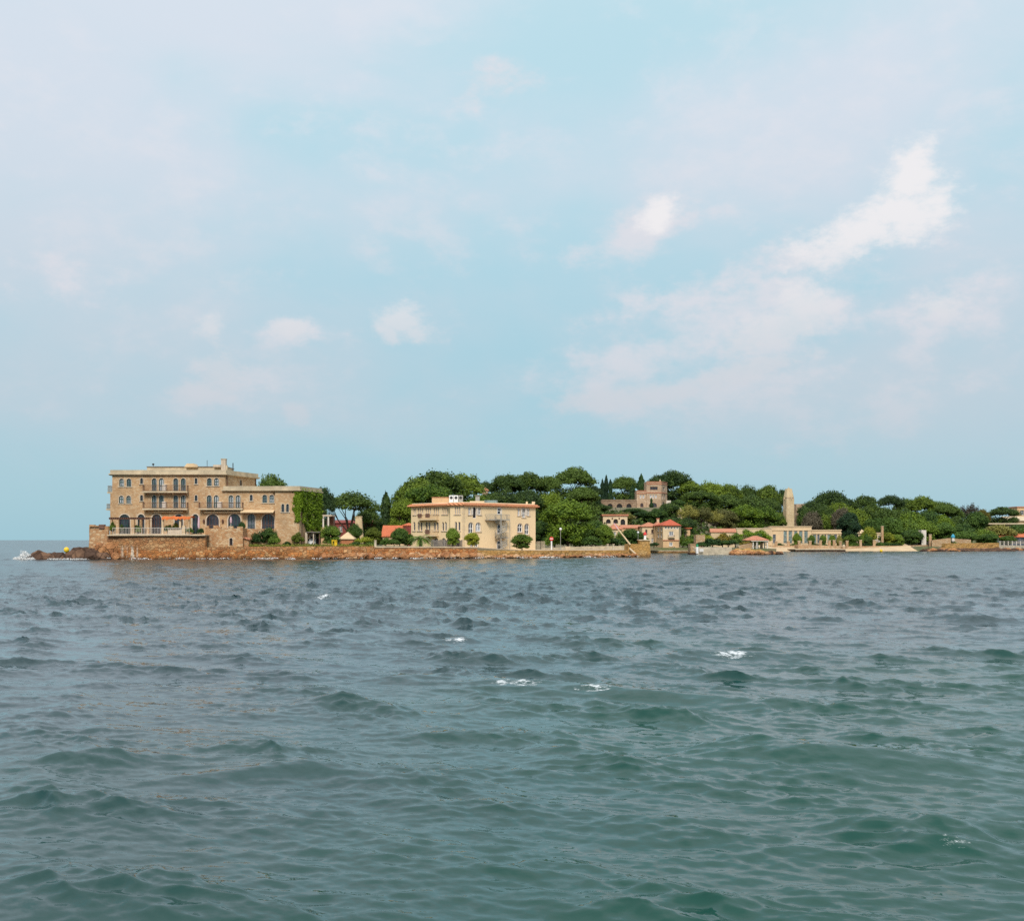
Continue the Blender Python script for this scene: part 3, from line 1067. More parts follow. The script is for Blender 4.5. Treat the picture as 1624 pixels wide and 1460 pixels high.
def window(face, o, parent, frame='teal', pane='glass_dark', trim='trim_stone', sill=True, mullion=1, transom=True, name='window', t=0.09, base_d=0.0, trim_w=0.11):
    mb = MB()
    a, b_ = outline(o), outline(o, -t, -t)
    ring(mb, face, a, b_, base_d - 0.24, base_d - 0.13)
    hw = o['w'] / 2
    for k in range(mullion):
        uu = o['u'] - hw + o['w'] * (k + 1) / (mullion + 1)
        fbox(mb, face, uu - t / 2, uu + t / 2, o['z0'], o['z1'] - 0.05, base_d - 0.23, base_d - 0.135)
    if transom:
        zt = o['z0'] + (o['z1'] - o['z0']) * (0.42 if o['z1'] - o['z0'] > 1.9 else 0.55)
        fbox(mb, face, o['u'] - hw, o['u'] + hw, zt - t / 2, zt + t / 2, base_d - 0.228, base_d - 0.14)
    w = mb.build(name, M[frame], parent)
    pm = MB()
    l = outline(o)
    pm.add([face.pt(p[0], p[1], base_d - 0.20) for p in l], [tuple(range(len(l)))])
    pm.build('pane', M[pane], w)
    if trim:
        tm = MB()
        ring(tm, face, outline(o, trim_w, 0), outline(o, 0.002, 0), base_d - 0.05, base_d + 0.05)
        tm.build('surround', M[trim], w)
    if sill:
        sm = MB()
        fbox(sm, face, o['u'] - hw - 0.2, o['u'] + hw + 0.2, o['z0'] - 0.14, o['z0'] - 0.002, base_d - 0.1, base_d + 0.14)
        sm.build('sill', M[trim or 'trim_stone'], w)
    return w


def railing(face, u0, u1, z0, h, d, parent, mat='rust_iron', step=0.22, ends=True, name='railing', back=0.05):
    mb = MB()
    fbox(mb, face, u0, u1, z0 + h - 0.06, z0 + h, d - 0.06, d)
    fbox(mb, face, u0, u1, z0 + 0.08, z0 + 0.13, d - 0.05, d - 0.01)
    n = max(2, int((u1 - u0) / step))
    for i in range(n + 1):
        uu = u0 + (u1 - u0) * i / n
        fbox(mb, face, uu - 0.018, uu + 0.018, z0, z0 + h - 0.061, d - 0.045, d - 0.012)
    if ends:
        for uu in (u0, u1):
            fbox(mb, face, uu - 0.03, uu + 0.03, z0 + h - 0.06, z0 + h, back, d - 0.061)
            m = max(2, int((d - back) / step))
            for i in range(1, m):
                dd = back + (d - back) * i / m
                fbox(mb, face, uu - 0.018, uu + 0.018, z0, z0 + h - 0.061, dd - 0.018, dd + 0.018)
    return mb.build(name, M[mat], parent)


def balcony(face, px0, px1, yslab0, yslab1, yrail, parent, depth=1.15, rail='rust_iron', slab='cornice', dividers=(), group=None):
    u0, u1 = face.u(px0), face.u(px1)
    um = (u0 + u1) / 2
    z1, z0, zr = face.z(yslab0, um), face.z(yslab1, um), face.z(yrail, um)
    mb = MB()
    fbox(mb, face, u0, u1, z0, z1, 0.003, depth)
    n = max(2, int((u1 - u0) / 2.2))
    for i in range(n + 1):
        uu = u0 + 0.25 + (u1 - u0 - 0.5) * i / n
        b_ = [face.pt(uu - 0.1, z0 - 0.45, 0.12), face.pt(uu + 0.1, z0 - 0.45, 0.12), face.pt(uu + 0.1, z0 - 0.45, 0.003), face.pt(uu - 0.1, z0 - 0.45, 0.003)]
        t = [face.pt(uu - 0.1, z0 - 0.002, depth * 0.7), face.pt(uu + 0.1, z0 - 0.002, depth * 0.7), face.pt(uu + 0.1, z0 - 0.002, 0.003), face.pt(uu - 0.1, z0 - 0.002, 0.003)]
        mb.hexa(b_, t)
    s = mb.build('balcony', M[slab], parent)
    railing(face, u0 + 0.06, u1 - 0.06, z1 + 0.002, zr - z1, depth - 0.05, s, rail, step=0.2)
    for d0, d1 in dividers:
        dm = MB()
        fbox(dm, face, face.u(d0), face.u(d1), z1 + 0.003, zr + 0.15, 0.02, depth - 0.12)
        dm.build('divider', M['offwhite'], s)
    return s


def roof_hip(mb, face, u0, u1, depth, z, h, over=0.4, ridge=None, thick=0.18):
    """hip roof over a rectangle behind the face; ridge along u (None = as the plan gives)"""
    a, b_, c, d = (u0 - over, over), (u1 + over, over), (u1 + over, -depth - over), (u0 - over, -depth - over)
    L, D = (u1 - u0) + 2 * over, depth + 2 * over
    if L >= D:
        r0, r1 = (u0 - over + D / 2, -depth / 2), (u1 + over - D / 2, -depth / 2)
    else:
        r0, r1 = ((u0 + u1) / 2, over - L / 2), ((u0 + u1) / 2, -depth - over + L / 2)
    P_ = lambda q, zz: face.pt(q[0], zz, q[1])
    vs = [P_(a, z), P_(b_, z), P_(c, z), P_(d, z), P_(r0, z + h), P_(r1, z + h), P_(a, z - thick), P_(b_, z - thick), P_(c, z - thick), P_(d, z - thick)]
    if L >= D:
        fs = [(0, 1, 5, 4), (1, 2, 5), (2, 3, 4, 5), (3, 0, 4)]
    else:
        fs = [(0, 1, 4), (1, 2, 5, 4), (2, 3, 5), (3, 0, 4, 5)]
    fs += [(0, 6, 7, 1), (1, 7, 8, 2), (2, 8, 9, 3), (3, 9, 6, 0), (9, 8, 7, 6)]
    mb.add(vs, fs)


def roof_gable(mb, face, u0, u1, depth, z, h, over=0.4, thick=0.18):
    """ridge parallel to the face"""
    pr = [(over, z), (-depth / 2, z + h), (-depth - over, z), (-depth - over, z - thick), (over, z - thick)]
    vs = [face.pt(u0 - over, q[1], q[0]) for q in pr] + [face.pt(u1 + over, q[1], q[0]) for q in pr]
    fs = [(i, 5 + i, 5 + (i + 1) % 5, (i + 1) % 5) for i in range(5)] + [(0, 1, 2, 3, 4), (9, 8, 7, 6, 5)]
    mb.add(vs, fs)


def roof_flat(mb, face, u0, u1, depth, z, over=0.3, h=0.4):
    fbox(mb, face, u0 - over, u1 + over, z, z + h, -depth - over, over)


def house(name, label, px0, px1, Y, depth, yeave, z0=None, ybase=None, wall='cream', roof='hip', rh=1.2, over=0.4, rmat='tile_salmon', ops=(), yaw=0.0,
          cat='house', group=None, frame='white', pane='glass_dark', trim=None, sill=True, roof_h=0.4, mullion=1):
    """a rectangular building: front wall between two pixel columns at distance Y, openings given by pixels"""
    x0, x1 = X(px0, Y), X(px1, Y)
    ym = math.tan(R(yaw)) * (x1 - x0) / 2
    f = Face((x0, Y - ym), (x1, Y + ym))
    ze = Z(yeave, Y)
    if z0 is None:
        z0 = Z(ybase, Y) if ybase else gz((x0 + x1) / 2, Y) - 0.5
    root = thing(name, ((x0 + x1) / 2, Y, z0), label, cat, group)
    oo = [(f.opening(*o[:5]), o) for o in ops]
    mb = MB()
    wall_mesh(mb, f, 0, f.len, z0, ze, [o[0] for o in oo])
    q = [f.pt(0, 0), f.pt(f.len, 0), f.pt(f.len, 0, -depth), f.pt(0, 0, -depth)]
    for a, b_ in ((1, 2), (2, 3), (3, 0)):
        mb.add([(q[a].x, q[a].y, z0), (q[b_].x, q[b_].y, z0), (q[b_].x, q[b_].y, ze), (q[a].x, q[a].y, ze)], [(0, 1, 2, 3)])
    mb.add([(p_.x, p_.y, ze - 0.01) for p_ in q], [(0, 1, 2, 3)])
    mb.build('wall', M[wall], root)
    rb = MB()
    if roof == 'hip':
        roof_hip(rb, f, 0, f.len, depth, ze + 0.19, rh, over)
    elif roof == 'gable':
        roof_gable(rb, f, 0, f.len, depth, ze + 0.19, rh, over)
    else:
        roof_flat(rb, f, 0, f.len, depth, ze + 0.002, over, roof_h)
    rb.build('roof', M[rmat], root)
    for o, spec in oo:
        st = dict(frame=frame, pane=pane, trim=trim, sill=sill, mullion=mullion)
        if len(spec) > 5:
            st.update(spec[5])
        nm = st.pop('name', 'window')
        if nm == 'arch':
            # an open arch: a flat near-black sheet painted as the shade inside
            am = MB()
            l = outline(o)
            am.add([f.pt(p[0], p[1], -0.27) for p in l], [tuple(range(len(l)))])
            am.build('arch_shade', M['shade_black'], root)
        else:
            window(f, o, root, name=nm, **st)
    return root, f, ze


# ---------------------------------------------------------------- the stone hotel on the point
HY = 222.0
HX = lambda px: X(px, HY)
hotel = thing('stone_hotel', (HX(300), HY, 2.2), 'large tan stone seaside hotel with arched windows, balconies and an ivy-covered end', 'hotel')
f_main = Face((HX(178), HY), (HX(357), HY))
f_wing = Face((HX(357), HY), (HX(437), HY))
f_block = Face((HX(437), HY - 0.45), (HX(475), HY - 0.45))
f_mside = Face((HX(357), HY), (-50.2, HY + 13.0))
f_end = Face((HX(475), HY - 0.45), (-37.2, HY + 10.0))
zm, zw = Z(753, HY), Z(778.5, HY)          # wall tops below the cornices

main_ops, wing_ops, block_ops = [], [], []
PAIR = [(192.9, 7.2), (204.6, 7.2)]
rnd = random.Random(4)


def add_op(lst, f, px, w, y0, y1, kind):
    lst.append((f.opening(px, w, y0, y1), kind))


for dy in (0, 27):
    for px, w in PAIR:
        add_op(main_ops, f_main, px - (0.5 if dy else 0), w, 758.8 + dy, 771.2 + dy - (0.3 if dy else 0), 'win')
    add_op(main_ops, f_main, 224.6, 4.2, 758 + dy, 767.2 + dy, 'small')
    for px in (244.7, 256.0, 278.8, 290.7):
        add_op(main_ops, f_main, px, 7.4, 758.2 + dy, 778.6 + dy, 'door')
    add_op(main_ops, f_main, 311.0, 4.2, 758 + dy, 767.2 + dy, 'small')
for px in (332.1, 343.3):
    add_op(main_ops, f_main, px, 7.2, 757.8, 770.2, 'win')
    add_op(main_ops, f_main, px - 0.2, 7.4, 785.2, 805.6, 'door')
for px, w in ((197.6, 17), (223.7, 10.5), (248.4, 15.5), (283.5, 13), (310, 9.5), (337.3, 19.5)):
    add_op(main_ops, f_main, px, w, 815.3, 846, 'arch')
for px in (366.4, 377.6):
    add_op(wing_ops, f_wing, px, 7.4, 785.2, 805.6, 'door')
add_op(wing_ops, f_wing, 398.5, 4.2, 784.4, 793.8, 'small')
for px in (419.9, 431.0):
    add_op(wing_ops, f_wing, px, 7.2, 784.4, 797.0, 'win')
for px, w in ((371.8, 19.5), (398.5, 11.5), (425.3, 19.5)):
    add_op(wing_ops, f_wing, px, w, 814.6, 846, 'arch')
for px in (448.6, 456.0):
    add_op(block_ops, f_block, px, 4.2, 799, 811.8, 'small')

for f, ops, u1, z0, z1 in ((f_main, main_ops, f_main.len, TZ - 0.4, zm), (f_wing, wing_ops, f_wing.len, TZ - 0.4, zw), (f_block, block_ops, f_block.len, 1.8, zw)):
    mb = MB()
    wall_mesh(mb, f, 0, u1, z0, z1, [o[0] for o in ops], depth=0.34)
    if f is f_main:          # the hidden sides and back of the tall part
        a, b_ = f_main.p0, Vector((HX(178) - 1.0, HY + 14, 0))
        c = Vector((-50.2, HY + 13, 0))
        for p_, q_ in ((b_, a), (c, b_)):
            mb.add([(p_.x, p_.y, 1.8), (q_.x, q_.y, 1.8), (q_.x, q_.y, z1), (p_.x, p_.y, z1)], [(0, 1, 2, 3)])
    if f is f_block:
        p_, q_ = f_wing.pt(f_wing.len, 0), f_block.p0
        mb.add([(p_.x, p_.y, 1.8), (q_.x, q_.y, 1.8), (q_.x, q_.y, z1), (p_.x, p_.y, z1)], [(0, 1, 2, 3)])
    mb.build('wall', M['hotel_stone'], hotel)
    for o, k in ops:
        if k == 'arch':
            big = o['w'] > 1.6
            window(f, o, hotel, frame='dark_wood' if rnd.random() < 0.4 else 'teal', pane=rnd.choice(['glass_dark', 'glass_dark', 'glass_grey']), sill=False,
                   mullion=3 if big else 1, name='arched_window', t=0.07, trim_w=0.22)
        elif k == 'door':
            window(f, o, hotel, frame='teal', pane=rnd.choice(['glass_grey', 'glass_grey', 'glass_curtain']), sill=False, mullion=1, name='balcony_door', t=0.13)
        elif k == 'win':
            window(f, o, hotel, frame='teal', pane=rnd.choice(['glass_curtain', 'glass_grey', 'glass_grey']), t=0.12)
        else:
            window(f, o, hotel, frame='teal', pane='glass_dark', mullion=0, transom=False, t=0.06)

# the set-back side of the top storey and the ivy end wall
o_s = [f_mside.opening(382, 3.2, 760.5, 770)]
mb = MB()
wall_mesh(mb, f_mside, 0, f_mside.len, zw - 0.5, zm, o_s, depth=0.3)
mb.build('wall', M['hotel_stone'], hotel)
window(f_mside, o_s[0], hotel, mullion=0, transom=False, t=0.06)
end_ops = [f_end.opening(484, 4.5, 786, 797), f_end.opening(493, 4.5, 786, 797), f_end.opening(500, 4, 787, 797),
           f_end.opening(485, 4.5, 815, 829), f_end.opening(494, 4.5, 815, 829)]
mb = MB()
wall_mesh(mb, f_end, 0, f_end.len, 1.8, zw, end_ops, depth=0.3)
p_, q_ = f_end.p1, Vector((-50.2, HY + 13, 0))
mb.add([(p_.x, p_.y, 1.8), (q_.x, q_.y, 1.8), (q_.x, q_.y, zw), (p_.x, p_.y, zw)], [(0, 1, 2, 3)])
mb.build('wall', M['hotel_stone'], hotel)
for o in end_ops:
    window(f_end, o, hotel, frame='offwhite', pane='glass_grey', t=0.08)


def cornice_ring(poly, z0, z1, over, parent, mat, name='cornice', roof_drop=0.35, step=0.25):
    """moulded parapet all round a flat roof: a lip below, a band above, the roof sheet behind it"""
    n = len(poly)
    P2 = [Vector((p_[0], p_[1])) for p_ in poly]

    def offs(k):
        res = []
        for i in range(n):
            a, b_, c = P2[i - 1], P2[i], P2[(i + 1) % n]
            d1, d2 = (b_ - a).normalized(), (c - b_).normalized()
            n1, n2 = Vector((d1.y, -d1.x)), Vector((d2.y, -d2.x))
            m_ = (n1 + n2)
            m_ = m_ / max(0.35, m_.length_squared / 2)
            res.append(b_ + m_ * k)
        return res
    prof = [(-0.05, z0 - 0.10), (over * 0.5, z0 - 0.10), (over, z0 + 0.05), (over, z0 + step), (over * 0.55, z0 + step + 0.02), (over * 0.55, z1), (-0.25, z1), (-0.25, z1 - roof_drop)]
    mb = MB()
    for k, z in prof:
        for q in offs(k):
            mb.v.append((q.x, q.y, z))
    for r_ in range(len(prof) - 1):
        for i in range(n):
            mb.f.append((r_ * n + i, r_ * n + (i + 1) % n, (r_ + 1) * n + (i + 1) % n, (r_ + 1) * n + i))
    mb.f.append(tuple((len(prof) - 1) * n + i for i in range(n)))
    return mb.build(name, mat, parent)


cornice_ring([(HX(178), HY), (HX(357), HY), (-50.2, HY + 13), (HX(178) - 1.0, HY + 14)], zm, Z(745.2, HY), 0.55, hotel, M['cornice'])
cornice_ring([(HX(357) + 0.05, HY), (HX(437), HY), (HX(437) + 0.02, HY - 0.45), (HX(475), HY - 0.45), (-37.2, HY + 10), (-50.1, HY + 12.6)], zw, Z(770.8, HY), 0.5, hotel, M['cornice'])
# rain pipes
for px, y0, y1 in ((359.5, 754, 771), (405, 759, 771)):
    mb = MB()
    u = f_mside.u(px)
    zz = [f_mside.z(y0, u), f_mside.z(y1, u)]
    mb.tube([f_mside.pt(u, zz[0], 0.1), f_mside.pt(u, zz[1], 0.1)], 0.09, 6)
    mb.build('rain_pipe', M['dark_wood'], hotel)
# balconies
balcony(f_main, 228.6, 299.5, 779.0, 781.4, 769.6, hotel, dividers=[(259.5, 265)])
balcony(f_main, 228.6, 299.5, 806.2, 808.6, 796.8, hotel, dividers=[(259.5, 265)])
f_both = Face((HX(178), HY), (HX(437), HY))
balcony(f_both, 317, 386.7, 806.0, 808.4, 796.8, hotel, dividers=[(346.7, 352.8)])
# balconies on the west side, seen edge-on
f_west = Face((HX(178) - 1.0, HY + 14), (HX(178), HY))
for y0, y1, yr, dd in ((780.5, 782.5, 770.5, 1.3), (807, 809, 799, 1.5)):
    mb = MB()
    z1, z0, zr = Z(y0, HY + 3), Z(y1, HY + 3), Z(yr, HY + 3)
    fbox(mb, f_west, 6, 12.6, z0, z1, 0.003, dd)
    s_ = mb.build('balcony', M['cornice'], hotel)
    railing(f_west, 6.1, 12.5, z1 + 0.002, zr - z1, dd - 0.05, s_, 'grey_metal')
mb = MB()
fbox(mb, f_west, 2, 13, Z(753, HY), Z(751.5, HY), 0.003, 0.9)
mb.build('eave', M['grey_wood'], hotel)
# the low annex at the western corner
mb = MB()
mb.box(HX(172), HX(178) - 0.002, HY + 1.0, HY + 12, 2.0, Z(781.8, HY))
mb.build('annex', M['hotel_stone'], hotel)
# awnings: two cassettes and one drawn out
for px0, px1, y0, y1, dd in ((244.7, 291, 810.8, 812.6, 0.45), (324, 381, 811.2, 813.2, 0.45)):
    mb = MB()
    fbox(mb, f_both, f_both.u(px0), f_both.u(px1), Z(y1, HY), Z(y0, HY), 0.06, dd)
    mb.build('awning', M['beige_cloth'], hotel)
mb = MB()
u0, u1 = f_both.u(384), f_both.u(436)
mb.hexa([f_both.pt(u0, Z(813.2, HY), 1.6), f_both.pt(u1, Z(813.2, HY), 1.6), f_both.pt(u1, Z(809.2, HY), 0.06), f_both.pt(u0, Z(809.2, HY), 0.06)],
        [f_both.pt(u0, Z(812.0, HY), 1.62), f_both.pt(u1, Z(812.0, HY), 1.62), f_both.pt(u1, Z(808.2, HY), 0.06), f_both.pt(u0, Z(808.2, HY), 0.06)])
mb.build('awning', M['beige_cloth'], hotel)
# roof structures: penthouse stub, chimney, vents, masts
def rbox(px0, px1, y0, y1, Y, d, name, mat, taper=0.0):
    mb = MB()
    x0, x1, zt, zb = X(px0, Y), X(px1, Y), Z(y0, Y), Z(y1, Y)
    k = (x1 - x0) * taper / 2
    mb.hexa([(x0, Y, zb), (x1, Y, zb), (x1, Y + d, zb), (x0, Y + d, zb)], [(x0 + k, Y, zt), (x1 - k, Y, zt), (x1 - k, Y + d, zt), (x0 + k, Y + d, zt)])
    return mb.build(name, mat, hotel)


zr_ = 747.8
rbox(233, 358, 740.2, zr_, HY + 5, 6.5, 'penthouse', M['cornice'])
rbox(232, 358.5, 739.4, 740.15, HY + 4.8, 7, 'penthouse_roof', M['grey_wood'])
rbox(292, 311, 734.8, 740.3, HY + 3.5, 2.5, 'roof_hatch', M['sand_plaster'], 0.45)
rbox(338, 350, 736.8, 740.3, HY + 4, 2.0, 'roof_housing', M['trim_stone'])
ch = rbox(350.6, 357.6, 728.2, 745.5, HY + 3, 1.1, 'chimney', M['trim_stone'])
mb = MB(); mb.box(X(350, HY + 3), X(358.2, HY + 3), HY + 2.9, HY + 4.2, Z(728.1, HY + 3), Z(727.1, HY + 3)); mb.build('chimney_cap', M['cornice'], ch)
rbox(358, 360.5, 737.5, 745.5, HY + 3.2, 0.4, 'vent_pipe', M['cornice'])
for px, y0, y1, Y in ((328.5, 729.5, 740, HY + 6), (369.5, 734, 748, HY + 4), (243, 737, 741, HY + 5)):
    mb = MB()
    mb.tube([P(px, y1, Y), P(px, y0, Y)], 0.09 if px > 350 else 0.05, 6)
    if px < 300:
        mb.lathe(P(px, y0, Y), [(0.02, -0.1), (0.22, 0.0), (0.22, 0.2), (0.02, 0.3)], 8)
    mb.build('mast', M['black_metal'], hotel)
# garage porch at the foot of the ivy wall
f_por = Face((X(484, HY - 0.5), HY + 1.2), (X(507.5, HY + 1), HY + 1.2))
mb = MB()
fbox(mb, f_por, 0, f_por.len, Z(844.2, HY + 1), Z(842.8, HY + 1), -4, 0.4)
por = mb.build('porch', M['grey_wood'], hotel)
for px0, px1, mt in ((484, 487.5, 'trim_stone'), (496.5, 498, 'trim_stone'), (506, 508, 'dark_wood')):
    mb = MB()
    fbox(mb, f_por, f_por.u(px0), f_por.u(px1), 2.0, Z(844.3, HY + 1), -0.4, 0.1)
    mb.build('post', M[mt], por)
mb = MB()
fbox(mb, f_por, f_por.u(487), f_por.u(497), 2.0, Z(844.3, HY + 1), -3.0, -2.6)
mb.build('back_wall', M['offwhite'], por)
mb = MB()
fbox(mb, f_por, f_por.u(489), f_por.u(494), 2.0, Z(851, HY + 1), -2.59, -2.52)
mb.build('door', M['dark_wood'], por)
mb = MB()
fbox(mb, f_por, f_por.u(498.3), f_por.u(506), 2.0, Z(845, HY + 1), -2.2, -2.0)
mb.build('garage_door', M['shade_black'], por)
# wall lanterns
for px in (323.5, 353.5):
    mb = MB()
    c = f_main.pt(f_main.u(px), Z(826, HY), 0.2)
    mb.lathe(c, [(0.04, -0.45), (0.16, -0.3), (0.2, 0.15), (0.06, 0.35)], 8)
    mb.tube([c + Vector((0, 0.2, 0.3)), c + Vector((0, 0, 0.3))], 0.03, 5)
    mb.build('lantern', M['dark_wood'], hotel)

# ---------------------------------------------------------------- bastion and terrace furniture
f_bas = Face((X(325.6, BAST_Y), BAST_Y), (X(385, BAST_Y), BAST_Y))
o_d = f_bas.opening(366.4, 5, 853, 864.5)
mb = MB()
wall_mesh(mb, f_bas, 0, f_bas.len, 1.6, Z(837.5, BAST_Y), [o_d], depth=0.5)
q = [f_bas.pt(0, 0), f_bas.pt(f_bas.len, 0), f_bas.pt(f_bas.len, 0, -6.5), f_bas.pt(0, 0, -6.5)]
for a, b_ in ((1, 2), (2, 3), (3, 0)):
    mb.add([(q[a].x, q[a].y, 1.6), (q[b_].x, q[b_].y, 1.6), (q[b_].x, q[b_].y, Z(837.5, BAST_Y)), (q[a].x, q[a].y, Z(837.5, BAST_Y))], [(0, 1, 2, 3)])
zt = Z(837.5, BAST_Y) - 0.6
mb.add([(v_.x, v_.y, zt) for v_ in q], [(0, 1, 2, 3)])
mb.build('masonry', M['terrace_stone'], bs)
window(f_bas, o_d, bs, frame='dark_wood', pane='shade_black', sill=False, name='doorway', mullion=0, transom=False)  # no glass here: the pane is near-black for the shade within
for px0, px1, y0 in ((325.7, 331, 833.5), (338.5, 346, 832.8), (346.2, 351, 835.2), (362, 370, 834.2), (376, 384.9, 834.8)):
    mb = MB()
    fbox(mb, f_bas, f_bas.u(px0), f_bas.u(px1), Z(837.5, BAST_Y) + 0.003, Z(y0, BAST_Y), -0.5, 0.02)
    mb.build('parapet_block', M['terrace_stone'], bs)
# terrace wall east of the bastion, behind the shrubs
rubble_wall('garden_wall', px_path([(385.4, 838, 218.5), (437, 838.5, 219.5)]), 'pale stone retaining wall behind the big garden shrubs below the awning', 'stone wall',
            M['terrace_stone'], thick=2.6, rough=0.06, z0=1.6, batter=0.0)
# small lean-to shed
sh = thing('shed', (X(388, 216), 216, 2.2), 'small stone lean-to with white door beside the bastion', 'shed')
mb = MB()
Y = 216.0
x0, x1 = X(378.5, Y), X(394.5, Y)
mb.hexa([(x0, Y, 1.9), (x1, Y, 1.9), (x1, Y + 2, 1.9), (x0, Y + 2, 1.9)], [(x0, Y, Z(850.5, Y)), (x1, Y, Z(855.5, Y)), (x1, Y + 2, Z(855.5, Y)), (x0, Y + 2, Z(850.5, Y))])
mb.build('wall', M['terrace_stone'], sh)
mb = MB()
mb.hexa([(x0 - 0.1, Y - 0.35, Z(850.4, Y)), (x1 + 0.2, Y - 0.35, Z(856.0, Y)), (x1 + 0.2, Y + 2.1, Z(856.0, Y)), (x0 - 0.1, Y + 2.1, Z(850.4, Y))],
        [(x0 - 0.1, Y - 0.35, Z(848.8, Y)), (x1 + 0.2, Y - 0.35, Z(854.2, Y)), (x1 + 0.2, Y + 2.1, Z(854.2, Y)), (x0 - 0.1, Y + 2.1, Z(848.8, Y))])
mb.build('roof', M['tile_salmon'], sh)
mb = MB()
mb.box(x0 + 0.02, X(380.8, Y), Y - 0.08, Y - 0.003, 2.0, Z(856, Y))
mb.build('door', M['white'], sh)

# railing of the terrace
f_ter = Face((X(178, 212.7), 212.7), (X(301, 212.7), 212.7))
rl = thing('terrace_railing', (X(240, 212.7), 212.7, TZ), 'pale grey barred railing along the terrace ledge of the stone hotel', 'railing')
n = 8
for i in range(n):
    u0, u1 = f_ter.len * i / n + 0.05, f_ter.len * (i + 1) / n - 0.05
    railing(f_ter, u0, u1, TZ + 0.003, Z(836.5, 212.7) - TZ, 0.0, rl, 'offwhite', step=0.26, ends=False, name='railing_panel')
f_ter2 = Face((X(294, 212.7), 212.7), (X(324.5, 212.7), 212.7))
# pergola
pg = thing('pergola', (X(205, 216), 216, TZ), 'brown timber pergola on square stone posts at the terrace\'s seaward corner', 'pergola')
for px, w, Y in ((186, 4.4, 216), (210, 5, 216), (234.5, 3.2, 216), (176, 3, 219.5), (223, 3.5, 219.5)):
    mb = MB()
    mb.box(X(px - w / 2, Y), X(px + w / 2, Y), Y, Y + 0.5, TZ, Z(823.4, Y))
    mb.build('post', M['hotel_stone'], pg)
for Y in (216.0, 219.4):
    mb = MB()
    mb.box(X(172.5, Y), X(236.5, Y), Y + 0.05, Y + 0.3, Z(823.3, Y), Z(821.2, Y))
    mb.build('beam', M['dark_wood'], pg)
for i in range(22):
    px = 174 + i * 2.9
    mb = MB()
    x = X(px, 216)
    mb.box(x - 0.05, x + 0.05, 215.6, 220.0, Z(821.1, 216), Z(820.2, 216))
    mb.build('rafter', M['dark_wood'], pg)
# orange awning on posts above the terrace bar
aw = thing('orange_awning', (X(279, 215), 215, TZ), 'faded orange cloth awning on pale posts above the terrace bar', 'awning')
mb = MB()
Y0, Y1 = 214.6, 218.5
N = 24
for i in range(N + 1):
    px = 256.3 + (301.5 - 256.3) * i / N
    sag = 0.14 * abs(math.sin(i / N * math.pi * 3)) + 0.05 * math.sin(i * 2.1)
    for Y, yy in ((Y0, 822.6), (Y0, 820.2), ((Y0 + Y1) / 2, 817.6), (Y1, 819.2)):
        mb.v.append((X(px, Y0), Y, Z(yy, Y0) - sag - (0.1 * math.sin(i * 1.7) if yy > 822 else 0)))
for i in range(N):
    for j in range(3):
        mb.f.append((i * 4 + j, (i + 1) * 4 + j, (i + 1) * 4 + j + 1, i * 4 + j + 1))
mb.build('canopy', M['orange_cloth'], aw)
for px, Y in ((257.8, 215), (285.5, 215), (299.5, 215), (257.8, 218.2), (299.5, 218.2)):
    mb = MB()
    mb.box(X(px - 1.5, Y) if Y == 215 and px < 290 else X(px - 0.5, Y), X(px + 1.5, Y) if Y == 215 and px < 290 else X(px + 0.5, Y), Y, Y + 0.35, TZ, Z(822.0, Y) if px < 290 else Z(823, Y))
    mb.build('post', M['sand_plaster'], aw)
br = thing('terrace_bar', (X(280, 213.8), 213.8, TZ), 'pale stone bar counter under the orange awning', 'bar counter')
mb = MB(); mb.box(X(266, 213.8), X(292, 213.8), 213.9, 215.0, TZ, Z(838.6, 213.8)); mb.build('counter', M['trim_stone'], br)
mb = MB(); mb.box(X(265, 213.8), X(286, 213.8), 213.7, 215.1, Z(838.5, 213.8), Z(837.2, 213.8)); mb.build('counter_top', M['grey_wood'], br)
mb = MB(); mb.box(X(289.5, 213.8), X(294, 213.8), 213.6, 214.4, TZ, Z(833.5, 213.8)); mb.build('end_post', M['sand_plaster'], br)
# closed parasols
for px, Y, y0, yb, lab in ((315.2, 215.0, 818.5, 846, 'closed pink parasol beside the dark terrace hedge'), (366.2, 217.5, 818.8, 838, 'closed pink parasol standing on the bastion')):
    u_ = thing('parasol', P(px, yb, Y), lab, 'parasol')
    zb, zt = Z(yb, Y), Z(y0, Y)
    mb = MB(); mb.lathe((X(px, Y), Y, zb), [(0.25, 0), (0.25, 0.1), (0.045, 0.12), (0.04, zt - zb)], 8); mb.build('pole', M['offwhite'], u_)
    mb = MB(); mb.lathe((X(px, Y), Y, zb), [(0.07, 1.0), (0.16, 1.05), (0.2, 1.6), (0.13, (zt - zb) * 0.86), (0.03, zt - zb + 0.05)], 9); mb.build('canopy', M['pink_cloth'], u_)
# terrace tables and chairs behind the hedge (dark, small)
for i, (px, Y) in enumerate(((304, 217.0), (319.5, 217.5))):
    tb = thing('terrace_table', (X(px, Y), Y, TZ), 'small dark round table on the terrace beside the closed parasol', 'table', 'terrace tables')
    mb = MB(); mb.lathe((X(px, Y), Y, TZ + 0.72), [(0.5, 0), (0.5, 0.04)], 12); mb.build('table_top', M['dark_wood'], tb)
    mb = MB(); mb.lathe((X(px, Y), Y, TZ), [(0.28, 0), (0.28, 0.04), (0.04, 0.06), (0.04, 0.72)], 8); mb.build('leg', M['black_metal'], tb)


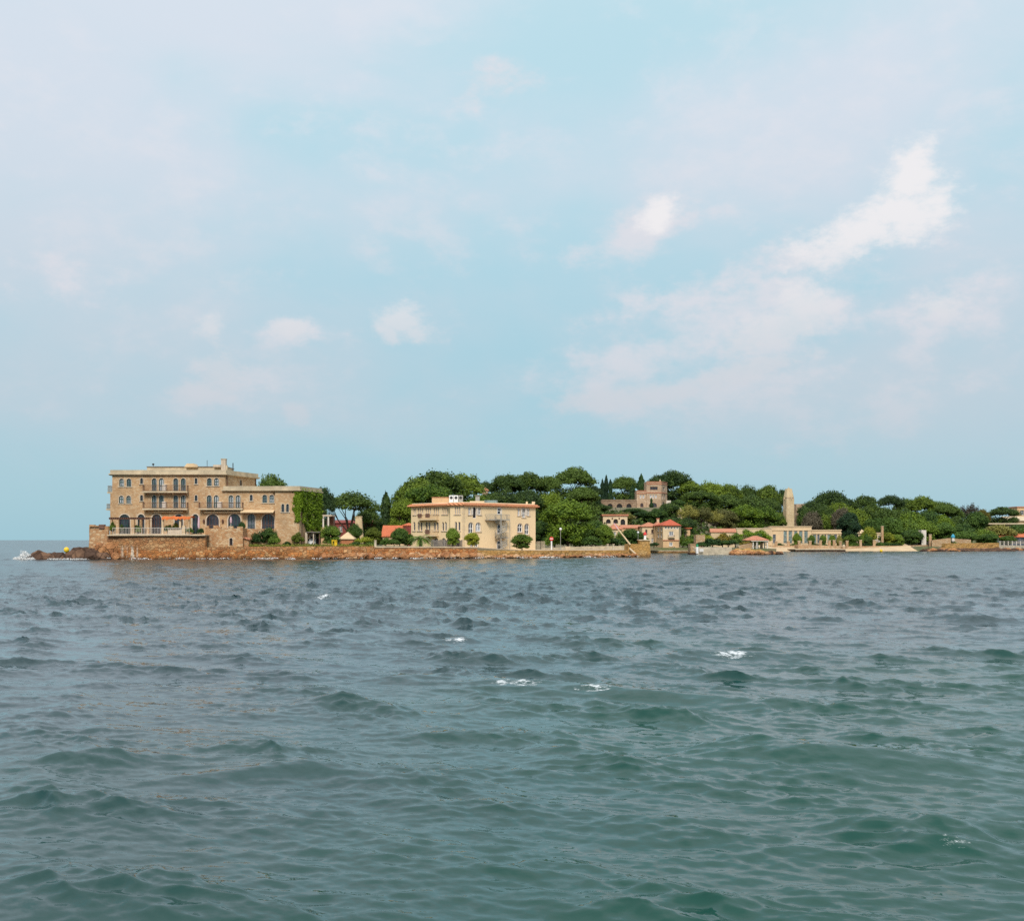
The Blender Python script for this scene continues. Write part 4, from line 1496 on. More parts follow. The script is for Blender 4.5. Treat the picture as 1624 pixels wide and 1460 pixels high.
# ---------------------------------------------------------------- the cream building with the outside stair
CZ = Z(873, 232.5)
corner = (X(735.2, 232.0), 232.0)
left_end = (X(652, 243.4), 243.4)
right_end = (X(849.3, 246.2), 246.2)
f_r = Face(corner, right_end)
f_l = Face(left_end, corner)
cream = thing('cream_building', (corner[0], corner[1] + 6, CZ), 'cream three-storey seaside building with orange tiled eaves and outside stair', 'building')
uj0, uj1 = f_l.u(712.5), f_l.u(719.5)
f_l1 = Face(left_end, f_l.pt(uj0, 0)[:2])
jog = f_l.pt(uj1, 0, 0.9)
f_j = Face(f_l1.p1[:2], jog[:2])
f_l2 = Face(jog[:2], (corner[0], corner[1]))
ztop = Z(801.0, 232.0)
cx_ = lambda u: 640 + u / 7.382
cy_ = lambda v: 770 + v / 7.382
r_ops, l1_ops, l2_ops = [], [], []
for u, w, v0, v1, st in ((773, 30, 255, 340, 'w'), (832, 44, 246, 380, 'open'), (890, 32, 255, 340, 'w'), (1122, 46, 258, 338, 'd'), (1350, 28, 266, 350, 'w'), (1407, 40, 258, 370, 'w'),
                         (1462, 28, 266, 350, 'w'), (787, 56, 428, 555, 'w'), (873, 62, 430, 536, 'c'), (1120, 44, 450, 562, 'd'), (1362, 58, 440, 543, 'w'), (1442, 52, 442, 570, 'w'),
                         (797, 34, 632, 720, 'w'), (852, 44, 625, 720, 'w'), (1122, 54, 640, 750, 'd')):
    r_ops.append((f_r.opening(cx_(u), w / 7.382, cy_(v0), cy_(v1), 'round'), st))
for c in (197, 288, 382, 483):
    for du in (-24, 0, 23):
        l1_ops.append((f_l1.opening(cx_(c + du), 15 / 7.382, cy_(250 if c > 250 else 258), cy_(335), 'round'), 't'))
for c in (122, 137):
    l1_ops.append((f_l1.opening(cx_(c), 13 / 7.382, cy_(262), cy_(342), 'round'), 't'))
for c in (125, 175, 207, 268, 300, 363, 397, 460, 493):
    l1_ops.append((f_l1.opening(cx_(c), 24 / 7.382, cy_(424), cy_(528), 'round'), 't'))
for c, w in ((375, 60), (470, 52)):
    l1_ops.append((f_l1.opening(cx_(c), w / 7.382, cy_(612), cy_(715), 'round'), 'g'))
for du in (-25, 0, 24):
    l2_ops.append((f_l2.opening(cx_(632 + du), 16 / 7.382, cy_(246), cy_(336), 'round'), 't'))
for c in (612, 652):
    l2_ops.append((f_l2.opening(cx_(c), 26 / 7.382, cy_(422), cy_(526), 'round'), 't'))
l2_ops.append((f_l2.opening(cx_(632), 44 / 7.382, cy_(620), cy_(715), 'round'), 'g'))
for f, ops in ((f_r, r_ops), (f_l1, l1_ops), (f_l2, l2_ops), (f_j, [])):
    mb = MB()
    wall_mesh(mb, f, 0, f.len, CZ - 0.6, ztop, [o[0] for o in ops], depth=0.3)
    mb.build('wall', M['cream'], cream)
    if f is f_j:
        mb = MB()
        back = Vector((left_end[0] + right_end[0] - corner[0], left_end[1] + right_end[1] - corner[1], 0))
        for a, b_ in ((f_r.p1, back), (back, f_l1.p0)):
            mb.add([(a.x, a.y, CZ - 0.6), (b_.x, b_.y, CZ - 0.6), (b_.x, b_.y, ztop), (a.x, a.y, ztop)], [(0, 1, 2, 3)])
        mb.build('wall', M['cream'], cream)
    for o, st in ops:
        if st == 'open':
            w_ = window(f, o, cream, frame='white', pane='shade_black', trim=None, sill=False, mullion=0, transom=False, name='balcony_door', t=0.08)  # open door: its pane is a sheet coloured as the shade inside
        elif st == 'd':
            window(f, o, cream, frame='white', pane='glass_dark', trim='white', sill=False, mullion=0, name='door', t=0.16, trim_w=0.1)
        elif st == 'c':
            window(f, o, cream, frame='white', pane='glass_curtain', trim='trim_stone', t=0.12, trim_w=0.08)
        elif st == 't':
            window(f, o, cream, frame='offwhite', pane=rnd.choice(['glass_grey', 'glass_dark', 'glass_dark']), trim=None, mullion=0, transom=False, t=0.09, sill=True)
        elif st == 'g':
            window(f, o, cream, frame='offwhite', pane='shade_black', trim=None, mullion=1, sill=False, name='arched_door')
        else:
            window(f, o, cream, frame='white', pane='glass_dark', trim='trim_stone', t=0.13, trim_w=0.08)
# folded shutters beside the upper windows of the right face
for u, v0, v1 in ((802, 262, 342), (862, 262, 342), (1380, 268, 350), (1432, 268, 350)):
    uu = f_r.u(cx_(u))
    mb = MB()
    fbox(mb, f_r, uu - 0.22, uu + 0.22, f_r.z(cy_(v1), uu), f_r.z(cy_(v0), uu), 0.01, 0.07)
    mb.build('shutter', M['offwhite'], cream)
# tiled eave round the flat roof
poly = [f_l1.p0[:2], f_l1.p1[:2], jog[:2], corner, right_end, tuple(back[:2])]
cornice_ring(poly, ztop, Z(796.8, 232.0), 0.6, cream, M['tile_eave'], name='tiled_eave', roof_drop=0.2, step=0.26)
P2 = [Vector((p_[0], p_[1])) for p_ in poly]
mb = MB()
mb.prism([(p_.x, p_.y) for p_ in [P2[0], P2[3], P2[4], P2[5]]], Z(796.6, 232) - 0.1, Z(796.6, 232) + 0.12, 0.02)
mb.build('roof', M['cream_pale'], cream)
# corner post between the two lit faces (rusticated quoin)
for k in range(11):
    mb = MB()
    z0 = CZ + 0.2 + k * (ztop - CZ - 0.3) / 11
    for f, s in ((f_l2, -1), (f_r, 1)):
        w_ = 0.42 if k % 2 else 0.26
        u0 = f.len - w_ if s < 0 else 0.0
        fbox(mb, f, u0, u0 + w_, z0, z0 + (ztop - CZ) / 11 * 0.86, -0.05, 0.035)
    mb.build('quoin', M['cream_pale'], cream)


def cream_roofbox(px0, px1, y0, y1, Y, d, name, mat):
    mb = MB()
    mb.box(X(px0, Y), X(px1, Y), Y, Y + d, Z(y1, Y), Z(y0, Y))
    return mb.build(name, M[mat], cream)


cream_roofbox(685, 712, 788.8, 797, 241, 3.0, 'roof_parapet', 'peach')
cream_roofbox(684.5, 712.5, 788, 788.75, 240.9, 3.2, 'parapet_coping', 'tile_salmon')
for i in range(3):
    c_ = cream_roofbox(712.3 + i * 7.4, 719 + i * 7.4, 785.2, 796.5, 239, 2.2, 'air_conditioner', 'white' if i != 2 else 'grey_metal')
    mb = MB()
    mb.lathe((0, 0, 0), [(0.3, 0), (0.3, 0.05)], 10)
    mb.v = [(X(715.7 + i * 7.4, 239) + v_[0], 238.99 - v_[2], Z(789, 239) + v_[1]) for v_ in mb.v]
    mb.build('fan_grille', M['black_metal'], c_)
cream_roofbox(754, 760.5, 785.6, 795.5, 241, 1.2, 'roof_vent', 'grey_metal')
cream_roofbox(752.5, 762, 785, 785.5, 240.7, 1.8, 'vent_cap', 'grey_metal')
cream_roofbox(768, 789, 793.0, 796.8, 243, 4, 'skylight', 'glass_green')
cream_roofbox(745, 768, 794.2, 796.8, 240, 3, 'roof_duct', 'cream_pale')
for px in (834, 843.5):
    cream_roofbox(px, px + (3 if px < 840 else 5), 795.2, 799, 247.3, 1.0, 'roof_housing', 'cream_pale')
# balconies of the left face
balcony(f_l1, cx_(205), cx_(415), cy_(392), cy_(404), cy_(335), cream, depth=1.0, rail='sand_plaster', slab='cream_pale')
balcony(f_l1, cx_(292), cx_(415), cy_(578), cy_(592), cy_(515), cream, depth=1.0, rail='sand_plaster', slab='cream_pale')
for u0, u1, v0, v1 in ((210, 256, 330, 376), (300, 350, 328, 374), (298, 348, 515, 565)):
    mb = MB()
    a, b_ = f_l1.u(cx_(u0)), f_l1.u(cx_(u1))
    fbox(mb, f_l1, a, b_, f_l1.z(cy_(v1), a), f_l1.z(cy_(v0), a), 0.96, 1.02)
    mb.build('balcony_screen', M['rust_iron'], cream)
# the outside stair: landings and a helical flight round a post
st = thing('spiral_staircase', f_r.pt(f_r.u(cx_(1110)), CZ), 'grey iron spiral fire stair against the cream building', 'staircase')
uL0, uL1 = f_r.u(cx_(950)), f_r.u(cx_(1195))
for (ua, ub, vs, vr) in ((uL0, uL1, 398, 336), (f_r.u(cx_(1100)), f_r.u(cx_(1180)), 606, 532)):
    zs = f_r.z(cy_(vs), (ua + ub) / 2)
    mb = MB()
    fbox(mb, f_r, ua, ub, zs - 0.14, zs, 0.004, 1.25)
    s_ = mb.build('landing', M['grey_metal'], st)
    railing(f_r, ua + 0.04, ub - 0.04, zs + 0.002, 1.05, 1.24, s_, 'grey_metal', step=0.24)
uc = f_r.u(cx_(1085))
c0 = f_r.pt(uc, CZ, 1.35)
mb = MB()
mb.tube([c0, c0 + Vector((0, 0, f_r.z(cy_(330), uc) - CZ))], 0.11, 8)
mb.build('post', M['grey_metal'], st)
zt_ = f_r.z(cy_(398), uc)
steps = 42
ang0 = math.atan2(f_r.n.y, f_r.n.x) - 1.4
prev = None
rail = MB()
for i in range(steps):
    a = ang0 + i * (2 * math.pi * 2.0 / steps)
    z = CZ + 0.2 + (zt_ - CZ - 0.2) * i / (steps - 1)
    da = 2 * math.pi * 2.0 / steps * 0.95
    mb = MB()
    r0, r1 = 0.12, 1.2
    q = [(c0.x + r_ * math.cos(t_), c0.y + r_ * math.sin(t_)) for r_, t_ in ((r0, a), (r1, a), (r1, a + da), (r0, a + da))]
    mb.add([(x, y, z - 0.05) for x, y in q] + [(x, y, z) for x, y in q], [(3, 2, 1, 0), (4, 5, 6, 7), (0, 1, 5, 4), (1, 2, 6, 5), (2, 3, 7, 6), (3, 0, 4, 7)])
    mb.build('step', M['grey_metal'], st)
    pt = Vector((c0.x + 1.2 * math.cos(a), c0.y + 1.2 * math.sin(a), z))
    rail.tube([pt, pt + Vector((0, 0, 1.0))], 0.02, 4)
    if prev is not None:
        rail.tube([prev + Vector((0, 0, 1.0)), pt + Vector((0, 0, 1.0))], 0.03, 4)
        rail.tube([prev - Vector((0, 0, 0.08)), pt - Vector((0, 0, 0.08))], 0.07, 4)
        rail.tube([prev + Vector((0, 0, 0.5)), pt + Vector((0, 0, 0.5))], 0.02, 4)
    prev = pt
rail.build('handrail', M['grey_metal'], st)
mb = MB()
for u in (1195,):
    uu = f_r.u(cx_(u))
    mb.tube([f_r.pt(uu, CZ, 1.2), f_r.pt(uu, zt_, 1.2)], 0.05, 6)
mb.build('support_column', M['grey_metal'], st)


# ---------------------------------------------------------------- smaller buildings, left to right
# porch house right of the ivy wall
pr = thing('porch_house', (X(516, 246), 246, 2.1), 'pale roofed porch on columns between the ivy wall and the round garden tree', 'porch')
Y = 246.0
mb = MB(); mb.box(X(500, Y), X(526, Y), Y, Y + 5, Z(818.5, Y), Z(816, Y)); mb.build('roof', M['trim_stone'], pr)
for px in (512.5, 520.5):
    mb = MB(); mb.box(X(px - 1.1, Y), X(px + 1.1, Y), Y + 0.1, Y + 0.4, Z(836, Y), Z(818.6, Y)); mb.build('column', M['offwhite'], pr)
mb = MB(); mb.box(X(500, Y), X(534, Y), Y + 0.0, Y + 5, 1.8, Z(836.1, Y)); mb.build('wall', M['peach'], pr)
mb = MB(); mb.box(X(512, Y), X(519, Y), Y + 4.5, Y + 4.8, Z(836, Y), Z(822, Y)); mb.build('back_window', M['glass_curtain'], pr)
mb = MB(); mb.box(X(520.8, Y), X(525.8, Y), Y + 2.5, Y + 4.8, Z(836, Y), Z(818.6, Y)); mb.build('back_wall', M['dark_wood'], pr)
# dark red house and its stone chimney
rh_, f_rh, ze_ = house('red_house', 'long dark red house half hidden behind the umbrella pine', 528, 598, 300, 7, 829.5, wall='dark_red', roof='gable', rh=0.7, over=0.3, rmat='dark_red',
                       ops=[(540, 5, 834, 843, 'flat'), (586, 5, 834, 843, 'flat')], pane='glass_dark')
chm = thing('chimney_stack', (X(569.5, 262), 262, 2.1), 'tall tapering pale stone chimney before the dark red house', 'chimney')
mb = MB()
Y = 262.0
mb.hexa([(X(562, Y), Y, 1.6), (X(577, Y), Y, 1.6), (X(577, Y), Y + 1.6, 1.6), (X(562, Y), Y + 1.6, 1.6)],
        [(X(563.5, Y), Y + 0.2, Z(820, Y)), (X(573, Y), Y + 0.2, Z(820, Y)), (X(573, Y), Y + 1.4, Z(820, Y)), (X(563.5, Y), Y + 1.4, Z(820, Y))])
mb.build('stack', M['tower_stone'], chm)
mb = MB(); mb.box(X(563, Y), X(573.6, Y), Y + 0.1, Y + 1.5, Z(819.9, Y), Z(818.4, Y)); mb.build('cap', M['tower_stone'], chm)
# hut with tan tent roof
hut, f_h, z_h = house('garden_hut', 'orange brick garden hut under a pale tan pitched roof', 539.5, 560, 228, 4, 855.2, z0=1.9, wall='brick_orange', roof='hip', rh=1.25, over=0.25, rmat='sand_plaster', cat='hut')
mb = MB(); mb.box(X(535.5, 228), X(538.5, 228), 227.7, 228.4, 1.9, Z(846, 228)); mb.build('gate_post', M['grey_wood'], hut)
# orange-roofed house left of the cream building
oh, f_o, z_o = house('orange_roof_house', 'low house with bright orange tiled roof beside the cream building', 607, 646, 262, 7.5, 851, wall='sand_plaster', roof='gable', rh=2.35, over=0.35, rmat='tile_orange',
                     ops=[(614, 5, 854.5, 861, 'flat')])
mb = MB(); mb.box(X(640, 264), X(656, 264), 263, 268, 2, Z(834, 264)); mb.build('red_gable', M['dark_red'], oh)
mb = MB(); roof_hip(mb, Face((X(640, 264), 263), (X(656, 264), 263)), 0, 2.2, 5, Z(833.9, 264) + 0.2, 0.5, 0.2); mb.build('side_roof', M['tile_orange'], oh)
# yellow folding kiosk / stand on the sea wall garden
ky = thing('yellow_stand', (X(530, 217.5), 217.5, 2.2), 'bright yellow four-legged stand on the lawn above the sea wall', 'stand')
Y = 217.5
mb = MB(); mb.box(X(526, Y), X(534.2, Y), Y, Y + 0.8, Z(857.6, Y), Z(856.2, Y)); mb.build('top', M['yellow_plastic'], ky)
for px, dy in ((526.6, 0.05), (531.5, 0.05), (533.7, 0.6), (527.5, 0.6)):
    mb = MB(); mb.box(X(px - 0.5, Y), X(px + 0.5, Y), Y + dy, Y + dy + 0.12, 2.0, Z(857.7, Y)); mb.build('leg', M['yellow_plastic'], ky)
mb = MB(); mb.box(X(530, Y), X(534, Y), Y + 0.2, Y + 0.3, 2.35, Z(857.7, Y)); mb.build('panel', M['yellow_plastic'], ky)


# cars in the yard
def car(px0, px1, ytop, Y, mat, label):
    x0, x1 = X(px0, Y), X(px1, Y)
    L = x1 - x0
    zb = 2.3
    ht = max(1.35, Z(ytop, Y) - zb)
    root = thing('parked_car', ((x0 + x1) / 2, Y, zb), label, 'car', 'cars parked by the stone hotel')
    prof = [(0.0, 0.25), (0.0, 0.55), (0.06, 0.66), (0.20, 0.70), (0.33, 0.98), (0.70, 1.0), (0.86, 0.72), (0.98, 0.64), (1.0, 0.3), (0.98, 0.22), (0.02, 0.22)]
    mb = MB()
    n = len(prof)
    for yy, k in ((Y, 0.08), (Y + 0.15, 0.0), (Y + 1.55, 0.0), (Y + 1.7, 0.08)):
        for a, h_ in prof:
            c = (a - 0.5) * (1 - k * (0.9 if h_ > 0.75 else 0.1)) + 0.5
            mb.v.append((x0 + L * c, yy + (0.12 if h_ > 0.75 and yy < Y + 0.5 else 0) - (0.12 if h_ > 0.75 and yy > Y + 0.5 else 0), zb + h_ * ht))
    for r_ in range(3):
        for i in range(n):
            mb.f.append((r_ * n + i, r_ * n + (i + 1) % n, (r_ + 1) * n + (i + 1) % n, (r_ + 1) * n + i))
    mb.f += [tuple(range(n)), tuple(range(4 * n - 1, 3 * n - 1, -1))]
    mb.build('body', mat, root, smooth=False)
    for a0, a1 in ((0.29, 0.49), (0.52, 0.74)):
        g = MB()
        g.add([(x0 + L * a0, Y - 0.012, zb + 0.70 * ht), (x0 + L * a1, Y - 0.012, zb + 0.70 * ht), (x0 + L * (a1 - 0.04), Y + 0.10, zb + 0.95 * ht), (x0 + L * (a0 + 0.07), Y + 0.10, zb + 0.95 * ht)], [(0, 1, 2, 3)])
        g.build('side_window', M['glass_dark'], root)
    for a in (0.2, 0.8):
        for yy in (Y - 0.02, Y + 1.52):
            w = MB()
            w.lathe((0, 0, 0), [(0.2, 0.0), (0.32, 0.02), (0.32, 0.18), (0.2, 0.2)], 14)
            w.v = [(x0 + L * a + q[0], yy + q[2], zb + 0.32 + q[1]) for q in w.v]
            w.build('wheel', M['rubber'], root)


car(482.5, 500.5, 857.0, 224.5, M['car_white'], 'white car parked before the stone hotel\'s dark garage door')
car(471.5, 484, 857.5, 227.5, M['car_dark'], 'dark car parked beside the white car below the ivy wall')

# the villa on the hill: tower, lower wing, red string courses
VY = 400.0
vl = thing('hill_villa', (X(1035, VY), VY, 9), 'square brown stone villa tower with red bands on the wooded hill', 'villa')


def villa_block(px0, px1, ytop, ybase, Y, depth, ops, bands, right=None):
    f = Face((X(px0, Y), Y), (X(px1, Y), Y))
    oo = [f.opening(*o[:5]) for o in ops]
    mb = MB()
    z0, z1 = Z(ybase, Y), Z(ytop, Y)
    wall_mesh(mb, f, 0, f.len, z0, z1, oo, depth=0.4)
    r_p = right if right else (f.p1.x, Y + depth)
    f2 = Face(f.p1[:2], r_p)
    o2 = []
    if right:
        o2 = [f2.opening(1053, 2.4, 772, 777.5, 'flat'), f2.opening(1050.5, 2.0, 784.5, 791, 'flat'), f2.opening(1054, 2.0, 784.5, 791, 'flat'), f2.opening(1052, 4.2, 795.5, 803, 'round')]
    wall_mesh(mb, f2, 0, f2.len, z0, z1, o2, depth=0.4)
    q0, q1, q2 = Vector((r_p[0], r_p[1], 0)), Vector((f.p0.x, Y + depth, 0)), f.p0
    for a, b_ in ((q0, q1), (q1, q2)):
        mb.add([(a.x, a.y, z0), (b_.x, b_.y, z0), (b_.x, b_.y, z1), (a.x, a.y, z1)], [(0, 1, 2, 3)])
    mb.add([(f.p0.x, f.p0.y, z1 - 0.3), (f.p1.x, f.p1.y, z1 - 0.3), (q0.x, q0.y, z1 - 0.3), (q1.x, q1.y, z1 - 0.3)], [(0, 1, 2, 3)])
    mb.build('wall', M['villa_stone'], vl)
    for o, s in zip(oo, ops):
        window(f, o, vl, frame='white' if s[5] == 'light' else 'dark_wood', pane='glass_curtain' if s[5] == 'light' else 'glass_dark', trim=None, t=0.12, mullion=0 if s[1] < 4 else 2, transom=False, sill=False)
    for o in o2:
        window(f2, o, vl, frame='offwhite', pane='glass_grey', trim=None, t=0.1, mullion=0, transom=False, sill=False)
    for yb in bands:
        mb = MB()
        zb = Z(yb, Y)
        fbox(mb, f, -0.12, f.len + 0.12, zb - 0.12, zb + 0.16, 0.003, 0.14)
        fbox(mb, f2, 0.15, f2.len, zb - 0.12, zb + 0.16, 0.003, 0.12)
        mb.build('string_course', M['tile_salmon'], vl)
    return f


villa_block(1025.5, 1049, 763.3, 822, VY, 8, [(1037, 12, 771.5, 776.8, 'flat', 'dark'), (1032, 2.6, 784.5, 789.5, 'round', 'light'), (1036.2, 2.6, 784.5, 789.5, 'round', 'light'), (1040.4, 2.6, 784.5, 789.5, 'round', 'light'),
                                             (1037, 9.5, 797, 806, 'round', 'dark')], [764.2, 767.3, 781.2, 805.5], right=(X(1058, 407), 407))
villa_block(1009.8, 1025.3, 777.5, 824, VY + 0.6, 7, [(1016, 2.4, 784.8, 789.8, 'flat', 'light'), (1020.5, 2.4, 784.8, 789.8, 'flat', 'light'), (1018, 5, 797.5, 804, 'round', 'dark')], [778.3, 782.2, 807])
mb = MB(); mb.box(X(1046, 402), X(1048, 402), 402, 402.6, Z(763.4, 402), Z(760.5, 402)); mb.build('chimney', M['villa_stone'], vl)
mb = MB(); mb.box(X(1051, VY + 6), X(1064, VY + 6), VY + 6, VY + 9, Z(808, VY), Z(792.5, VY)); mb.build('side_porch', M['offwhite'], vl)

# arcaded terrace wall left of the villa
aY = 398.0
house('arcade_wall', 'long brown arcaded wall on the hill, left of the villa', 922, 1009.4, aY, 4, 793.5, z0=6.5, wall='arcade_stone', roof='flat', rmat='arcade_stone', over=0.12, roof_h=0.3, cat='arcade wall',
      ops=[(939, 9, 799, 812, 'round', dict(name='arch')), (953, 8, 799, 812, 'round', dict(name='arch')), (967.5, 8, 798.5, 806, 'round', dict(name='arch')), (982.5, 9, 798.5, 806, 'round', dict(name='arch')),
           (997.5, 8, 798.5, 806, 'round', dict(name='arch'))])
# loggia house
lg, f_lg, z_lg = house('loggia_house', 'cream loggia with three round arches under a salmon tiled eave', 956.3, 995, 350, 6, 817.8, z0=3.0, wall='cream_pale', roof='flat', rmat='tile_salmon', over=0.35, roof_h=0.45, cat='loggia',
                       ops=[(964.8, 7.4, 823, 829.8, 'round', dict(name='arch')), (976.4, 7.4, 822.8, 829.8, 'round', dict(name='arch')), (987.8, 7.4, 823, 832, 'round', dict(name='arch'))])
for px in (971, 982):
    mb = MB(); c = f_lg.pt(f_lg.u(px), Z(821.8, 350), 0.1); mb.lathe(c, [(0.05, -0.3), (0.22, 0), (0.05, 0.3)], 8); mb.build('lantern', M['olive'] if False else M['rust_iron'], lg)
# low salmon-roofed houses below it
house('salmon_roof_house', 'low pale house with salmon roof below the three-arched loggia', 967.5, 985.5, 334, 7, 839.2, z0=1.0, wall='cream_pale', roof='hip', rh=1.5, over=0.35, ops=[(975, 3.2, 843, 848.5, 'flat'), (982, 2.6, 843, 848.5, 'flat')])
house('salmon_roof_house', 'wide salmon-roofed house between the loggia and the harbour house', 986, 1016, 338, 6, 837.5, z0=1.0, wall='peach', roof='gable', rh=0.8, over=0.3, ops=[(993, 3, 841, 847, 'flat'), (1003, 3, 841, 847, 'flat')])
ch_h, f_c, z_c = house('salmon_roof_house', 'two-storey cream house with salmon roof and pale chimney stack', 1018.5, 1043, 330, 8, 835.2, z0=1.0, wall='cream_pale', roof='hip', rh=1.1, over=0.35,
                       ops=[(1025, 3.2, 839.5, 845.5, 'flat', dict(frame='dark_wood')), (1034.5, 3.2, 839.5, 845.5, 'flat', dict(frame='dark_wood')), (1025, 3.2, 853, 860, 'flat'), (1034.5, 3.2, 853, 860, 'flat')])
mb = MB(); mb.box(X(1042.2, 330), X(1045.8, 330), 330.5, 331.5, Z(838, 330), Z(823, 330)); chn = mb.build('chimney', M['sand_plaster'], ch_h)
mb = MB(); mb.box(X(1041.7, 330), X(1046.3, 330), 330.4, 331.6, Z(822.9, 330), Z(821.6, 330)); mb.build('chimney_cap', M['tile_salmon'], chn)
# harbour house with pyramid roof
hY = 317.0
hh = thing('harbour_house', (X(1060, hY), hY, 0.8), 'tall narrow cream harbour house with red pyramid roof and blue-grey attic windows', 'house')
f_hf = Face((X(1051.5, hY), hY), (X(1076.5, hY), hY))
f_hs = Face((X(1040.5, hY + 9), hY + 9), (X(1051.5, hY), hY))
z0h, z1h, z2h = 0.6, Z(856.5, hY), Z(833.5, hY)
ops_f = [f_hf.opening(1056 + i * 4.55, 3.6, 834.8, 839.2, 'flat') for i in range(5)] + [f_hf.opening(1064.5, 7, 842.5, 849.5, 'flat')]
ops_f0 = [f_hf.opening(1064, 5.5, 859.5, 865.5, 'flat'), f_hf.opening(1069.5, 3.5, 867, 873, 'round')]
ops_s = [f_hs.opening(1044, 2.2, 846, 852, 'flat'), f_hs.opening(1048.5, 2.2, 845, 852, 'flat'), f_hs.opening(1044, 2.2, 836, 842, 'flat'), f_hs.opening(1048.5, 2.2, 836, 842, 'flat')]
for f, lo, hi, ops, mt in ((f_hf, z1h, z2h, ops_f, 'cream_pale'), (f_hf, z0h, z1h, ops_f0, 'peach'), (f_hs, z0h, z2h, ops_s, 'peach')):
    mb = MB()
    wall_mesh(mb, f, 0, f.len, lo, hi, ops, depth=0.25)
    if lo == z1h:
        c = Vector((f_hf.p1.x + 2, hY + 10, 0))
        for a, b_ in ((f_hf.p1, c), (c, f_hs.p0)):
            mb.add([(a.x, a.y, z0h), (b_.x, b_.y, z0h), (b_.x, b_.y, hi), (a.x, a.y, hi)], [(0, 1, 2, 3)])
    mb.build('wall', M[mt], hh)
    for o in ops:
        blue = o in ops_f[:5]
        window(f, o, hh, frame='white' if not blue else 'offwhite', pane='glass_grey' if not blue else 'glass_green', trim=None, t=0.14, mullion=1 if o['w'] > 0.9 else 0, transom=False, sill=not blue)
mb = MB(); fbox(mb, f_hf, -0.1, f_hf.len + 0.1, z1h - 0.12, z1h + 0.12, 0.003, 0.18); mb.build('string_course', M['tile_salmon'], hh)
balcony(f_hf, 1059, 1070, 851.2, 852.4, 848.2, hh, depth=0.8, rail='grey_wood', slab='cream_pale')
mb = MB()
ov = 0.45
base = [f_hs.p0 + Vector((-ov, ov, 0)), f_hf.p0 + Vector((-0.2, -ov, 0)), f_hf.p1 + Vector((ov, -ov, 0)), Vector((f_hf.p1.x + 2.3, hY + 10.4, 0))]
apex = Vector((X(1063, hY + 4), hY + 4, Z(823.2, hY + 4)))
ridge2 = Vector((X(1050, hY + 7), hY + 7.5, Z(829.0, hY + 7)))
zb = z2h + 0.02
mb.add([(q.x, q.y, zb) for q in base] + [tuple(apex)] + [(q.x, q.y, zb + 0.15) for q in base], [(3, 2, 1, 0), (5, 6, 4), (6, 7, 4), (7, 8, 4), (8, 5, 4), (0, 1, 6, 5), (1, 2, 7, 6), (2, 3, 8, 7), (3, 0, 5, 8)])
mb.build('roof', M['tile_red'], hh)
house('harbour_house_wing', 'narrow peach side house joining the harbour house to the cream one', 1039, 1050, 326.5, 6, 834, z0=0.8, wall='peach', roof='hip', rh=1.0, over=0.3, rmat='tile_salmon')
# pale rock-like roof high on the slope and the orange garden house
house('hillside_hut', 'small pale gabled hut among the trees below the hill villa', 1071, 1083, 372, 4, 812.5, z0=4, wall='cream_pale', roof='gable', rh=1.4, rmat='cream_pale', over=0.15, cat='hut', yaw=20)
house('garden_house', 'small ochre garden house behind the hedges right of the harbour house', 1080.5, 1094.5, 345, 5, 838, z0=1.0, wall='peach', roof='flat', rmat='tile_orange', over=0.5, roof_h=0.25, ops=[(1087, 4, 842, 848, 'flat', dict(frame='dark_wood'))])
house('low_roof_house', 'long low house with slanting salmon roof above the terraced hedges', 1128, 1166, 330, 5, 844.0, z0=1.0, wall='sand_plaster', roof='gable', rh=0.9, over=0.25, yaw=-6)
house('vine_house', 'flat-roofed sand-coloured house overgrown by vines beside the tall-windowed pavilion', 1168, 1224, 372, 6, 838.3, z0=1.0, wall='sand_plaster', roof='flat', rmat='coping', over=0.1, roof_h=0.25,
      ops=[(1210, 4, 848, 860, 'flat'), (1216, 4, 848, 860, 'flat')])
# gazebo on the mole
gY = 283.0
gzb = thing('gazebo', (X(1200, gY), gY, 1.2), 'small tile-roofed open gazebo beside the harbour mole', 'gazebo')
f_g = Face((X(1193, gY), gY), (X(1217.5, gY), gY))
for px in (1194.5, 1200.5, 1217.0):
    for dd in (0.0, -3.0):
        mb = MB(); u = f_g.u(px); fbox(mb, f_g, u - 0.12, u + 0.12, 0.9, Z(857.2, gY), dd - 0.25, dd); mb.build('column', M['offwhite'], gzb)
mb = MB(); fbox(mb, f_g, f_g.u(1201.5), f_g.u(1206), 0.9, Z(857.3, gY), -2.6, -2.3); mb.build('back_wall', M['white'], gzb)
mb = MB(); fbox(mb, f_g, f_g.u(1209), f_g.u(1213), 0.9, Z(860, gY), -2.6, -2.3); mb.build('bench_wall', M['garden_stone'], gzb)
mb = MB(); roof_hip(mb, f_g, f_g.u(1184), f_g.u(1217), 4.0, Z(857, gY) + 0.2, 0.95, 0.3); mb.build('roof', M['tile_salmon'], gzb)
mb = MB(); fbox(mb, f_g, f_g.u(1191), f_g.u(1219), Z(857.9, gY), Z(857.05, gY), 0.06, 0.34); mb.build('beam', M['offwhite'], gzb)
mb = MB(); mb.hexa([f_g.pt(f_g.u(1172), 0.9, -0.2), f_g.pt(f_g.u(1193), 0.9, -0.2), f_g.pt(f_g.u(1193), 0.9, -2.5), f_g.pt(f_g.u(1172), 0.9, -2.5)],
                   [f_g.pt(f_g.u(1172), Z(866, gY), -0.2), f_g.pt(f_g.u(1193), Z(860, gY), -0.2), f_g.pt(f_g.u(1193), Z(860, gY), -2.5), f_g.pt(f_g.u(1172), Z(866, gY), -2.5)])
mb.build('stair_wall', M['garden_stone'], gzb)

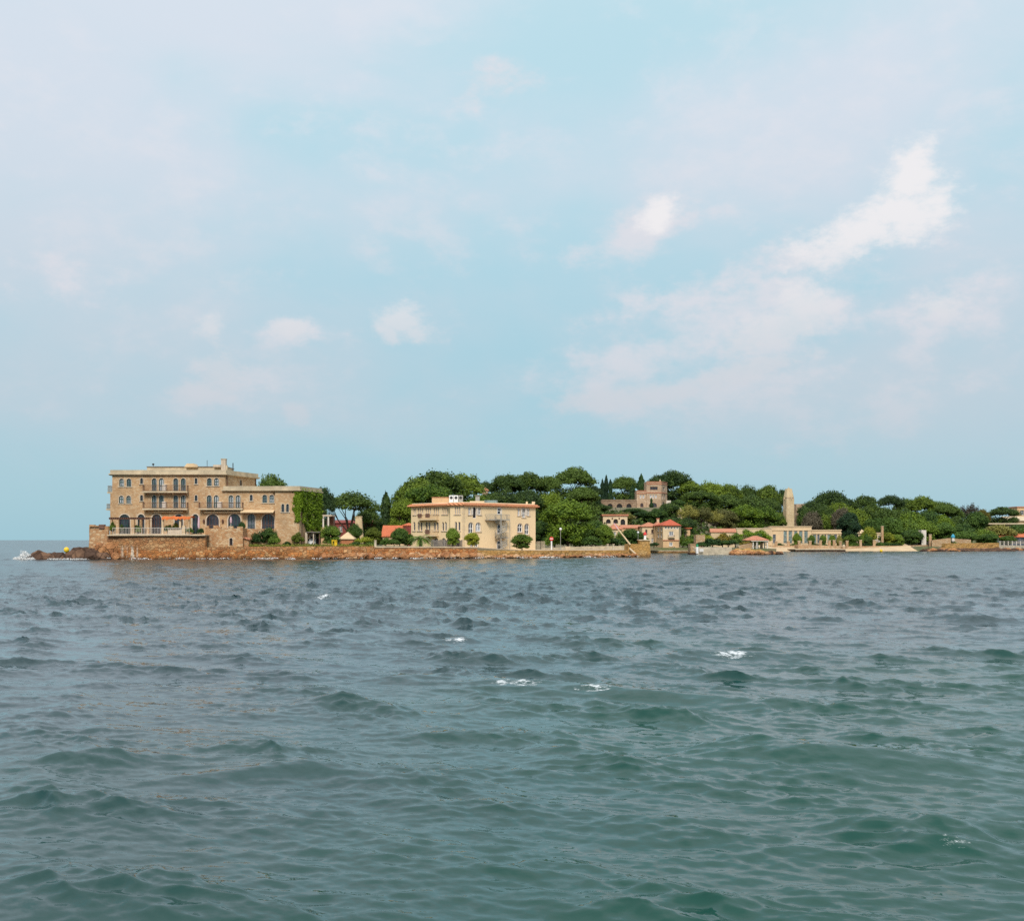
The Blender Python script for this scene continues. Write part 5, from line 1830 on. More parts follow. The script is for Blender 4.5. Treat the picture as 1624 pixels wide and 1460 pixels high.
# pavilion with tall windows
pY = 376.0
pv_ = thing('pavilion', (X(1278, pY), pY, 1.2), 'long low sand-coloured pavilion with tall multi-paned windows behind the beach wall', 'pavilion')


def pav_block(px0, px1, ytop, Y, depth, ops, ytrim):
    f = Face((X(px0, Y), Y), (X(px1, Y), Y))
    oo = [f.opening(*o) for o in ops]
    mb = MB()
    z0, z1 = 0.8, Z(ytop, Y)
    wall_mesh(mb, f, 0, f.len, z0, z1, oo, depth=0.35)
    q = [f.pt(0, 0), f.pt(f.len, 0), f.pt(f.len, 0, -depth), f.pt(0, 0, -depth)]
    for a, b_ in ((1, 2), (2, 3), (3, 0)):
        mb.add([(q[a].x, q[a].y, z0), (q[b_].x, q[b_].y, z0), (q[b_].x, q[b_].y, z1), (q[a].x, q[a].y, z1)], [(0, 1, 2, 3)])
    mb.add([(v_.x, v_.y, z1 - 0.25) for v_ in q], [(0, 1, 2, 3)])
    mb.build('wall', M['sand_plaster'], pv_)
    for o in oo:
        window(f, o, pv_, frame='grey_metal', pane='glass_green' if o['w'] > 1.0 else 'glass_grey', trim='cream_pale', sill=False, mullion=0, t=0.1, trim_w=0.1)
    for yt in ytrim:
        mb = MB(); zz = Z(yt, Y); fbox(mb, f, -0.15, f.len + 0.15, zz - 0.1, zz + 0.12, 0.003, 0.22); mb.build('cornice', M['cream_pale'], pv_)
    return f


pav_block(1221, 1287, 834.5, pY, 9, [(1245.2, 5.6, 841.6, 861, 'flat'), (1253.5, 5.9, 841.6, 861, 'flat'), (1262, 5.2, 841.6, 861, 'flat'), (1270, 5.6, 841.6, 861, 'flat'), (1278.3, 5.8, 841.6, 861, 'flat'),
                                     (1228, 5, 847, 861, 'flat')], [834.8, 840.2])
pav_block(1287.4, 1334, 840.0, pY + 1.0, 8, [(1292, 5.5, 847.2, 861, 'flat'), (1298, 4, 847.2, 861, 'flat'), (1304.5, 3.6, 847.2, 861, 'flat'), (1309, 3.0, 847.2, 861, 'flat'), (1315, 6, 847.2, 861, 'flat'), (1325, 5, 847.2, 861, 'flat')], [840.3, 845.6])
# stone tower like a minaret
tw = thing('stone_tower', (X(1253, 420), 420, 4), 'tapering pale stone tower standing above the trees behind the pavilion', 'tower')
tY = 420.0
tx0, tx1, txm = X(1244.5, tY), X(1260.8, tY), X(1253, tY)
mb = MB(); w_ = (tx1 - tx0) / 2; cx0 = (tx0 + tx1) / 2
rg = lambda k, z: [(cx0 + k * w_ * 1.06 * q * math.cos(a), tY + 1.8 + k * w_ * 1.06 * q * math.sin(a), z) for a, q in [(R(60 + 90 * (i // 2) + (7 if i % 2 else -7)), 1.0) for i in range(8)]]
A, B, C_, D = rg(1.08, 3.5), rg(1.0, Z(790.8, tY)), rg(0.95, Z(788.5, tY)), rg(0.6, Z(774.6, tY))
mb.add(A + B, [(i, (i + 1) % 8, 8 + (i + 1) % 8, 8 + i) for i in range(8)])
mb.build('shaft', M['tower_stone'], tw)
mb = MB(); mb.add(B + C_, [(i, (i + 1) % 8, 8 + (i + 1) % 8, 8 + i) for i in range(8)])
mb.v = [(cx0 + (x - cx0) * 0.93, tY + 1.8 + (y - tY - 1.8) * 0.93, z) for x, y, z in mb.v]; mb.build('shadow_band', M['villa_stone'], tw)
mb = MB(); mb.add(C_ + D, [(i, (i + 1) % 8, 8 + (i + 1) % 8, 8 + i) for i in range(8)] + [tuple(range(8, 16)), tuple(range(7, -1, -1))]); mb.build('spire', M['tower_stone'], tw)
for i in range(8):
    a = R(22.5 + 45 * i)
    mb = MB(); mb.box(cx0 + w_ * 0.95 * math.cos(a) - 0.12, cx0 + w_ * 0.95 * math.cos(a) + 0.12, tY + 1.8 + w_ * 0.95 * math.sin(a) - 0.12, tY + 1.8 + w_ * 0.95 * math.sin(a) + 0.12, Z(791.5, tY), Z(788.4, tY)); mb.build('bracket', M['tower_stone'], tw)
mb = MB(); mb.lathe((cx0, tY + 1.8, Z(774.3, tY)), [(0.5, 0), (0.5, 0.12), (0.14, 0.14), (0.1, 0.55)], 8); mb.build('finial', M['tower_stone'], tw)
rubble_wall('ruined_wall', px_path([(1263, 799, 432), (1280, 798.5, 434), (1284, 806, 435)]), 'brown ruined wall standing beside the tapering stone tower', 'stone wall', M['villa_stone'], thick=1.2, z0=4, rough=0.15)

# garden walls with pillars above the beach
gp = px_path([(1222, 866, 366), (1270, 866, 367), (1271, 863.8, 364.5), (1342, 864.6, 366)])
rubble_wall('garden_wall', px_path([(1221, 864.8, 368), (1265, 864.6, 368)]), 'low sandstone garden wall in front of the tall-windowed pavilion', 'garden wall', M['garden_stone'], thick=0.5, z0=0.2, rough=0.04, batter=0)
rubble_wall('beach_terrace_wall', px_path([(1266, 863.4, 361), (1341, 865.6, 361)]), 'sandstone wall of the bathing terrace standing on the pontoon', 'terrace wall', M['garden_stone'], thick=5.0, z0=0.3, rough=0.04, batter=0)
rubble_wall('garden_wall', px_path([(1342, 866.0, 377), (1420, 865.2, 380), (1482, 863.5, 383)]), 'long sandstone garden wall along the back of the beach', 'garden wall', M['garden_stone'], thick=0.5, z0=0.4, rough=0.05, batter=0)
PIL = [(1231, 857.5, 368), (1250.5, 857.5, 368), (1267.5, 857, 366.5), (1285, 857, 366.5), (1301.5, 856.5, 366.5), (1315.5, 856.5, 366.5), (1323, 856, 366.5), (1333, 858, 366.5), (1343.5, 857, 377.2),
       (1365, 856, 378), (1386.5, 856, 378.8), (1399.5, 834, 381), (1475.5, 847, 380.5)]
for i, (px, y0, Y) in enumerate(PIL):
    tall = y0 < 850
    lab = {1399.5: 'tall slim stone pillar rising from the beach garden hedge', 1475.5: 'stone gate pillar at the end of the beach wall'}.get(px, 'short square sandstone pillar, %s from the pavilion\'s window end along the beach wall' % ['first', 'second', 'third', 'fourth', 'fifth', 'sixth', 'seventh', 'eighth', 'ninth', 'tenth', 'eleventh'][min(i, 10)])
    t_ = thing('garden_pillar', (X(px, Y), Y, 1.0), lab, 'pillar', 'short pillars along the beach garden walls' if not tall else None)
    w_ = 1.9 if not tall else 1.7
    mb = MB(); mb.box(X(px - w_, Y), X(px + w_, Y), Y - 0.1, Y + 0.55, 0.6, Z(y0 + 0.8, Y)); mb.build('shaft', M['garden_stone'], t_)
    mb = MB(); mb.box(X(px - w_ - 0.4, Y), X(px + w_ + 0.4, Y), Y - 0.2, Y + 0.65, Z(y0 + 0.79, Y), Z(y0, Y)); mb.build('cap', M['coping'], t_)
# pontoon in front
pt_ = thing('bathing_pontoon', (X(1300, 352), 352, 0), 'flat stone pontoon lying between the pavilion wall and the water', 'pontoon')
mb = MB(); mb.box(X(1262, 351), X(1341, 351), 351, 361.2, -1.0, Z(871.6, 351)); mb.build('base', M['dark_rock'], pt_)
mb = MB(); mb.box(X(1261, 351), X(1341.5, 351), 350.8, 361.1, Z(871.55, 351), Z(870.2, 351)); mb.build('deck', M['coping'], pt_)
mb = MB(); mb.box(X(1336, 351.5), X(1340.6, 351.5), 351.3, 353, Z(870.2, 351), Z(866.5, 351)); bl = mb.build('bollard_block', M['garden_stone'], pt_)
mb = MB(); mb.lathe(P(1338.3, 866.4, 352), [(0.42, 0), (0.45, 0.2), (0.3, 0.42), (0.05, 0.55)], 10); mb.build('ball', M['coping'], bl)

# houses right of the pavilion
house('pale_cottage', 'pale cottage with salmon roof behind the dark conifer above the beach', 1357, 1374, 392, 6, 846.0, z0=0.8, wall='cream_pale', roof='hip', rh=1.6, rmat='sand_plaster', over=0.4)
house('pillared_cottage', 'pale cottage with dark doorway between the slim pillar and the beach trees', 1385, 1398, 389, 5, 845.8, z0=0.8, wall='cream_pale', roof='flat', rmat='sand_plaster', over=0.2, roof_h=0.3, ops=[(1390, 2.5, 849, 857, 'flat'), (1394, 3, 849, 859, 'flat')])
house('gate_house', 'white gatehouse block with dark opening behind the beach wall', 1438, 1462, 388, 4, 846.5, z0=0.8, wall='offwhite', roof='flat', rmat='coping', over=0.1, roof_h=0.2, cat='gatehouse',
      ops=[(1440.5, 3, 850, 859, 'round', dict(name='arch')), (1461, 0.01, 850, 851, 'flat')][:1])
gh2 = thing('gate_tower', (X(1464, 386), 386, 1), 'tall narrow pale wall block with a dark doorway by the beach', 'gate tower')
mb = MB(); mb.box(X(1461.5, 386), X(1469, 386), 386, 389, 0.8, Z(840.3, 386)); mb.build('block', M['offwhite'], gh2)
mb = MB(); mb.box(X(1458.8, 386), X(1461.4, 386), 386.5, 388, 0.8, Z(848, 386)); mb.build('doorway', M['shade_black'], gh2)  # near-black box, the doorway's shade put in as colour
# ramp wall and promenade on the right
rubble_wall('ramp_wall', px_path([(1478, 856.5, 379), (1505, 853.2, 378), (1508, 853.2, 378)]), 'sloping pale wall of the ramp at the beach\'s end', 'ramp wall', M['garden_stone'], thick=1.5, z0=0.4, rough=0.03, batter=0)
rubble_wall('promenade_wall', px_path([(1498, 861.5, 366), (1530, 861, 370), (1584, 860.6, 380)]), 'rough ochre sea wall right of the beach above dark rocks', 'sea wall', M['quay_stone'], thick=1.2, rough=0.25)
rubble_wall('upper_wall', px_path([(1514, 853.8, 383), (1540, 855.4, 386)]), 'pale upper garden wall above the rough ochre sea wall', 'garden wall', M['garden_stone'], thick=0.6, z0=0.6, rough=0.05, batter=0)
rubble_wall('promenade_wall', px_path([(1584.5, 863.8, 380.5), (1606, 864.6, 390), (1660, 865, 412), (1720, 865, 425)]), 'low pale quay wall below the red-roofed beach house', 'quay wall', M['concrete'], thick=1.2, rough=0.1)
house('beach_house', 'low beach house with bright red tiled roof and blue-grey front', 1582, 1680, 412, 8, 851.8, z0=0.8, wall='glass_grey', roof='gable', rh=1.55, rmat='tile_orange', over=0.5,
      ops=[(1590 + i * 8, 5, 853.8, 860, 'flat', dict(pane='glass_grey', frame='grey_wood')) for i in range(5)])
house('terrace_house', 'flat-roofed ochre hillside house with wide shaded veranda above the shrubs', 1541, 1640, 455, 9, 831.2, z0=2.0, wall='sand_plaster', roof='flat', rmat='coping', over=1.2, roof_h=0.45,
      ops=[(1555, 24, 833.2, 840, 'flat', dict(name='arch')), (1585, 22, 833.2, 840, 'flat', dict(name='arch')), (1614, 14, 833.2, 840, 'flat', dict(name='arch'))])  # veranda shade is painted: near-black sheets close the openings
house('upper_terrace_house', 'pale low-pitched roof of the house above the veranda terrace', 1597, 1680, 468, 8, 826.0, z0=3.0, wall='peach', roof='gable', rh=1.7, rmat='coping', over=0.6, yaw=0)
house('tower_house', 'peach square house with dark window at the wood\'s edge on the hilltop', 1613.5, 1660, 490, 8, 804.5, z0=4, wall='peach', roof='flat', rmat='tile_salmon', over=0.3, roof_h=0.4, ops=[(1621, 6, 809, 816, 'flat')])
house('woodland_house', 'brown stone house top peeping between the pines behind the cream building', 765, 774, 345, 4, 778, z0=6, wall='villa_stone', roof='hip', rh=0.8, rmat='tile_salmon', over=0.2)


# ---------------------------------------------------------------- rocks
def rock_mesh(name, seed, sub=3, rough=0.55):
    bm = bmesh.new()
    bmesh.ops.create_icosphere(bm, subdivisions=sub, radius=0.5)
    rr = random.Random(seed)
    off = Vector((rr.uniform(-50, 50), rr.uniform(-50, 50), rr.uniform(-50, 50)))
    planes = [Vector((rr.gauss(0, 1), rr.gauss(0, 1), rr.gauss(0, 1))).normalized() for _ in range(9)]
    cut = [rr.uniform(0.30, 0.44) for _ in planes]
    for v in bm.verts:
        c = v.co.copy()
        for pn, k in zip(planes, cut):
            d = c.dot(pn)
            if d > k:
                c -= pn * (d - k) * 0.85
        n = mnoise.fractal(c * 2.6 + off, 0.9, 2.1, 4)
        v.co = c * (1 + n * rough * 0.45)
    me_ = bpy.data.meshes.new(name)
    bm.to_mesh(me_)
    bm.free()
    return me_


ROCKS = [rock_mesh('boulder', s) for s in range(6)]


def rock(px, Y, zc, sx, sy, sz, mat, label, group=None, seed=0, rotz=0.0, name='boulder', tilt=0.0):
    key = mat
    o = bpy.data.objects.new(name, ROCKS[seed % 6])
    COL.objects.link(o)
    o.location = (X(px, Y), Y, zc)
    o.scale = (sx, sy, sz)
    o.rotation_euler = (tilt, tilt * 0.5, rotz)
    if not o.data.materials:
        o.data.materials.append(M['rock'])
    o.material_slots[0].link = 'OBJECT'
    o.material_slots[0].material = M[mat]
    return tag(o, label, 'rock', group, 'thing')


big = dict(group='dark rocks at the point')
def reef(name, label, outline_px, Y, depth, mat):
    """a rock ridge whose top follows a list of (px, py): full-depth mass with broken faces"""
    mb = MB()
    px0, px1 = outline_px[0][0], outline_px[-1][0]
    n, m = int((px1 - px0) / 1.1), 12
    for i in range(n + 1):
        px = px0 + (px1 - px0) * i / n
        top = Z(interp(outline_px, px), Y)
        for j in range(m + 1):
            t = j / m
            y = Y - depth * 0.5 + depth * t
            prof = math.sin(math.pi * min(1, max(0, (t * 1.1 - 0.02)))) ** 0.6 if 0 < t < 1 else 0
            x = X(px, Y)
            nz = mnoise.fractal(Vector((x * 0.55, y * 0.55, 3.1)), 0.9, 2.1, 4)
            cr = abs(mnoise.noise((x * 0.9 + y * 0.4, y * 0.8, 1.7)))
            z = -1.2 + (top + 1.2) * prof * (0.95 + 0.16 * nz - 0.14 * cr)
            mb.v.append((x + 0.3 * mnoise.noise((x, y, 8.0)), y + 0.4 * mnoise.noise((x, y, 2.0)), z))
    for i in range(n):
        for j in range(m):
            mb.f.append((i * (m + 1) + j, (i + 1) * (m + 1) + j, (i + 1) * (m + 1) + j + 1, i * (m + 1) + j + 1))
    o = mb.build(name, M[mat], loc=(X((px0 + px1) / 2, Y), Y, 0))
    return tag(o, label, 'rock', None, 'thing')


reef('rock_ledge', 'low flat dark rock ledge running out into the surf', [(41, 887), (44, 882), (52, 875.5), (60, 872.5), (64, 872.5), (80, 874), (100, 874.5), (103, 878), (106, 884)], 209.0, 5.0, 'dark_rock')
reef('rock_ridge', 'jagged dark rock ridge between the buoy and the stone corner wall', [(100, 884), (106, 875), (115, 868), (121, 864.6), (135, 863.5), (141, 866), (150, 866.5), (160, 870), (172, 877), (178, 885)], 211.0, 6.0, 'dark_rock')
for i, (px, Y, zc, s, mt, lab) in enumerate(((150, 209.6, 0.3, (3.2, 2.6, 2.0), 'dark_rock', 'big dark boulder at the foot of the stone corner wall'),
                                             (160, 211.6, 1.6, (2.8, 2.0, 3.4), 'rock', 'upright brown rock leaning on the stone corner wall'),
                                             (166, 210.6, 0.5, (2.4, 2.2, 1.6), 'dark_rock', 'rounded dark boulder below the terrace ledge\'s end'),
                                             (176, 211.6, 1.5, (2.6, 1.8, 3.0), 'rock', 'tall reddish rock set against the terrace wall'),
                                             (184, 211.0, 0.4, (2.2, 1.8, 1.6), 'rock', 'squat tan boulder beside the white streaks on the terrace wall'),
                                             (156, 211.2, 0.8, (2.6, 2.0, 2.4), 'rock', 'broken tan rock between the dark boulders below the corner wall'),
                                             (141, 210.6, 0.4, (2.6, 2.2, 2.0), 'dark_rock', 'dark angular boulder on the seaward end of the rock ridge'))):
    rock(px, Y, zc, *s, mt, lab, seed=i, rotz=i * 1.3)
rr = random.Random(21)
# riprap along the sea wall: rough boulders, larger east of the garden
for i in range(118):
    px = 516 + i * 4.2 + rr.uniform(-1.5, 1.5)
    if px > 1018:
        break
    xw = X(px, 216)
    Yw = interp([(516, 214.6), (594, 216), (757, 220), (850, 225.2), (930, 233.6), (1003, 240.6), (1030, 240.6)], px)
    s = rr.uniform(0.7, 1.7) * (1.15 if px < 760 else 0.85)
    lab, grp = (('rough orange boulder piled against the coped sea wall', 'boulders below the coped wall') if px < 757 else ('rough ochre boulder lying along the foot of the pier wall', 'boulders along the pier wall'))
    if px < 594:
        lab, grp = 'rough orange boulder at the foot of the garden sea wall', 'boulders below the garden wall'
    rock(px, Yw - 0.7 - rr.uniform(0, 0.9), rr.uniform(0.05, 0.4) + (0.15 if px < 757 else 0), s * rr.uniform(0.9, 1.5), s, s * rr.uniform(0.6, 0.95), 'rock', lab, grp, seed=i, rotz=rr.uniform(0, 6), tilt=rr.uniform(-0.4, 0.4))
# rocks at the mole and on the right
for i, (px, Y, s, lab, grp) in enumerate(
        [(1164 + k * 7.5, 274.6 - (k % 2) * 0.6, 1.9 - 0.12 * k, 'ochre boulder in the heap between the mole and the gazebo', 'boulders by the gazebo') for k in range(8)] +
        [(1222 + k * 4, 278 + k, 1.4, 'low dark rock off the gazebo heap', 'low rocks off the gazebo') for k in range(5)] +
        [(1466 + k * 5.6 + (k % 3), 359.5 + max(0, (k - 8)) * 1.25 + (k % 2) * 0.7, 2.0 + 0.5 * ((k * 7) % 3), 'dark brown shore rock below the rough ochre wall right of the beach', 'shore rocks right of the beach') for k in range(36)]):
    rock(px, Y, 0.15 if i > 8 else 0.35, s * 1.5, s * 1.1, s * (0.55 if i > 12 else 0.85), 'rock' if i < 8 or i % 3 == 0 else 'dark_rock', lab, grp, seed=i + 3, rotz=i * 0.9)
reef('rock_mound', 'ochre rock mound carrying the tile-roofed gazebo beside the mole', [(1160, 880), (1164, 871), (1176, 868.5), (1190, 869), (1205, 871), (1216, 874), (1222, 880)], 277.0, 5.0, 'quay_stone')
reef('shore_rocks', 'long dark brown rock shelf at the beach\'s right end', [(1462, 874.5), (1468, 870.8), (1490, 870.8), (1502, 869), (1530, 868), (1560, 868.5), (1590, 868.4), (1606, 870), (1612, 873)], 363.0, 5.0, 'dark_rock')

# ---------------------------------------------------------------- pier head with the red beacon
ph = thing('pier_head', (X(1012, 241), 241, 0), 'stepped ochre stone pier head carrying the red and white beacon', 'pier head')
Y = 240.3
mb = MB()
x0, x1, x2 = X(996.5, Y), X(1014.5, Y), X(1030.5, Y)
mb.hexa([(x0 - 0.3, Y - 0.5, -1.5), (x2 + 0.3, Y - 0.5, -1.5), (x2 + 0.3, Y + 9, -1.5), (x0 - 0.3, Y + 9, -1.5)], [(x0, Y, Z(862.5, Y)), (x2, Y, Z(862.5, Y)), (x2, Y + 8, Z(862.5, Y)), (x0, Y + 8, Z(862.5, Y))])
mb.build('base', M['quay_stone'], ph)
mb = MB(); mb.box(x1, x2 - 0.05, Y + 0.1, Y + 3.5, Z(862.4, Y), Z(856.8, Y)); mb.build('upper_block', M['quay_stone'], ph)
mb = MB(); mb.box(x1 - 0.15, x2 + 0.15, Y - 0.05, Y + 3.7, Z(856.75, Y), Z(855.2, Y)); mb.build('capstone', M['coping'], ph)
bc = thing('harbour_beacon', (X(1023, Y + 1.5), Y + 1.5, Z(855.2, Y)), 'small white beacon with red cap on the pier head', 'beacon')
bx_, bz_ = X(1023, Y + 1.5), Z(855.2, Y)
k = Y / F
mb = MB(); mb.lathe((bx_, Y + 1.5, bz_), [(2.3 * k, 0), (2.3 * k, 0.12), (1.9 * k, 0.14), (1.8 * k, 7 * k)], 14); mb.build('column', M['white'], bc)
mb = MB(); mb.lathe((bx_, Y + 1.5, bz_), [(2.7 * k, 7.02 * k), (2.9 * k, 8.6 * k), (2.6 * k, 9.2 * k), (1.5 * k, 11.2 * k), (0.5 * k, 12 * k), (0.25 * k, 13.4 * k)], 14); mb.build('lantern', M['red_paint'], bc)
# slanting gangway boom
bm_ = thing('loading_boom', P(999, 862, 239.8), 'pale slanting timber boom rising from the pier head', 'boom')
mb = MB(); mb.tube([P(999.5, 863.5, 239.9), P(980, 838.5, 240.6)], [0.17, 0.12], 8); mb.build('spar', M['beige_cloth'], bm_)
mb = MB(); mb.tube([P(980.2, 838.8, 240.6), P(973.5, 829.2, 240.9)], [0.11, 0.08], 8); mb.build('tip', M['pink_cloth'], bm_)
mb = MB(); mb.tube([P(998, 869, 239.6), P(1011, 881, 239.0)], [0.16, 0.20], 8); mb.build('foot_stay', M['coping'], bm_)
# promenade parapet in front of the dark trees behind the pier, with gate piers
rubble_wall('parapet_wall', px_path([(860, 868.6, 262), (930, 866.5, 268), (992, 865.3, 272)]), 'low pale parapet along the road behind the pier', 'parapet', M['coping'], thick=0.4, z0=0.9, rough=0.03, batter=0)
for px in (964, 973):
    t_ = thing('gate_pier', (X(px, 268), 268, 1.2), 'small pale gate pier rising from the road parapet', 'gate pier', 'gate piers of the road parapet')
    mb = MB(); mb.box(X(px - 1.3, 268), X(px + 1.3, 268), 268, 268.5, 1.0, Z(863.2, 268)); mb.build('shaft', M['concrete'], t_)
    mb = MB(); mb.box(X(px - 1.7, 268), X(px + 1.7, 268), 267.9, 268.6, Z(863.15, 268), Z(862.3, 268)); mb.build('cap', M['coping'], t_)
fence = thing('white_trellis', (X(857, 252), 252, 1.3), 'grey-white lattice fence right of the cream building', 'fence')
f_fe = Face((X(850.5, 252), 252), (X(864, 252), 252))
for i in range(2):
    u0 = f_fe.len / 2 * i
    mb = MB()
    for k_ in range(9):
        uu = u0 + f_fe.len / 2 * k_ / 8
        fbox(mb, f_fe, uu - 0.03, uu + 0.03, 1.2, Z(858, 252), 0, 0.05)
    for k_ in range(5):
        zz = 1.4 + k_ * (Z(858, 252) - 1.5) / 4
        fbox(mb, f_fe, u0, u0 + f_fe.len / 2, zz - 0.03, zz + 0.03, 0.055, 0.08)
    mb.build('lattice_panel', M['concrete'], fence)
# road sign: white post with a red disc
sg = thing('road_sign', (X(874.6, 250), 250, 1.35), 'white post with round red sign on the pier road', 'sign')
mb = MB(); mb.lathe((X(874.6, 250), 250, 1.2), [(0.16, 0), (0.16, Z(855.5, 250) - 1.2)], 8); mb.build('post', M['white'], sg)
mb = MB(); mb.lathe((0, 0, 0), [(0.42, 0), (0.42, 0.05)], 16); mb.v = [(X(874.6, 250) + q[0], 249.8 - q[2], Z(854, 250) + q[1]) for q in mb.v]; dsc = mb.build('disc', M['red_paint'], sg)
mb = MB(); mb.box(X(874.6, 250) - 0.3, X(874.6, 250) + 0.3, 249.73, 249.748, Z(854, 250) - 0.08, Z(854, 250) + 0.08); mb.build('bar', M['white'], dsc)
# concrete post cap near the sign, litter bin
bn = thing('planter', (X(900, 246), 246, 1.35), 'pale square planter with yellow flowers on the pier road', 'planter')
mb = MB(); mb.hexa([(X(897, 246), 246, 1.2), (X(904, 246), 246, 1.2), (X(904, 246), 247, 1.2), (X(897, 246), 247, 1.2)], [(X(896.4, 246), 245.9, Z(866.2, 246)), (X(904.6, 246), 245.9, Z(866.2, 246)), (X(904.6, 246), 247.1, Z(866.2, 246)), (X(896.4, 246), 247.1, Z(866.2, 246))]); mb.build('tub', M['coping'], bn)

# ---------------------------------------------------------------- quay and mole
rubble_wall('quay', px_path([(1030.5, 873.2, 311), (1046, 873.5, 311), (1105, 873.6, 311.5)]), 'dark low stone quay before the harbour house', 'quay', M['quay_stone'], thick=6.0, rough=0.06, coping=M['coping'], cope_h=0.18)
rubble_wall('quay_parapet', px_path([(1076, 867.6, 318), (1100, 867.6, 318), (1112, 868.5, 318)]), 'low pale parapet right of the harbour house', 'parapet', M['coping'], thick=0.5, z0=0.4, rough=0.03, batter=0)
rubble_wall('mole', px_path([(1101.5, 867.6, 275.5), (1130, 867.4, 275), (1161, 867.6, 274.8)]), 'concrete harbour mole wall carrying the green-capped beacon', 'mole', M['concrete'], thick=3.0, rough=0.06, batter=0.04)
mb = MB()
ml = thing('mole_step', (X(1097, 273), 273, 0), 'dark low stone step at the tip of the harbour mole', 'step')
mb.box(X(1093, 273.5), X(1103, 273.5), 273.2, 276, -1, Z(876, 273.5)); mb.build('slab', M['dark_rock'], ml)
mb = MB(); mb.box(X(1095, 273.5), X(1103, 273.5), 273.6, 275.5, Z(875.98, 273.5), Z(874.2, 273.5)); mb.build('upper_slab', M['quay_stone'], ml)
gb_ = thing('harbour_beacon', (X(1105.7, 274.5), 274.5, 0.3), 'small white beacon with green cap at the mole\'s tip', 'beacon')
k = 274.5 / F
zb = Z(877.5, 274.5)
mb = MB(); mb.lathe((X(1105.7, 274.3), 274.3, zb), [(2.1 * k, 0), (2.0 * k, 10.6 * k)], 14); mb.build('column', M['white'], gb_)
mb = MB(); mb.lathe((X(1105.7, 274.3), 274.3, zb), [(1.9 * k, 10.62 * k), (2.0 * k, 12.5 * k), (1.2 * k, 14 * k), (0.4 * k, 15 * k)], 14); mb.build('lantern', M['green_paint'], gb_)
# white painted plate on the mole wall
mb = MB()
for i in range(4):
    mb.box(X(1109.5 + i * 1.6, 274.7), X(1110.6 + i * 1.6, 274.7), 274.45, 274.6, Z(874.5, 274.7), Z(870, 274.7))
sgn = thing('painted_notice', (X(1112, 274.6), 274.6, 0.9), 'faded white painted notice on the mole wall beside the green beacon', 'notice')
mb.build('paint', M['white'], sgn)
# terraced hedge walls between quay and mole
for px0, px1, y0, Y, lab in ((1095, 1103.5, 862, 305, 'low stepped stone wall at the end of the hedges by the mole'), (1104, 1118, 848, 309, 'square ochre stone bastion below the terraced hedges')):
    rubble_wall('stone_step_wall', px_path([(px0, y0, Y), (px1, y0, Y)]), lab, 'stone wall', M['garden_stone'], thick=4.0, z0=0.2, rough=0.08, batter=0.02)


# ---------------------------------------------------------------- buoys
def buoy(px, py, Y, label, k=1.0):
    t_ = thing('buoy', (X(px, Y), Y, 0), label, 'buoy')
    c = P(px, py, Y)
    mb = MB(); mb.lathe((c.x, c.y, c.z), [(r_ * k, z_ * k) for r_, z_ in [(0.12, -0.75), (0.5, -0.55), (0.68, -0.1), (0.6, 0.35), (0.32, 0.6), (0.1, 0.66)]], 14); mb.build('float', M['yellow_plastic'], t_, smooth=True)
    mb = MB(); mb.lathe((c.x, c.y, c.z), [(r_ * k, z_ * k) for r_, z_ in [(0.1, 0.64), (0.1, 0.95), (0.02, 1.0)]], 8); mb.build('eye', M['grey_metal'], t_)


buoy(105.5, 871.5, 300, 'yellow buoy floating beyond the dark rock ledge')
buoy(1397.5, 873, 330, 'yellow swimming-zone buoy floating off the beach', 0.6)


# ---------------------------------------------------------------- plants: crowns of many small leaf faces on limbs
def leaf_mesh(name, clumps, size, seed, mat, flat=0.0, aspect=1.6):
    """clumps: (cx, cy, cz, rx, ry, rz, count). Small rhombic leaf tufts on and inside each clump, facing outwards with scatter."""
    g = np.random.default_rng(seed)
    C, Nn = [], []
    for cx, cy, cz, rx, ry, rz, n in clumps:
        d = g.normal(size=(int(n), 3))
        d /= np.linalg.norm(d, axis=1)[:, None]
        low = d[:, 2] < -0.25
        d[low, 2] *= 0.5
        k = 1.0 - np.abs(g.normal(size=int(n))) * 0.22
        lump = 1 + 0.16 * np.sin(d[:, 0] * 7 + cx * 9) * np.sin(d[:, 1] * 7 + cy * 9) + 0.15 * g.normal(size=int(n))
        C.append(np.stack([cx + d[:, 0] * rx * k * lump, cy + d[:, 1] * ry * k * lump, cz + d[:, 2] * rz * k * lump], 1))
        Nn.append(d + g.normal(size=d.shape) * 0.55)
    C, Nn = np.vstack(C), np.vstack(Nn)
    Nn[:, 2] += flat
    Nn /= np.linalg.norm(Nn, axis=1)[:, None]
    a = np.cross(Nn, g.normal(size=Nn.shape))
    a /= np.linalg.norm(a, axis=1)[:, None] + 1e-9
    b_ = np.cross(Nn, a)
    s = size * g.uniform(0.6, 1.5, size=len(C))[:, None]
    V = np.stack([C - a * s * aspect * 0.5, C - b_ * s * 0.45, C + a * s * aspect * 0.5, C + b_ * s * 0.45], 1).reshape(-1, 3).astype(np.float32)
    n = len(C)
    me_ = bpy.data.meshes.new(name)
    me_.vertices.add(4 * n)
    me_.vertices.foreach_set('co', V.ravel())
    me_.loops.add(4 * n)
    me_.loops.foreach_set('vertex_index', np.arange(4 * n, dtype=np.int32))
    me_.polygons.add(n)
    me_.polygons.foreach_set('loop_start', np.arange(n, dtype=np.int32) * 4)
    me_.update(calc_edges=True)
    me_.materials.append(M[mat])
    return me_


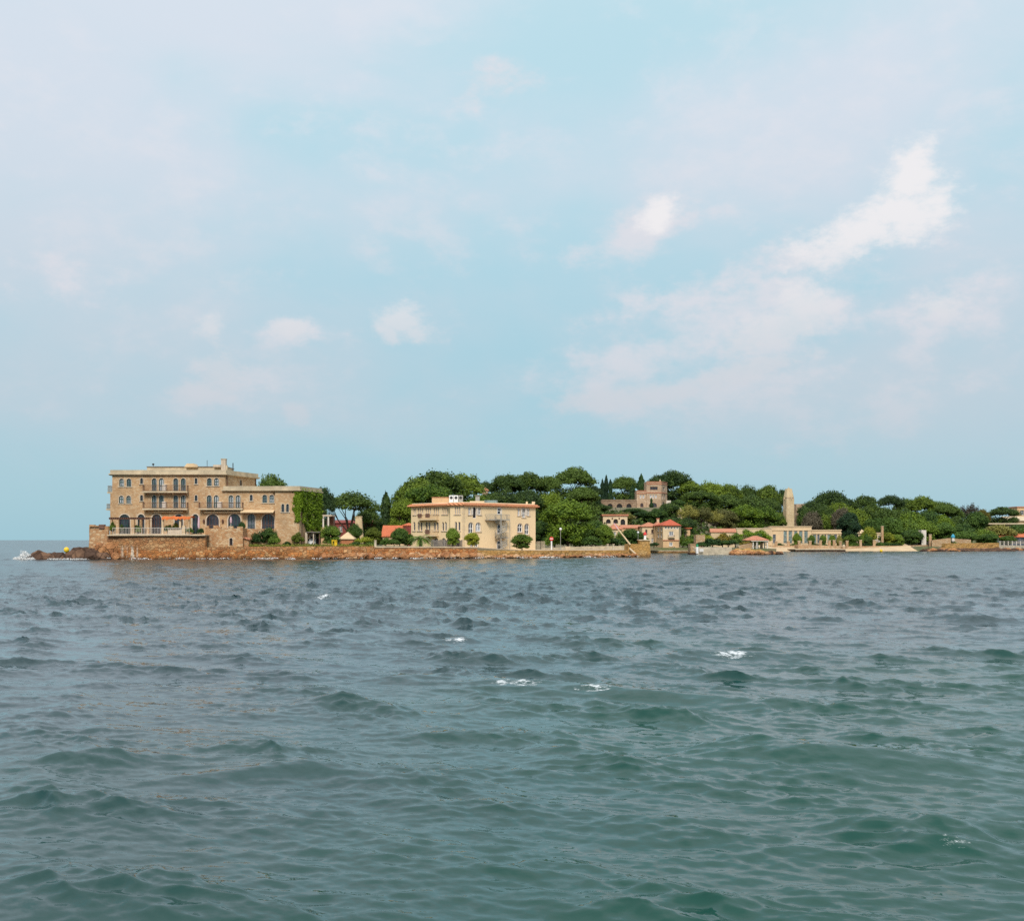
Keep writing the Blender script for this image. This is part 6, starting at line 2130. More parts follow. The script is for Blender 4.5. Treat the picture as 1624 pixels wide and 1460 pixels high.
def dome_clumps(seed, z_lo, z_hi, n=26, spread=0.5, r=(0.12, 0.21), leaves=420, flat=0.7, skirt=0.5):
    rr_ = random.Random(seed)
    out_ = []
    H_ = z_hi - z_lo
    for i in range(n):
        t = (i + 0.5) / n
        ang = i * 2.39996 + rr_.uniform(-0.3, 0.3)
        rad = math.sqrt(t) * (spread - 0.12) * rr_.uniform(0.85, 1.1)
        q = rad / spread
        zc = z_lo + H_ * (0.30 + 0.52 * math.sqrt(max(0, 1 - q * q)) * rr_.uniform(0.85, 1.12) - 0.16 * q * skirt)
        rc_ = rr_.uniform(*r)
        out_.append((rad * math.cos(ang), rad * math.sin(ang), zc, rc_, rc_, rc_ * flat * (H_ / 0.6) ** 0.5, leaves * (rc_ / 0.16) ** 2))
    return out_


def limbs(clumps, z_fork, r0, seed, every=2, lean=0.0, n=6):
    mb = MB()
    rr_ = random.Random(seed)
    top = Vector((lean, 0, z_fork))
    mb.tube([(0, 0, -0.05), (lean * 0.4, 0.01, z_fork * 0.5), top], [r0 * 1.35, r0 * 1.05, r0 * 0.9], n, cap=False)
    for i, c in enumerate(clumps):
        if i % every:
            continue
        e_ = Vector(c[:3])
        mid = top.lerp(e_, 0.5) + Vector((rr_.uniform(-0.07, 0.07), rr_.uniform(-0.07, 0.07), -0.07 * rr_.random()))
        mb.tube([top - Vector((0, 0, rr_.uniform(0, 0.12) * z_fork)), mid, e_], [r0 * 0.55, r0 * 0.38, r0 * 0.12], 5, cap=False)
    return mb


PROTO = {}


def proto(kind, clumps, size, seed, z_fork, r0, every=2, lean=0.0, flat=0.0):
    crown = leaf_mesh(kind + '_crown', clumps, size, seed, 'pine', flat)
    trunk = limbs(clumps, z_fork, r0, seed, every, lean).mesh(kind + '_trunk', M['trunk'], smooth=True)
    PROTO.setdefault(kind, []).append((crown, trunk))


for s in range(5):
    proto('pine', dome_clumps(s, 0.25, 1.02, 34, 0.5, (0.10, 0.19), 330, 0.75, 1.0) + [((0.22 + 0.16 * (i % 4) / 3) * math.cos(i * 2.4 + s), (0.22 + 0.16 * (i % 4) / 3) * math.sin(i * 2.4 + s), 0.10 + 0.38 * ((i * 7) % 24) / 24, 0.15, 0.15, 0.12, 230) for i in range(24)], 0.026, s, 0.35, 0.022, 4)
for s in range(3):
    proto('umbrella', dome_clumps(20 + s, 0.40, 1.03, 40, 0.52, (0.08, 0.15), 330, 0.8, 0.9), 0.022, s, 0.26, 0.024, 5, lean=0.03 * (s - 1), flat=0.25)
for s in range(4):
    proto('round', dome_clumps(40 + s, 0.10, 1.04, 26, 0.5, (0.13, 0.21), 300, 0.85, 1.3) + [((0.14 + 0.18 * (i % 3) / 2) * math.cos(i * 2.4 + s), (0.14 + 0.18 * (i % 3) / 2) * math.sin(i * 2.4 + s), 0.20 + 0.30 * ((i * 7) % 13) / 13, 0.15, 0.15, 0.14, 240) for i in range(13)], 0.034, s, 0.22, 0.024, 3)
for s in range(2):
    rr_ = random.Random(60 + s)
    cl = []
    for i in range(22):
        t = i / 21
        w = 0.34 * (1 - t) ** 0.55 * (0.75 + 0.25 * math.sin(t * 9 + s)) + 0.05
        cl.append((rr_.uniform(-0.12, 0.12) * (1 - t), rr_.uniform(-0.12, 0.12) * (1 - t), 0.06 + 0.9 * t, w, w, 0.085, 260 * (w / 0.2 + 0.3)))
    proto('cypress', cl, 0.055, s, 0.2, 0.03, 5)
for s in range(4):
    rr_ = random.Random(80 + s)
    cl = []
    for i in range(16):
        a, q = i * 2.4, math.sqrt((i + 0.5) / 16) * 0.36
        r_ = rr_.uniform(0.13, 0.22)
        cl.append((q * math.cos(a), q * math.sin(a), r_ * 0.6 + (0.72 - q * 0.9) * rr_.uniform(0.5, 1.0), r_, r_, r_ * 1.05, 300))
    proto('shrub', cl, 0.045, s, 0.2, 0.03, 4)
for s in range(2):       # feathery: tall loose plumes
    rr_ = random.Random(95 + s)
    cl = []
    for i in range(24):
        a, q = i * 2.4, math.sqrt((i + 0.5) / 24) * 0.4
        cl.append((q * math.cos(a), q * math.sin(a), 0.3 + (0.6 - q * 0.5) * rr_.uniform(0.4, 1.0), 0.10, 0.10, rr_.uniform(0.14, 0.24), 150))
    proto('feathery', cl, 0.026, s, 0.3, 0.018, 1)
CNT = {}


def plant(kind, px, Y, ytop, wpx, label, mat='pine', cat='tree', group=None, name=None, zb=None, dscale=1.0, var=None, yb=None):
    """kind of plant with crown width in pixels and top at ytop, standing on the ground at distance Y"""
    x = X(px, Y)
    if zb is None:
        zb = Z(yb, Y) if yb else gz(x, Y)
    hgt = Z(ytop, Y) - zb
    w = wpx / F * Y * {'cypress': 1.75, 'pine': 1.07, 'umbrella': 1.05}.get(kind, 1.04)
    k = CNT.get(kind, 0)
    CNT[kind] = k + 1
    v = PROTO[kind][(k if var is None else var) % len(PROTO[kind])]
    nm = name or {'pine': 'pine_tree', 'umbrella': 'umbrella_pine', 'round': 'garden_tree', 'cypress': 'cypress_tree', 'shrub': 'shrub', 'feathery': 'feathery_tree'}[kind]
    root = thing(nm, (x, Y, zb), label, cat, group)
    root.scale = (w, w * dscale, hgt)
    root.rotation_euler = (0, 0, k * 2.17)
    if abs(dscale - 1) > 0.01:
        root.rotation_euler = (0, 0, 0)
    for me_, pn in ((v[0], 'crown' if kind != 'shrub' else 'foliage'), (v[1], 'trunk' if kind != 'shrub' else 'stem')):
        o = bpy.data.objects.new(pn, me_)
        COL.objects.link(o)
        o.parent = root
        if pn in ('crown', 'foliage'):
            o.material_slots[0].link = 'OBJECT'
            o.material_slots[0].material = M[mat]
    return root


T = plant
# --- around the stone hotel
T('pine', 432, 252, 752, 54, 'dark pine crown showing above the stone hotel\'s lower roof', 'pine_dark')
T('pine', 514, 258, 773, 40, 'dark pine leaning out right of the ivy end wall', 'pine_dark')
T('pine', 503, 266, 785, 30, 'dense dark tree directly behind the ivy end wall', 'pine_dark')
T('umbrella', 556, 285, 782, 94, 'wide umbrella pine with forked trunk before the dark red house', 'pine', zb=2.1)
T('pine', 583, 296, 806, 44, 'lower dark pine spreading right from the umbrella pine', 'pine_dark')
T('cypress', 612, 300, 784, 22, 'slim young conifer between the umbrella pine and the big pine wood', 'pine_dark', name='conifer_tree')
T('pine', 640, 312, 800, 64, 'mid-green pine behind the orange-roofed house', 'pine')
T('pine', 604, 308, 824, 34, 'low dark tree filling the gap beside the orange-roofed house', 'pine_dark')
T('shrub', 409, 219.5, 837, 27, 'big dark green shrub beside the lean-to shed', 'shrub_dark', 'shrub', yb=867)
T('shrub', 426, 219.0, 830.5, 25, 'tallest dark green shrub before the stone hotel\'s awning', 'shrub_dark', 'shrub', yb=867)
T('shrub', 434.5, 217.8, 844, 20, 'bright green rounded shrub at the foot of the tallest shrub', 'shrub', 'shrub', yb=868)
T('shrub', 472, 220.5, 841, 22, 'yellowish shrub growing against the stone hotel\'s block corner', 'shrub_yellow', 'shrub', yb=866)
T('shrub', 455, 219.5, 857.5, 14, 'low dark hedge clump under the stone hotel\'s paired small windows', 'shrub_dark', 'shrub', yb=867)
T('round', 524.5, 224, 833.5, 33, 'broad yellow-green garden tree right of the garage porch', 'shrub', zb=2.1)
T('round', 562, 232, 831.5, 26, 'round-crowned garden tree above the tan-roofed hut', 'shrub', zb=2.1)
T('round', 592, 234, 836, 26, 'yellow-green garden tree left of the orange-roofed house', 'shrub_yellow', zb=2.1)
T('shrub', 577, 221, 848, 26, 'bright yellow-green bush on the lawn above the sea wall', 'shrub_yellow', 'shrub', yb=866)
T('shrub', 565, 219.5, 858, 24, 'low dark hedge before the bright yellow-green bush', 'shrub_dark', 'hedge', yb=867)
T('shrub', 586, 219.8, 858.5, 22, 'low dark hedge right of the bright yellow-green bush', 'shrub_dark', 'hedge', yb=867)
T('shrub', 612, 221, 851, 18, 'clipped round shrub before the orange-roofed house', 'shrub_dark', 'shrub', yb=868)
T('shrub', 625, 221, 851.5, 20, 'second clipped round shrub before the orange-roofed house', 'shrub_dark', 'shrub', yb=868)
T('round', 634, 232, 836.5, 29, 'dark green tree between the clipped shrubs and the palm', 'shrub_dark', zb=2.0)
T('round', 646, 236, 846, 22, 'low green tree left of the palm', 'shrub_dark', zb=2.0)
# --- terrace greenery
T('shrub', 178, 217.5, 825, 13, 'green shrub at the pergola\'s western post', 'shrub', 'shrub', zb=TZ)
T('shrub', 193, 218.5, 829, 9, 'dark green pot plant inside the pergola', 'shrub_dark', 'shrub', zb=TZ)
T('shrub', 218, 217.5, 831, 14, 'bright green plant between the pergola posts', 'shrub', 'shrub', zb=TZ)
T('shrub', 266, 216.5, 829, 14, 'green plants growing behind the terrace bar', 'shrub', 'shrub', zb=TZ)
T('shrub', 279, 216.8, 826.5, 13, 'yellow-green plant under the orange awning', 'shrub_yellow', 'shrub', zb=TZ)
T('shrub', 301, 214.2, 835, 14, 'dark terrace hedge left of the closed pink parasol', 'shrub_dark', 'hedge', zb=TZ)
T('shrub', 318, 214.4, 836.5, 12, 'dark terrace hedge right of the closed pink parasol', 'shrub_dark', 'hedge', zb=TZ)
T('shrub', 384, 219.5, 822.5, 11, 'dark bush beside the parasol on the bastion', 'shrub_dark', 'shrub', zb=4.4)
# --- before the cream building
T('round', 718, 224.5, 837.5, 23, 'small round-headed tree before the cream building\'s corner', 'shrub', zb=2.0)
T('round', 828, 231, 846.5, 34, 'small leafy tree before the cream building\'s right end', 'shrub', zb=1.3)
T('round', 749, 225.5, 844, 24, 'sparse leaning plant with yellow leaves below the cream building', 'shrub_yellow', zb=2.0, name='leaning_plant')
# --- pine wood behind the cream building
for px, Y, yt, w, mt, lab in (
        (661, 318, 757, 74, 'pine', 'left-hand pine of the wood behind the cream building'),
        (643, 326, 772, 46, 'pine_dark', 'dark lower pine at the wood\'s left edge'),
        (696, 330, 746.5, 82, 'pine', 'highest broad pine of the wood left of the chimneyed house'),
        (738, 338, 752, 64, 'pine', 'pine sloping down to the chimneyed house in the wood'),
        (682, 305, 770, 96, 'pine_bright', 'wide bright umbrella crown just above the cream building\'s roof'),
        (640, 300, 790, 46, 'pine', 'mid-green pine left of the cream building\'s roof'),
        (760, 322, 784, 46, 'pine_bright', 'light green crown behind the rooftop vents'),
        (772, 372, 763, 30, 'pine_dark', 'small far dark tree in the dip of the wood'),
        (806, 352, 752, 62, 'pine', 'rounded pine right of the dip in the wood'),
        (838, 358, 749, 64, 'pine', 'pine between the dip and the tallest pine'),
        (868, 362, 755, 46, 'pine_dark', 'dark pine tucked against the tallest pine'),
        (911, 372, 740.5, 72, 'pine_dark', 'tallest pine crown of the hill left of the cypresses'),
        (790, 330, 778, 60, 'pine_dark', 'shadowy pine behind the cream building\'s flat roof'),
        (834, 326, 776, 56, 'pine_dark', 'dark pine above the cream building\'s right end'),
        (872, 330, 782, 46, 'pine', 'green pine between the cream building and the bright round pine'),
        (925, 350, 772, 54, 'pine_dark', 'dark pine below the tallest pine'),
        (940, 380, 770, 36, 'pine_dark', 'dark pine left of the cypresses')):
    T('umbrella' if 'umbrella' in lab else 'pine', px, Y, yt, w, lab, mt)
T('pine', 900, 288, 792.5, 84, 'big bright green round pine right of the cream building', 'pine_bright', zb=1.4)
T('cypress', 754, 348, 757, 7, 'thin dark cypress spire in the wood above the rooftop vents', 'cypress')
# undergrowth behind the pier road
for px, Y, yt, w, mt, lab in (
        (858, 296, 826, 34, 'shrub_dark', 'dark tree behind the lattice fence'), (880, 292, 842, 40, 'shrub_dark', 'dark undergrowth below the bright round pine'),
        (912, 294, 840, 44, 'shrub_dark', 'dark undergrowth behind the road planter'), (945, 300, 826, 40, 'shrub_dark', 'dark tree at the bright round pine\'s right edge'),
        (958, 292, 832, 30, 'shrub', 'fresh green tree left of the pier head\'s boom'), (938, 285, 848, 40, 'shrub_dark', 'dark hedge behind the road parapet'),
        (966, 296, 847, 28, 'shrub_dark', 'dark bush below the salmon-roofed house'), (985, 300, 851, 30, 'shrub_dark', 'dark bush behind the slanting boom'),
        (1002, 306, 838, 34, 'shrub', 'bright green bush between the boom and the beacon'), (1018, 308, 842, 26, 'shrub', 'green bush behind the red beacon'),
        (985, 308, 840, 26, 'shrub', 'green bush left of the red beacon\'s bushes'), (1037, 309, 858, 16, 'shrub_dark', 'small shrub on the quay before the harbour house')):
    T('shrub' if yt > 838 else 'round', px, Y, yt, w, lab, mt, 'shrub' if yt > 838 else 'tree')
# --- around the villa
for px, Y, yt, w, lab in ((955.5, 402, 762, 9, 'left cypress of the three beside the arcade wall'), (961.5, 404, 755.5, 9, 'middle and tallest of the three cypresses'),
                          (968, 402, 762, 9, 'right cypress of the three beside the arcade wall'), (1017, 410, 754, 16, 'broad dark cypress touching the hill villa'),
                          (1003, 408, 770, 12, 'low cypress between the pine and the hill villa'), (948, 392, 786, 12, 'dark cypress before the arcade wall'), (1033, 393, 790, 5, 'thin cypress before the villa\'s arch')):
    T('cypress', px, Y, yt, w, lab, 'cypress')
for px, Y, yt, w, mt, lab, kd in (
        (990, 414, 755.5, 46, 'pine_dark', 'green pine between the cypresses and the villa', 'pine'),
        (1068, 424, 747, 68, 'pine_dark', 'large dark pine right behind the hill villa', 'pine'),
        (1048, 428, 753, 44, 'pine_dark', 'dark pine showing left of the villa\'s tower top', 'pine'),
        (1094, 420, 762, 48, 'pine', 'green pine sloping down right of the villa', 'pine'),
        (1127, 426, 763.5, 50, 'pine', 'rounded pine in the skyline right of the villa', 'pine'),
        (1158, 428, 767, 46, 'pine', 'pine in the middle of the skyline left of the stone tower', 'pine'),
        (1187, 430, 770, 36, 'pine', 'low pine in the skyline left of the stone tower', 'pine'),
        (1216, 432, 769, 46, 'pine', 'pine nearest the stone tower in the skyline', 'pine'),
        (1241, 440, 776, 26, 'pine_dark', 'dark pine touching the stone tower', 'pine'),
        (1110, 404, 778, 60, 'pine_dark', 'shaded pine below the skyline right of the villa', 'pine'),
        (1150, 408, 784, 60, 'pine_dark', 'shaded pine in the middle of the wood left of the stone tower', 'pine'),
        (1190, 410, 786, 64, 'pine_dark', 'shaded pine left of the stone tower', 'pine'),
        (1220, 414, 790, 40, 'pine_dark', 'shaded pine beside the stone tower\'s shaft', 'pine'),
        (1180, 392, 800.5, 64, 'pine_bright', 'bright green pine above the vine-covered house', 'pine'),
        (1208, 394, 803, 56, 'pine_bright', 'bright green pine before the stone tower\'s foot', 'pine'),
        (1233, 396, 813, 30, 'pine', 'green pine right at the stone tower\'s foot', 'pine'),
        (1150, 384, 808, 44, 'olive', 'olive-toned tree left of the bright pines', 'round'),
        (1092, 362, 799, 40, 'olive', 'pale olive feathery tree right of the hillside hut', 'feathery'),
        (1112, 364, 801, 42, 'olive', 'second pale olive feathery tree behind the garden house', 'feathery'),
        (1132, 368, 808, 34, 'olive', 'dull olive feathery tree above the low slanting roof', 'feathery'),
        (950, 372, 800, 40, 'pine_dark', 'dark tree before the arcade wall\'s left half', 'round'),
        (930, 366, 808, 40, 'pine_dark', 'dark tree left below the arcade wall', 'round'),
        (966, 366, 812, 26, 'pine_dark', 'dark tree behind the three-arched loggia', 'round'),
        (1005, 372, 806, 38, 'shrub_dark', 'green tree at the foot of the hill villa\'s lower wing', 'round'),
        (1022, 364, 811, 36, 'shrub_dark', 'dark green tree below the hill villa', 'round'),
        (1042, 360, 806, 34, 'shrub_dark', 'dark green tree above the pale chimney stack', 'round'),
        (1062, 366, 797, 34, 'pine_dark', 'dark blue-green tree between villa and hillside hut', 'round'),
        (1070, 344, 820, 40, 'pine_dark', 'dark tree behind the red pyramid roof', 'round'),
        (1088, 348, 822, 34, 'pine_dark', 'dark tree right of the red pyramid roof', 'round'),
        (1075, 398, 792, 24, 'shrub_dark', 'upright green tree right of the hill villa\'s porch', 'round'),
        (990, 356, 812, 30, 'olive', 'brownish bush between loggia and arcade wall', 'round')):
    T(kd, px, Y, yt, w, lab, mt)
# hedges of the terraced garden
for px, Y, yt, w, mt, lab in (
        (1083, 322, 848, 22, 'shrub', 'green hedge right of the harbour house'), (1098, 318, 845, 26, 'shrub', 'green hedge above the square stone bastion'), (1090, 316, 856, 22, 'shrub_dark', 'dark hedge left of the square stone bastion'),
        (1122, 314, 843, 30, 'shrub_yellow', 'yellowing hedge top behind the square stone bastion'), (1146, 312, 842, 30, 'autumn', 'rusty orange bush in the terraced hedges'), (1166, 314, 843, 28, 'shrub', 'green hedge below the vine-covered house'),
        (1130, 308, 852, 34, 'shrub_dark', 'dark lower hedge behind the mole'), (1155, 308, 853, 34, 'shrub_dark', 'dark lower hedge behind the boulders'), (1112, 306, 858, 20, 'shrub_dark', 'dark lowest hedge beside the green beacon'),
        (1180, 318, 846, 28, 'olive', 'dull olive bush above the gazebo'), (1196, 330, 845, 22, 'shrub', 'round green shrub behind the gazebo roof'), (1183, 300, 856, 20, 'autumn', 'dry brown bush left of the gazebo'),
        (1204, 352, 843, 14, 'cypress', 'blue-green round shrub before the vine house'),
        (1185, 366, 836.5, 30, 'ivy', 'green vine mass on the left of the flat-roofed vine house'), (1207, 366, 838.0, 34, 'ivy', 'green vine mass on the right of the flat-roofed vine house'),
        (1228, 384, 830.5, 20, 'magenta', 'purple bougainvillea at the pavilion\'s left roof corner')):
    T('shrub', px, Y, yt, w, lab, mt, 'shrub' if 'hedge' not in lab else 'hedge')
# --- behind and right of the pavilion
for px, Y, yt, w, mt, lab, kd in (
        (1316, 436, 778.5, 62, 'pine_dark', 'round dark pine standing alone right of the stone tower', 'pine'),
        (1290, 428, 795, 50, 'pine_dark', 'dark pine right of the ruined wall', 'pine'),
        (1279, 408, 806, 30, 'pine_dark', 'dark tree right of the stone tower\'s shaft', 'round'),
        (1330, 416, 797, 50, 'pine', 'green pine below the lone round pine', 'pine'),
        (1306, 412, 802, 40, 'pine', 'green pine behind the purple-brown tree', 'pine'),
        (1288, 394, 812, 36, 'purple', 'purple-brown tree above the pavilion\'s low wing', 'round'),
        (1312, 394, 816, 32, 'pine', 'green bushy tree above the pavilion\'s low wing', 'round'),
        (1346, 386, 812, 36, 'cypress', 'dark blue conifer at the pavilion\'s right end', 'round'),
        (1334, 390, 806, 34, 'purple', 'dull purple-brown tree left of the dark blue conifer', 'round'),
        (1372, 440, 785.5, 42, 'pine_dark', 'left of the row of flat-topped dark pines right of the lone pine', 'pine'),
        (1412, 442, 785.5, 48, 'pine_dark', 'middle of the row of flat-topped dark pines', 'umbrella'),
        (1464, 446, 787, 52, 'pine', 'domed pine left of the open-trunked umbrella pine', 'pine'),
        (1500, 440, 798, 48, 'pine_dark', 'umbrella pine with sky showing between its trunks', 'umbrella'),
        (1512, 444, 806, 34, 'pine_dark', 'dark drooping pine right of the open-trunked umbrella pine', 'pine'),
        (1538, 452, 796, 32, 'purple', 'purple-brown bare-looking tree on the right skyline', 'feathery'),
        (1558, 456, 808, 24, 'autumn', 'rusty bush on the skyline beside the purple-brown tree', 'round'),
        (1590, 462, 803.5, 52, 'pine_dark', 'dark spreading tree above the terrace house', 'pine'),
        (1440, 450, 790, 44, 'pine_dark', 'pine filling the gap between the flat-topped and the domed pine', 'pine'),
        (1344, 446, 790, 40, 'pine_dark', 'dark pine in the dip right of the lone round pine', 'pine'),
        (1488, 450, 795, 40, 'pine_dark', 'dark pine behind the open-trunked umbrella pine', 'pine'),
        (1380, 420, 800, 50, 'pine', 'green pine below the flat-topped row', 'pine'),
        (1360, 404, 808, 40, 'pine', 'green tree behind the dark blue conifer', 'round'),
        (1400, 416, 804, 50, 'pine_dark', 'dark pine below the middle flat-topped pine', 'pine'),
        (1430, 420, 806, 54, 'pine_dark', 'dark pine below the gap in the flat-topped row', 'pine'),
        (1446, 412, 812, 44, 'pine_bright', 'bright green round tree in the slope above the gatehouse', 'round'),
        (1474, 414, 810, 42, 'shrub_dark', 'dark green tree below the domed pine', 'round'),
        (1492, 412, 817, 40, 'pine_bright', 'bright green tree below the open-trunked umbrella pine', 'round'),
        (1516, 420, 818, 40, 'pine_dark', 'dark round tree at the slope\'s right end', 'round'),
        (1412, 400, 820, 44, 'shrub_dark', 'dark tree behind the slim stone pillar', 'round'),
        (1386, 398, 822, 40, 'shrub', 'green tree above the pale cottages', 'round'),
        (1440, 400, 824, 40, 'shrub', 'green tree above the gatehouse', 'round'),
        (1468, 402, 826, 40, 'shrub', 'green tree behind the gate tower', 'round'),
        (1496, 404, 828, 40, 'shrub_dark', 'dull green tree behind the ramp wall', 'round'),
        (1524, 412, 830, 44, 'shrub_dark', 'dull green tree left of the terrace house', 'round'),
        (1548, 440, 812, 40, 'shrub_dark', 'dark hedge-like tree above the terrace house roof', 'round'),
        (1612, 420, 832, 46, 'shrub_dark', 'dark bush before the terrace house\'s right end', 'round'),
        (1584, 416, 832, 50, 'olive', 'olive bush before the terrace house', 'round'),
        (1560, 404, 840, 40, 'shrub', 'green bush above the upper garden wall', 'round'),
        (1530, 396, 842, 40, 'shrub_dark', 'dark bush behind the blue-clad parasol', 'round'),
        (1568, 396, 846, 34, 'shrub_dark', 'dark bush left of the red-roofed beach house', 'round'),
        (1598, 406, 849, 26, 'shrub_dark', 'dark bush before the red-roofed beach house', 'round'),
        (1640, 430, 830, 60, 'shrub_dark', 'dark tree beyond the red-roofed beach house', 'round')):
    T(kd, px, Y, yt, w, lab, mt)
# clipped small trees and bushes along the garden wall
for px, Y, yt, w, mt, lab in (
        (1264, 371, 845.5, 14, 'shrub', 'small clipped tree before the tall central windows'), (1287, 371, 848, 12, 'shrub', 'small clipped tree at the joint of the two pavilion blocks'),
        (1305, 371, 848, 11, 'shrub', 'small clipped tree before the pavilion\'s low wing'), (1320, 371, 848, 11, 'shrub', 'second small clipped tree before the low wing'),
        (1331, 371, 848.5, 10, 'olive', 'olive-toned clipped tree at the low wing\'s end'), (1349, 380, 847, 24, 'shrub', 'wide clipped tree beside the dark blue conifer'),
        (1366, 381, 848, 12, 'shrub', 'narrow clipped tree before the pale cottage'), (1378, 383, 836, 24, 'shrub_yellow', 'yellow-green tree above the pale cottage'),
        (1376, 381, 846, 16, 'shrub_dark', 'dark round tree beside the cottage doorway'), (1408, 384, 844, 28, 'shrub_yellow', 'yellowish tree right of the slim stone pillar'),
        (1422, 384, 847, 24, 'shrub', 'green clipped tree before the gatehouse'), (1446, 386, 840, 36, 'shrub_dark', 'spreading dark tree over the gatehouse')):
    T('round', px, Y, yt, w, lab, mt)
for px, Y, yt, w, lab in ((1237, 370, 860, 14, 'low hedge left of the tall central windows'), (1257, 370, 861, 14, 'low hedge under the tall central windows'), (1294, 370, 861, 12, 'low hedge under the low wing\'s first windows'),
                          (1309, 370, 861, 10, 'low hedge under the low wing\'s middle windows'), (1354, 379, 858.5, 20, 'low hedge between the first beach wall pillars'), (1375, 380, 859.5, 18, 'low hedge before the pale cottages'),
                          (1400, 381, 858.5, 28, 'low hedge at the slim pillar\'s foot'), (1420, 382, 859.5, 24, 'low hedge before the gatehouse trees'), (1513, 380, 857, 18, 'low dark hedge under the blue parasol')):
    T('shrub', px, Y, yt, w, lab, 'shrub_dark', 'hedge', dscale=0.5, zb=1.0)


# palm before the cream building
def palm(px, Y, ytop, wpx, zb, label):
    root = thing('palm_tree', (X(px, Y), Y, zb), label, 'palm')
    x, zt = X(px, Y), Z(ytop, Y)
    zc = zb + (zt - zb) * 0.55
    mb = MB(); mb.tube([(x, Y, zb - 0.1), (x + 0.05, Y, (zb + zc) / 2), (x, Y, zc)], [0.36, 0.30, 0.26], 9); mb.build('trunk', M['trunk'], root)
    rr_ = random.Random(7)
    L = wpx / 2 / F * Y
    for i in range(24):
        a = i * 2.4
        up = rr_.uniform(0.25, 1.2) if i < 15 else rr_.uniform(-0.2, 0.3)
        d = Vector((math.cos(a), math.sin(a), 0))
        side = Vector((-d.y, d.x, 0))
        mb = MB()
        N_ = 9
        pts = []
        for k_ in range(N_ + 1):
            t = k_ / N_
            pts.append(Vector((x, Y, zc)) + d * L * t * (1 - 0.15 * up) + Vector((0, 0, L * (up * t - 1.15 * t * t * (0.5 + 0.35 * up)))))
        for k_ in range(N_):
            for s_ in (-1, 1):
                for q in (0, 0.5):
                    b0 = pts[k_].lerp(pts[k_ + 1], q)
                    w_ = 0.62 * math.sin(math.pi * (0.12 + 0.83 * (k_ + q) / N_))
                    tip = b0 + side * s_ * w_ + (pts[k_ + 1] - pts[k_]) * 0.9 + Vector((0, 0, -0.16))
                    b1 = pts[k_].lerp(pts[k_ + 1], min(1, q + 0.42))
                    mb.add([b0, b1, tip], [(0, 1, 2)])
        mb.build('frond', M['shrub'], root)


palm(666.5, 223.0, 841.5, 44, 2.0, 'shaggy green palm before the cream building\'s left face')
# wooden fence before the cream building
fn_ = thing('garden_fence', (X(709, 226), 226, 2.0), 'grey-brown paling fence before the cream building\'s left face', 'fence')
for i in range(26):
    px = 684.5 + i * 1.92
    mb = MB()
    h_ = 2.0 if i % 6 < 4 else 1.75
    x = X(px, 226.5)
    mb.box(x - 0.10, x + 0.10, 226.5, 226.56, 1.6, Z(855.5, 226.5) - (0.12 if i % 3 == 0 else 0))
    mb.build('paling', M['grey_wood'], fn_)
mb = MB(); mb.box(X(684, 226.5), X(733, 226.5), 226.57, 226.65, Z(858.6, 226.5), Z(858, 226.5)); mb.build('rail', M['grey_wood'], fn_)
# post on the sea wall where the coping starts
ps = thing('wall_post', (X(595, 216.2), 216.2, 2.2), 'pale square post where the coped sea wall begins', 'post')
mb = MB(); mb.box(X(593.6, 216.3), X(596.8, 216.3), 216.3, 216.8, 1.8, Z(856.6, 216.3)); mb.build('shaft', M['concrete'], ps)
mb = MB(); mb.box(X(593.3, 216.3), X(597.1, 216.3), 216.25, 216.85, Z(856.55, 216.3), Z(855.9, 216.3)); mb.build('cap', M['coping'], ps)

# ivy on the hotel's end wall: leaves hugging the wall in hanging tongues
g = np.random.default_rng(5)
cl = []
for i in range(520):
    uu = g.uniform(0.0, 1.0)
    u = uu * f_end.len
    zlo = 4.6 + 2.2 * abs(math.sin(uu * 7 + 0.6)) + (3.0 if uu < 0.12 else 0) - (1.4 if 0.5 < uu < 0.95 else 0)
    z = g.uniform(zlo, zw + 0.1)
    if any(abs(u - o['u']) < o['w'] * 0.45 and o['z0'] < z < o['z1'] for o in end_ops) and g.random() < 0.8:
        continue
    q = f_end.pt(u, z, 0.14)
    cl.append((q.x, q.y, q.z, 0.5, 0.28, 0.55, 26))
for i in range(120):       # a little spills round the corner onto the front
    z = g.uniform(6.8, zw - 0.1)
    q = f_block.pt(f_block.len - abs(g.normal()) * 0.55 * (z / zw), z, 0.12)
    cl.append((q.x, q.y, q.z, 0.4, 0.2, 0.5, 22))
iv = thing('ivy', (f_end.pt(f_end.len / 2, 2.2)), 'curtain of green ivy hanging on the stone hotel\'s end wall', 'ivy')
me_ = leaf_mesh('ivy_leaves', [(c[0] - iv.location.x, c[1] - iv.location.y, c[2] - iv.location.z) + c[3:] for c in cl], 0.2, 3, 'ivy')
o = bpy.data.objects.new('foliage', me_); COL.objects.link(o); o.parent = iv
mb = MB()
for k_ in range(5):
    u = f_end.len * (0.1 + 0.2 * k_)
    mb.tube([f_end.pt(u, 2.0, 0.05), f_end.pt(u + 0.3, 6, 0.06), f_end.pt(u - 0.2, 10, 0.06)], [0.09, 0.06, 0.03], 5)
mb.build('stem', M['trunk'], iv)
# lawn strip on the sea wall garden
cl = []
for i in range(260):
    px = g.uniform(396, 592)
    Y = g.uniform(215.6, 220.5)
    cl.append((X(px, Y), Y, 2.28 + g.uniform(-0.05, 0.2), 0.5, 0.5, g.uniform(0.15, 0.45), 16))
me_ = leaf_mesh('lawn', cl, 0.14, 9, 'grass')
lw = bpy.data.objects.new('lawn_grass', me_); COL.objects.link(lw)
tag(lw, 'strip of rough grass on top of the garden sea wall', 'grass', kind='stuff')
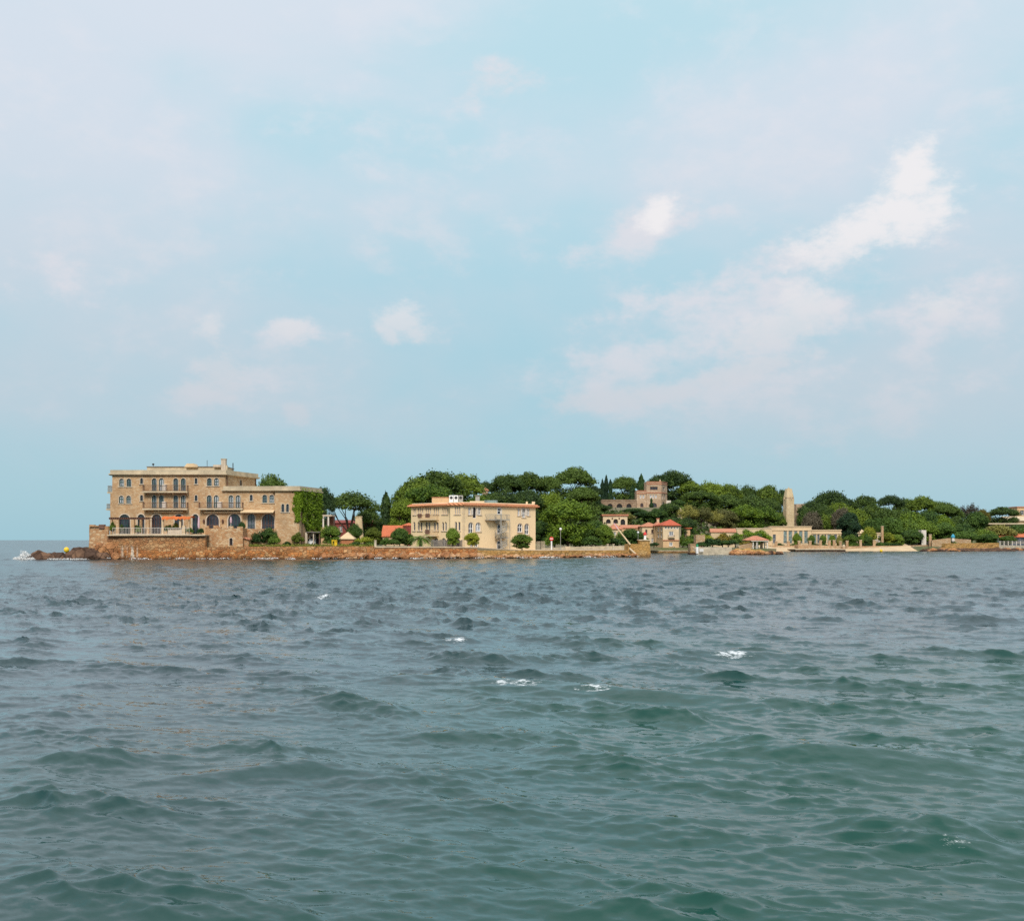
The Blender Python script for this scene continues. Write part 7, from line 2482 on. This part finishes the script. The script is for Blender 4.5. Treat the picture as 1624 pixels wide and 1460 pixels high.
# undergrowth on the hill: one mass of low scrub between the trees
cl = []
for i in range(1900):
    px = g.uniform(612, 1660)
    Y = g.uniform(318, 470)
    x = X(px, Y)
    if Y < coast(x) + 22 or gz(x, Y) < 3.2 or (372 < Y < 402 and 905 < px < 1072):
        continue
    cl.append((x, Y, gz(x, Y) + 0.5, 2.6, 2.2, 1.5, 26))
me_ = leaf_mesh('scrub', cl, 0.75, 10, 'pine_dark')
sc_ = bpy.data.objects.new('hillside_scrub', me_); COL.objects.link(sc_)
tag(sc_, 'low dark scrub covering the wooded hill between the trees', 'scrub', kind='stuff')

# blue parasol figure on the right terrace
bp = thing('blue_parasol', P(1511.5, 859, 379.5), 'blue closed parasol on a white stand at the ramp wall', 'parasol')
c = P(1511.5, 859, 379.5)
mb = MB(); mb.lathe(c, [(0.3, 0), (0.3, 0.2), (0.5, 0.25), (0.45, 1.2), (0.08, 1.25)], 8); mb.build('stand', M['offwhite'], bp)
mb = MB(); mb.lathe(c, [(0.1, 1.2), (0.55, 1.26), (0.62, 1.7), (0.3, 2.3), (0.05, 2.5)], 9); mb.build('canopy', M['blue_cloth'], bp)
# pole on the beach
bpole = thing('beach_post', (X(1473, 364), 364, 0), 'thin dark post standing at the beach\'s right end', 'post')
mb = MB(); mb.tube([P(1473, 872, 364), P(1473, 858, 364)], 0.1, 6); mb.build('pole', M['dark_wood'], bpole)
mb = MB(); mb.lathe(P(1473, 858, 364), [(0.12, 0), (0.16, 0.1), (0.03, 0.25)], 6); mb.build('cap', M['dark_wood'], bpole)

# posts and rails of the quay before the beach house
qr = thing('quay_railing', (X(1600, 398), 398, 1.3), 'white post-and-rail fence on the quay before the red-roofed beach house', 'railing')
for i in range(9):
    px = 1586 + i * 6.5
    Yq = 384 + i * 3.4
    mb = MB(); mb.box(X(px, Yq) - 0.09, X(px, Yq) + 0.09, Yq, Yq + 0.18, 1.0, Z(857.8, Yq)); mb.build('post', M['offwhite'], qr)
    if i < 8:
        for dz in (0.15, 0.75):
            mb = MB(); mb.tube([(X(px, Yq), Yq + 0.09, Z(857.8, Yq) - dz), (X(px + 6.5, Yq + 3.4), Yq + 3.49, Z(857.8, Yq + 3.4) - dz)], 0.045, 5); mb.build('rail', M['offwhite'], qr)
# lamp posts on the pier road
for px, Y, yt, lab in ((889, 256, 841, 'white globe street lamp on the pier road before the bright round pine'), (1012, 300, 846, 'white globe street lamp behind the pier head')):
    lp = thing('street_lamp', (X(px, Y), Y, 1.35), lab, 'street lamp')
    zt = Z(yt, Y)
    mb = MB(); mb.lathe((X(px, Y), Y, 1.2), [(0.14, 0), (0.14, 0.4), (0.05, 0.5), (0.05, zt - 1.2)], 8); mb.build('post', M['grey_metal'], lp)
    mb = MB(); mb.lathe((X(px, Y), Y, zt), [(0.06, -0.05), (0.26, 0.15), (0.3, 0.32), (0.2, 0.52), (0.04, 0.6)], 10); mb.build('globe', M['white'], lp, smooth=True)

# surf: spray and foam breaking on the ledge, thin foam line along the walls
def foam_patch(name, label, blobs, size, seed):
    me_ = leaf_mesh(name, blobs, size, seed, 'white', aspect=1.0)
    o = bpy.data.objects.new(name, me_); COL.objects.link(o)
    return tag(o, label, 'foam', kind='stuff')


g = np.random.default_rng(8)
bl = []
for i in range(80):
    t = g.random()
    px = 22 + 30 * t
    yy = 886.8 - g.random() ** 2.2 * (2 + 12 * max(0, math.sin(t * 3.0)) ** 2 * (1 if t > 0.35 else 0.35))
    q = P(px, yy, 206.5 + g.uniform(-1, 1))
    bl.append((q.x, q.y, q.z, 0.42, 0.35, 0.20, 26))
for i in range(26):
    q = P(g.uniform(78, 135), 886.6 + g.uniform(-0.4, 0.6), 206.8)
    bl.append((q.x, q.y, 0.12, 0.7, 0.4, 0.12, 20))
foam_patch('breaking_surf', 'white surf breaking over the dark rock ledge', bl, 0.12, 4)
bl = []
for i in range(90):
    px = g.uniform(150, 1020)
    Yw = interp([(150, 210.5), (330, 211.6), (430, 212.6), (594, 215), (757, 218.8), (850, 223.8), (930, 232.4), (1003, 239.2), (1030, 239.4)], px) - 0.9
    for k_ in range(int(g.integers(1, 4))):
        bl.append((X(px, Yw) + k_ * 0.6, Yw + g.uniform(-0.3, 0.1), 0.14 + g.uniform(-0.08, 0.12), 0.5, 0.2, 0.1, 10))
foam_patch('foam_line', 'thin white foam along the foot of the sea walls', bl, 0.13, 6)
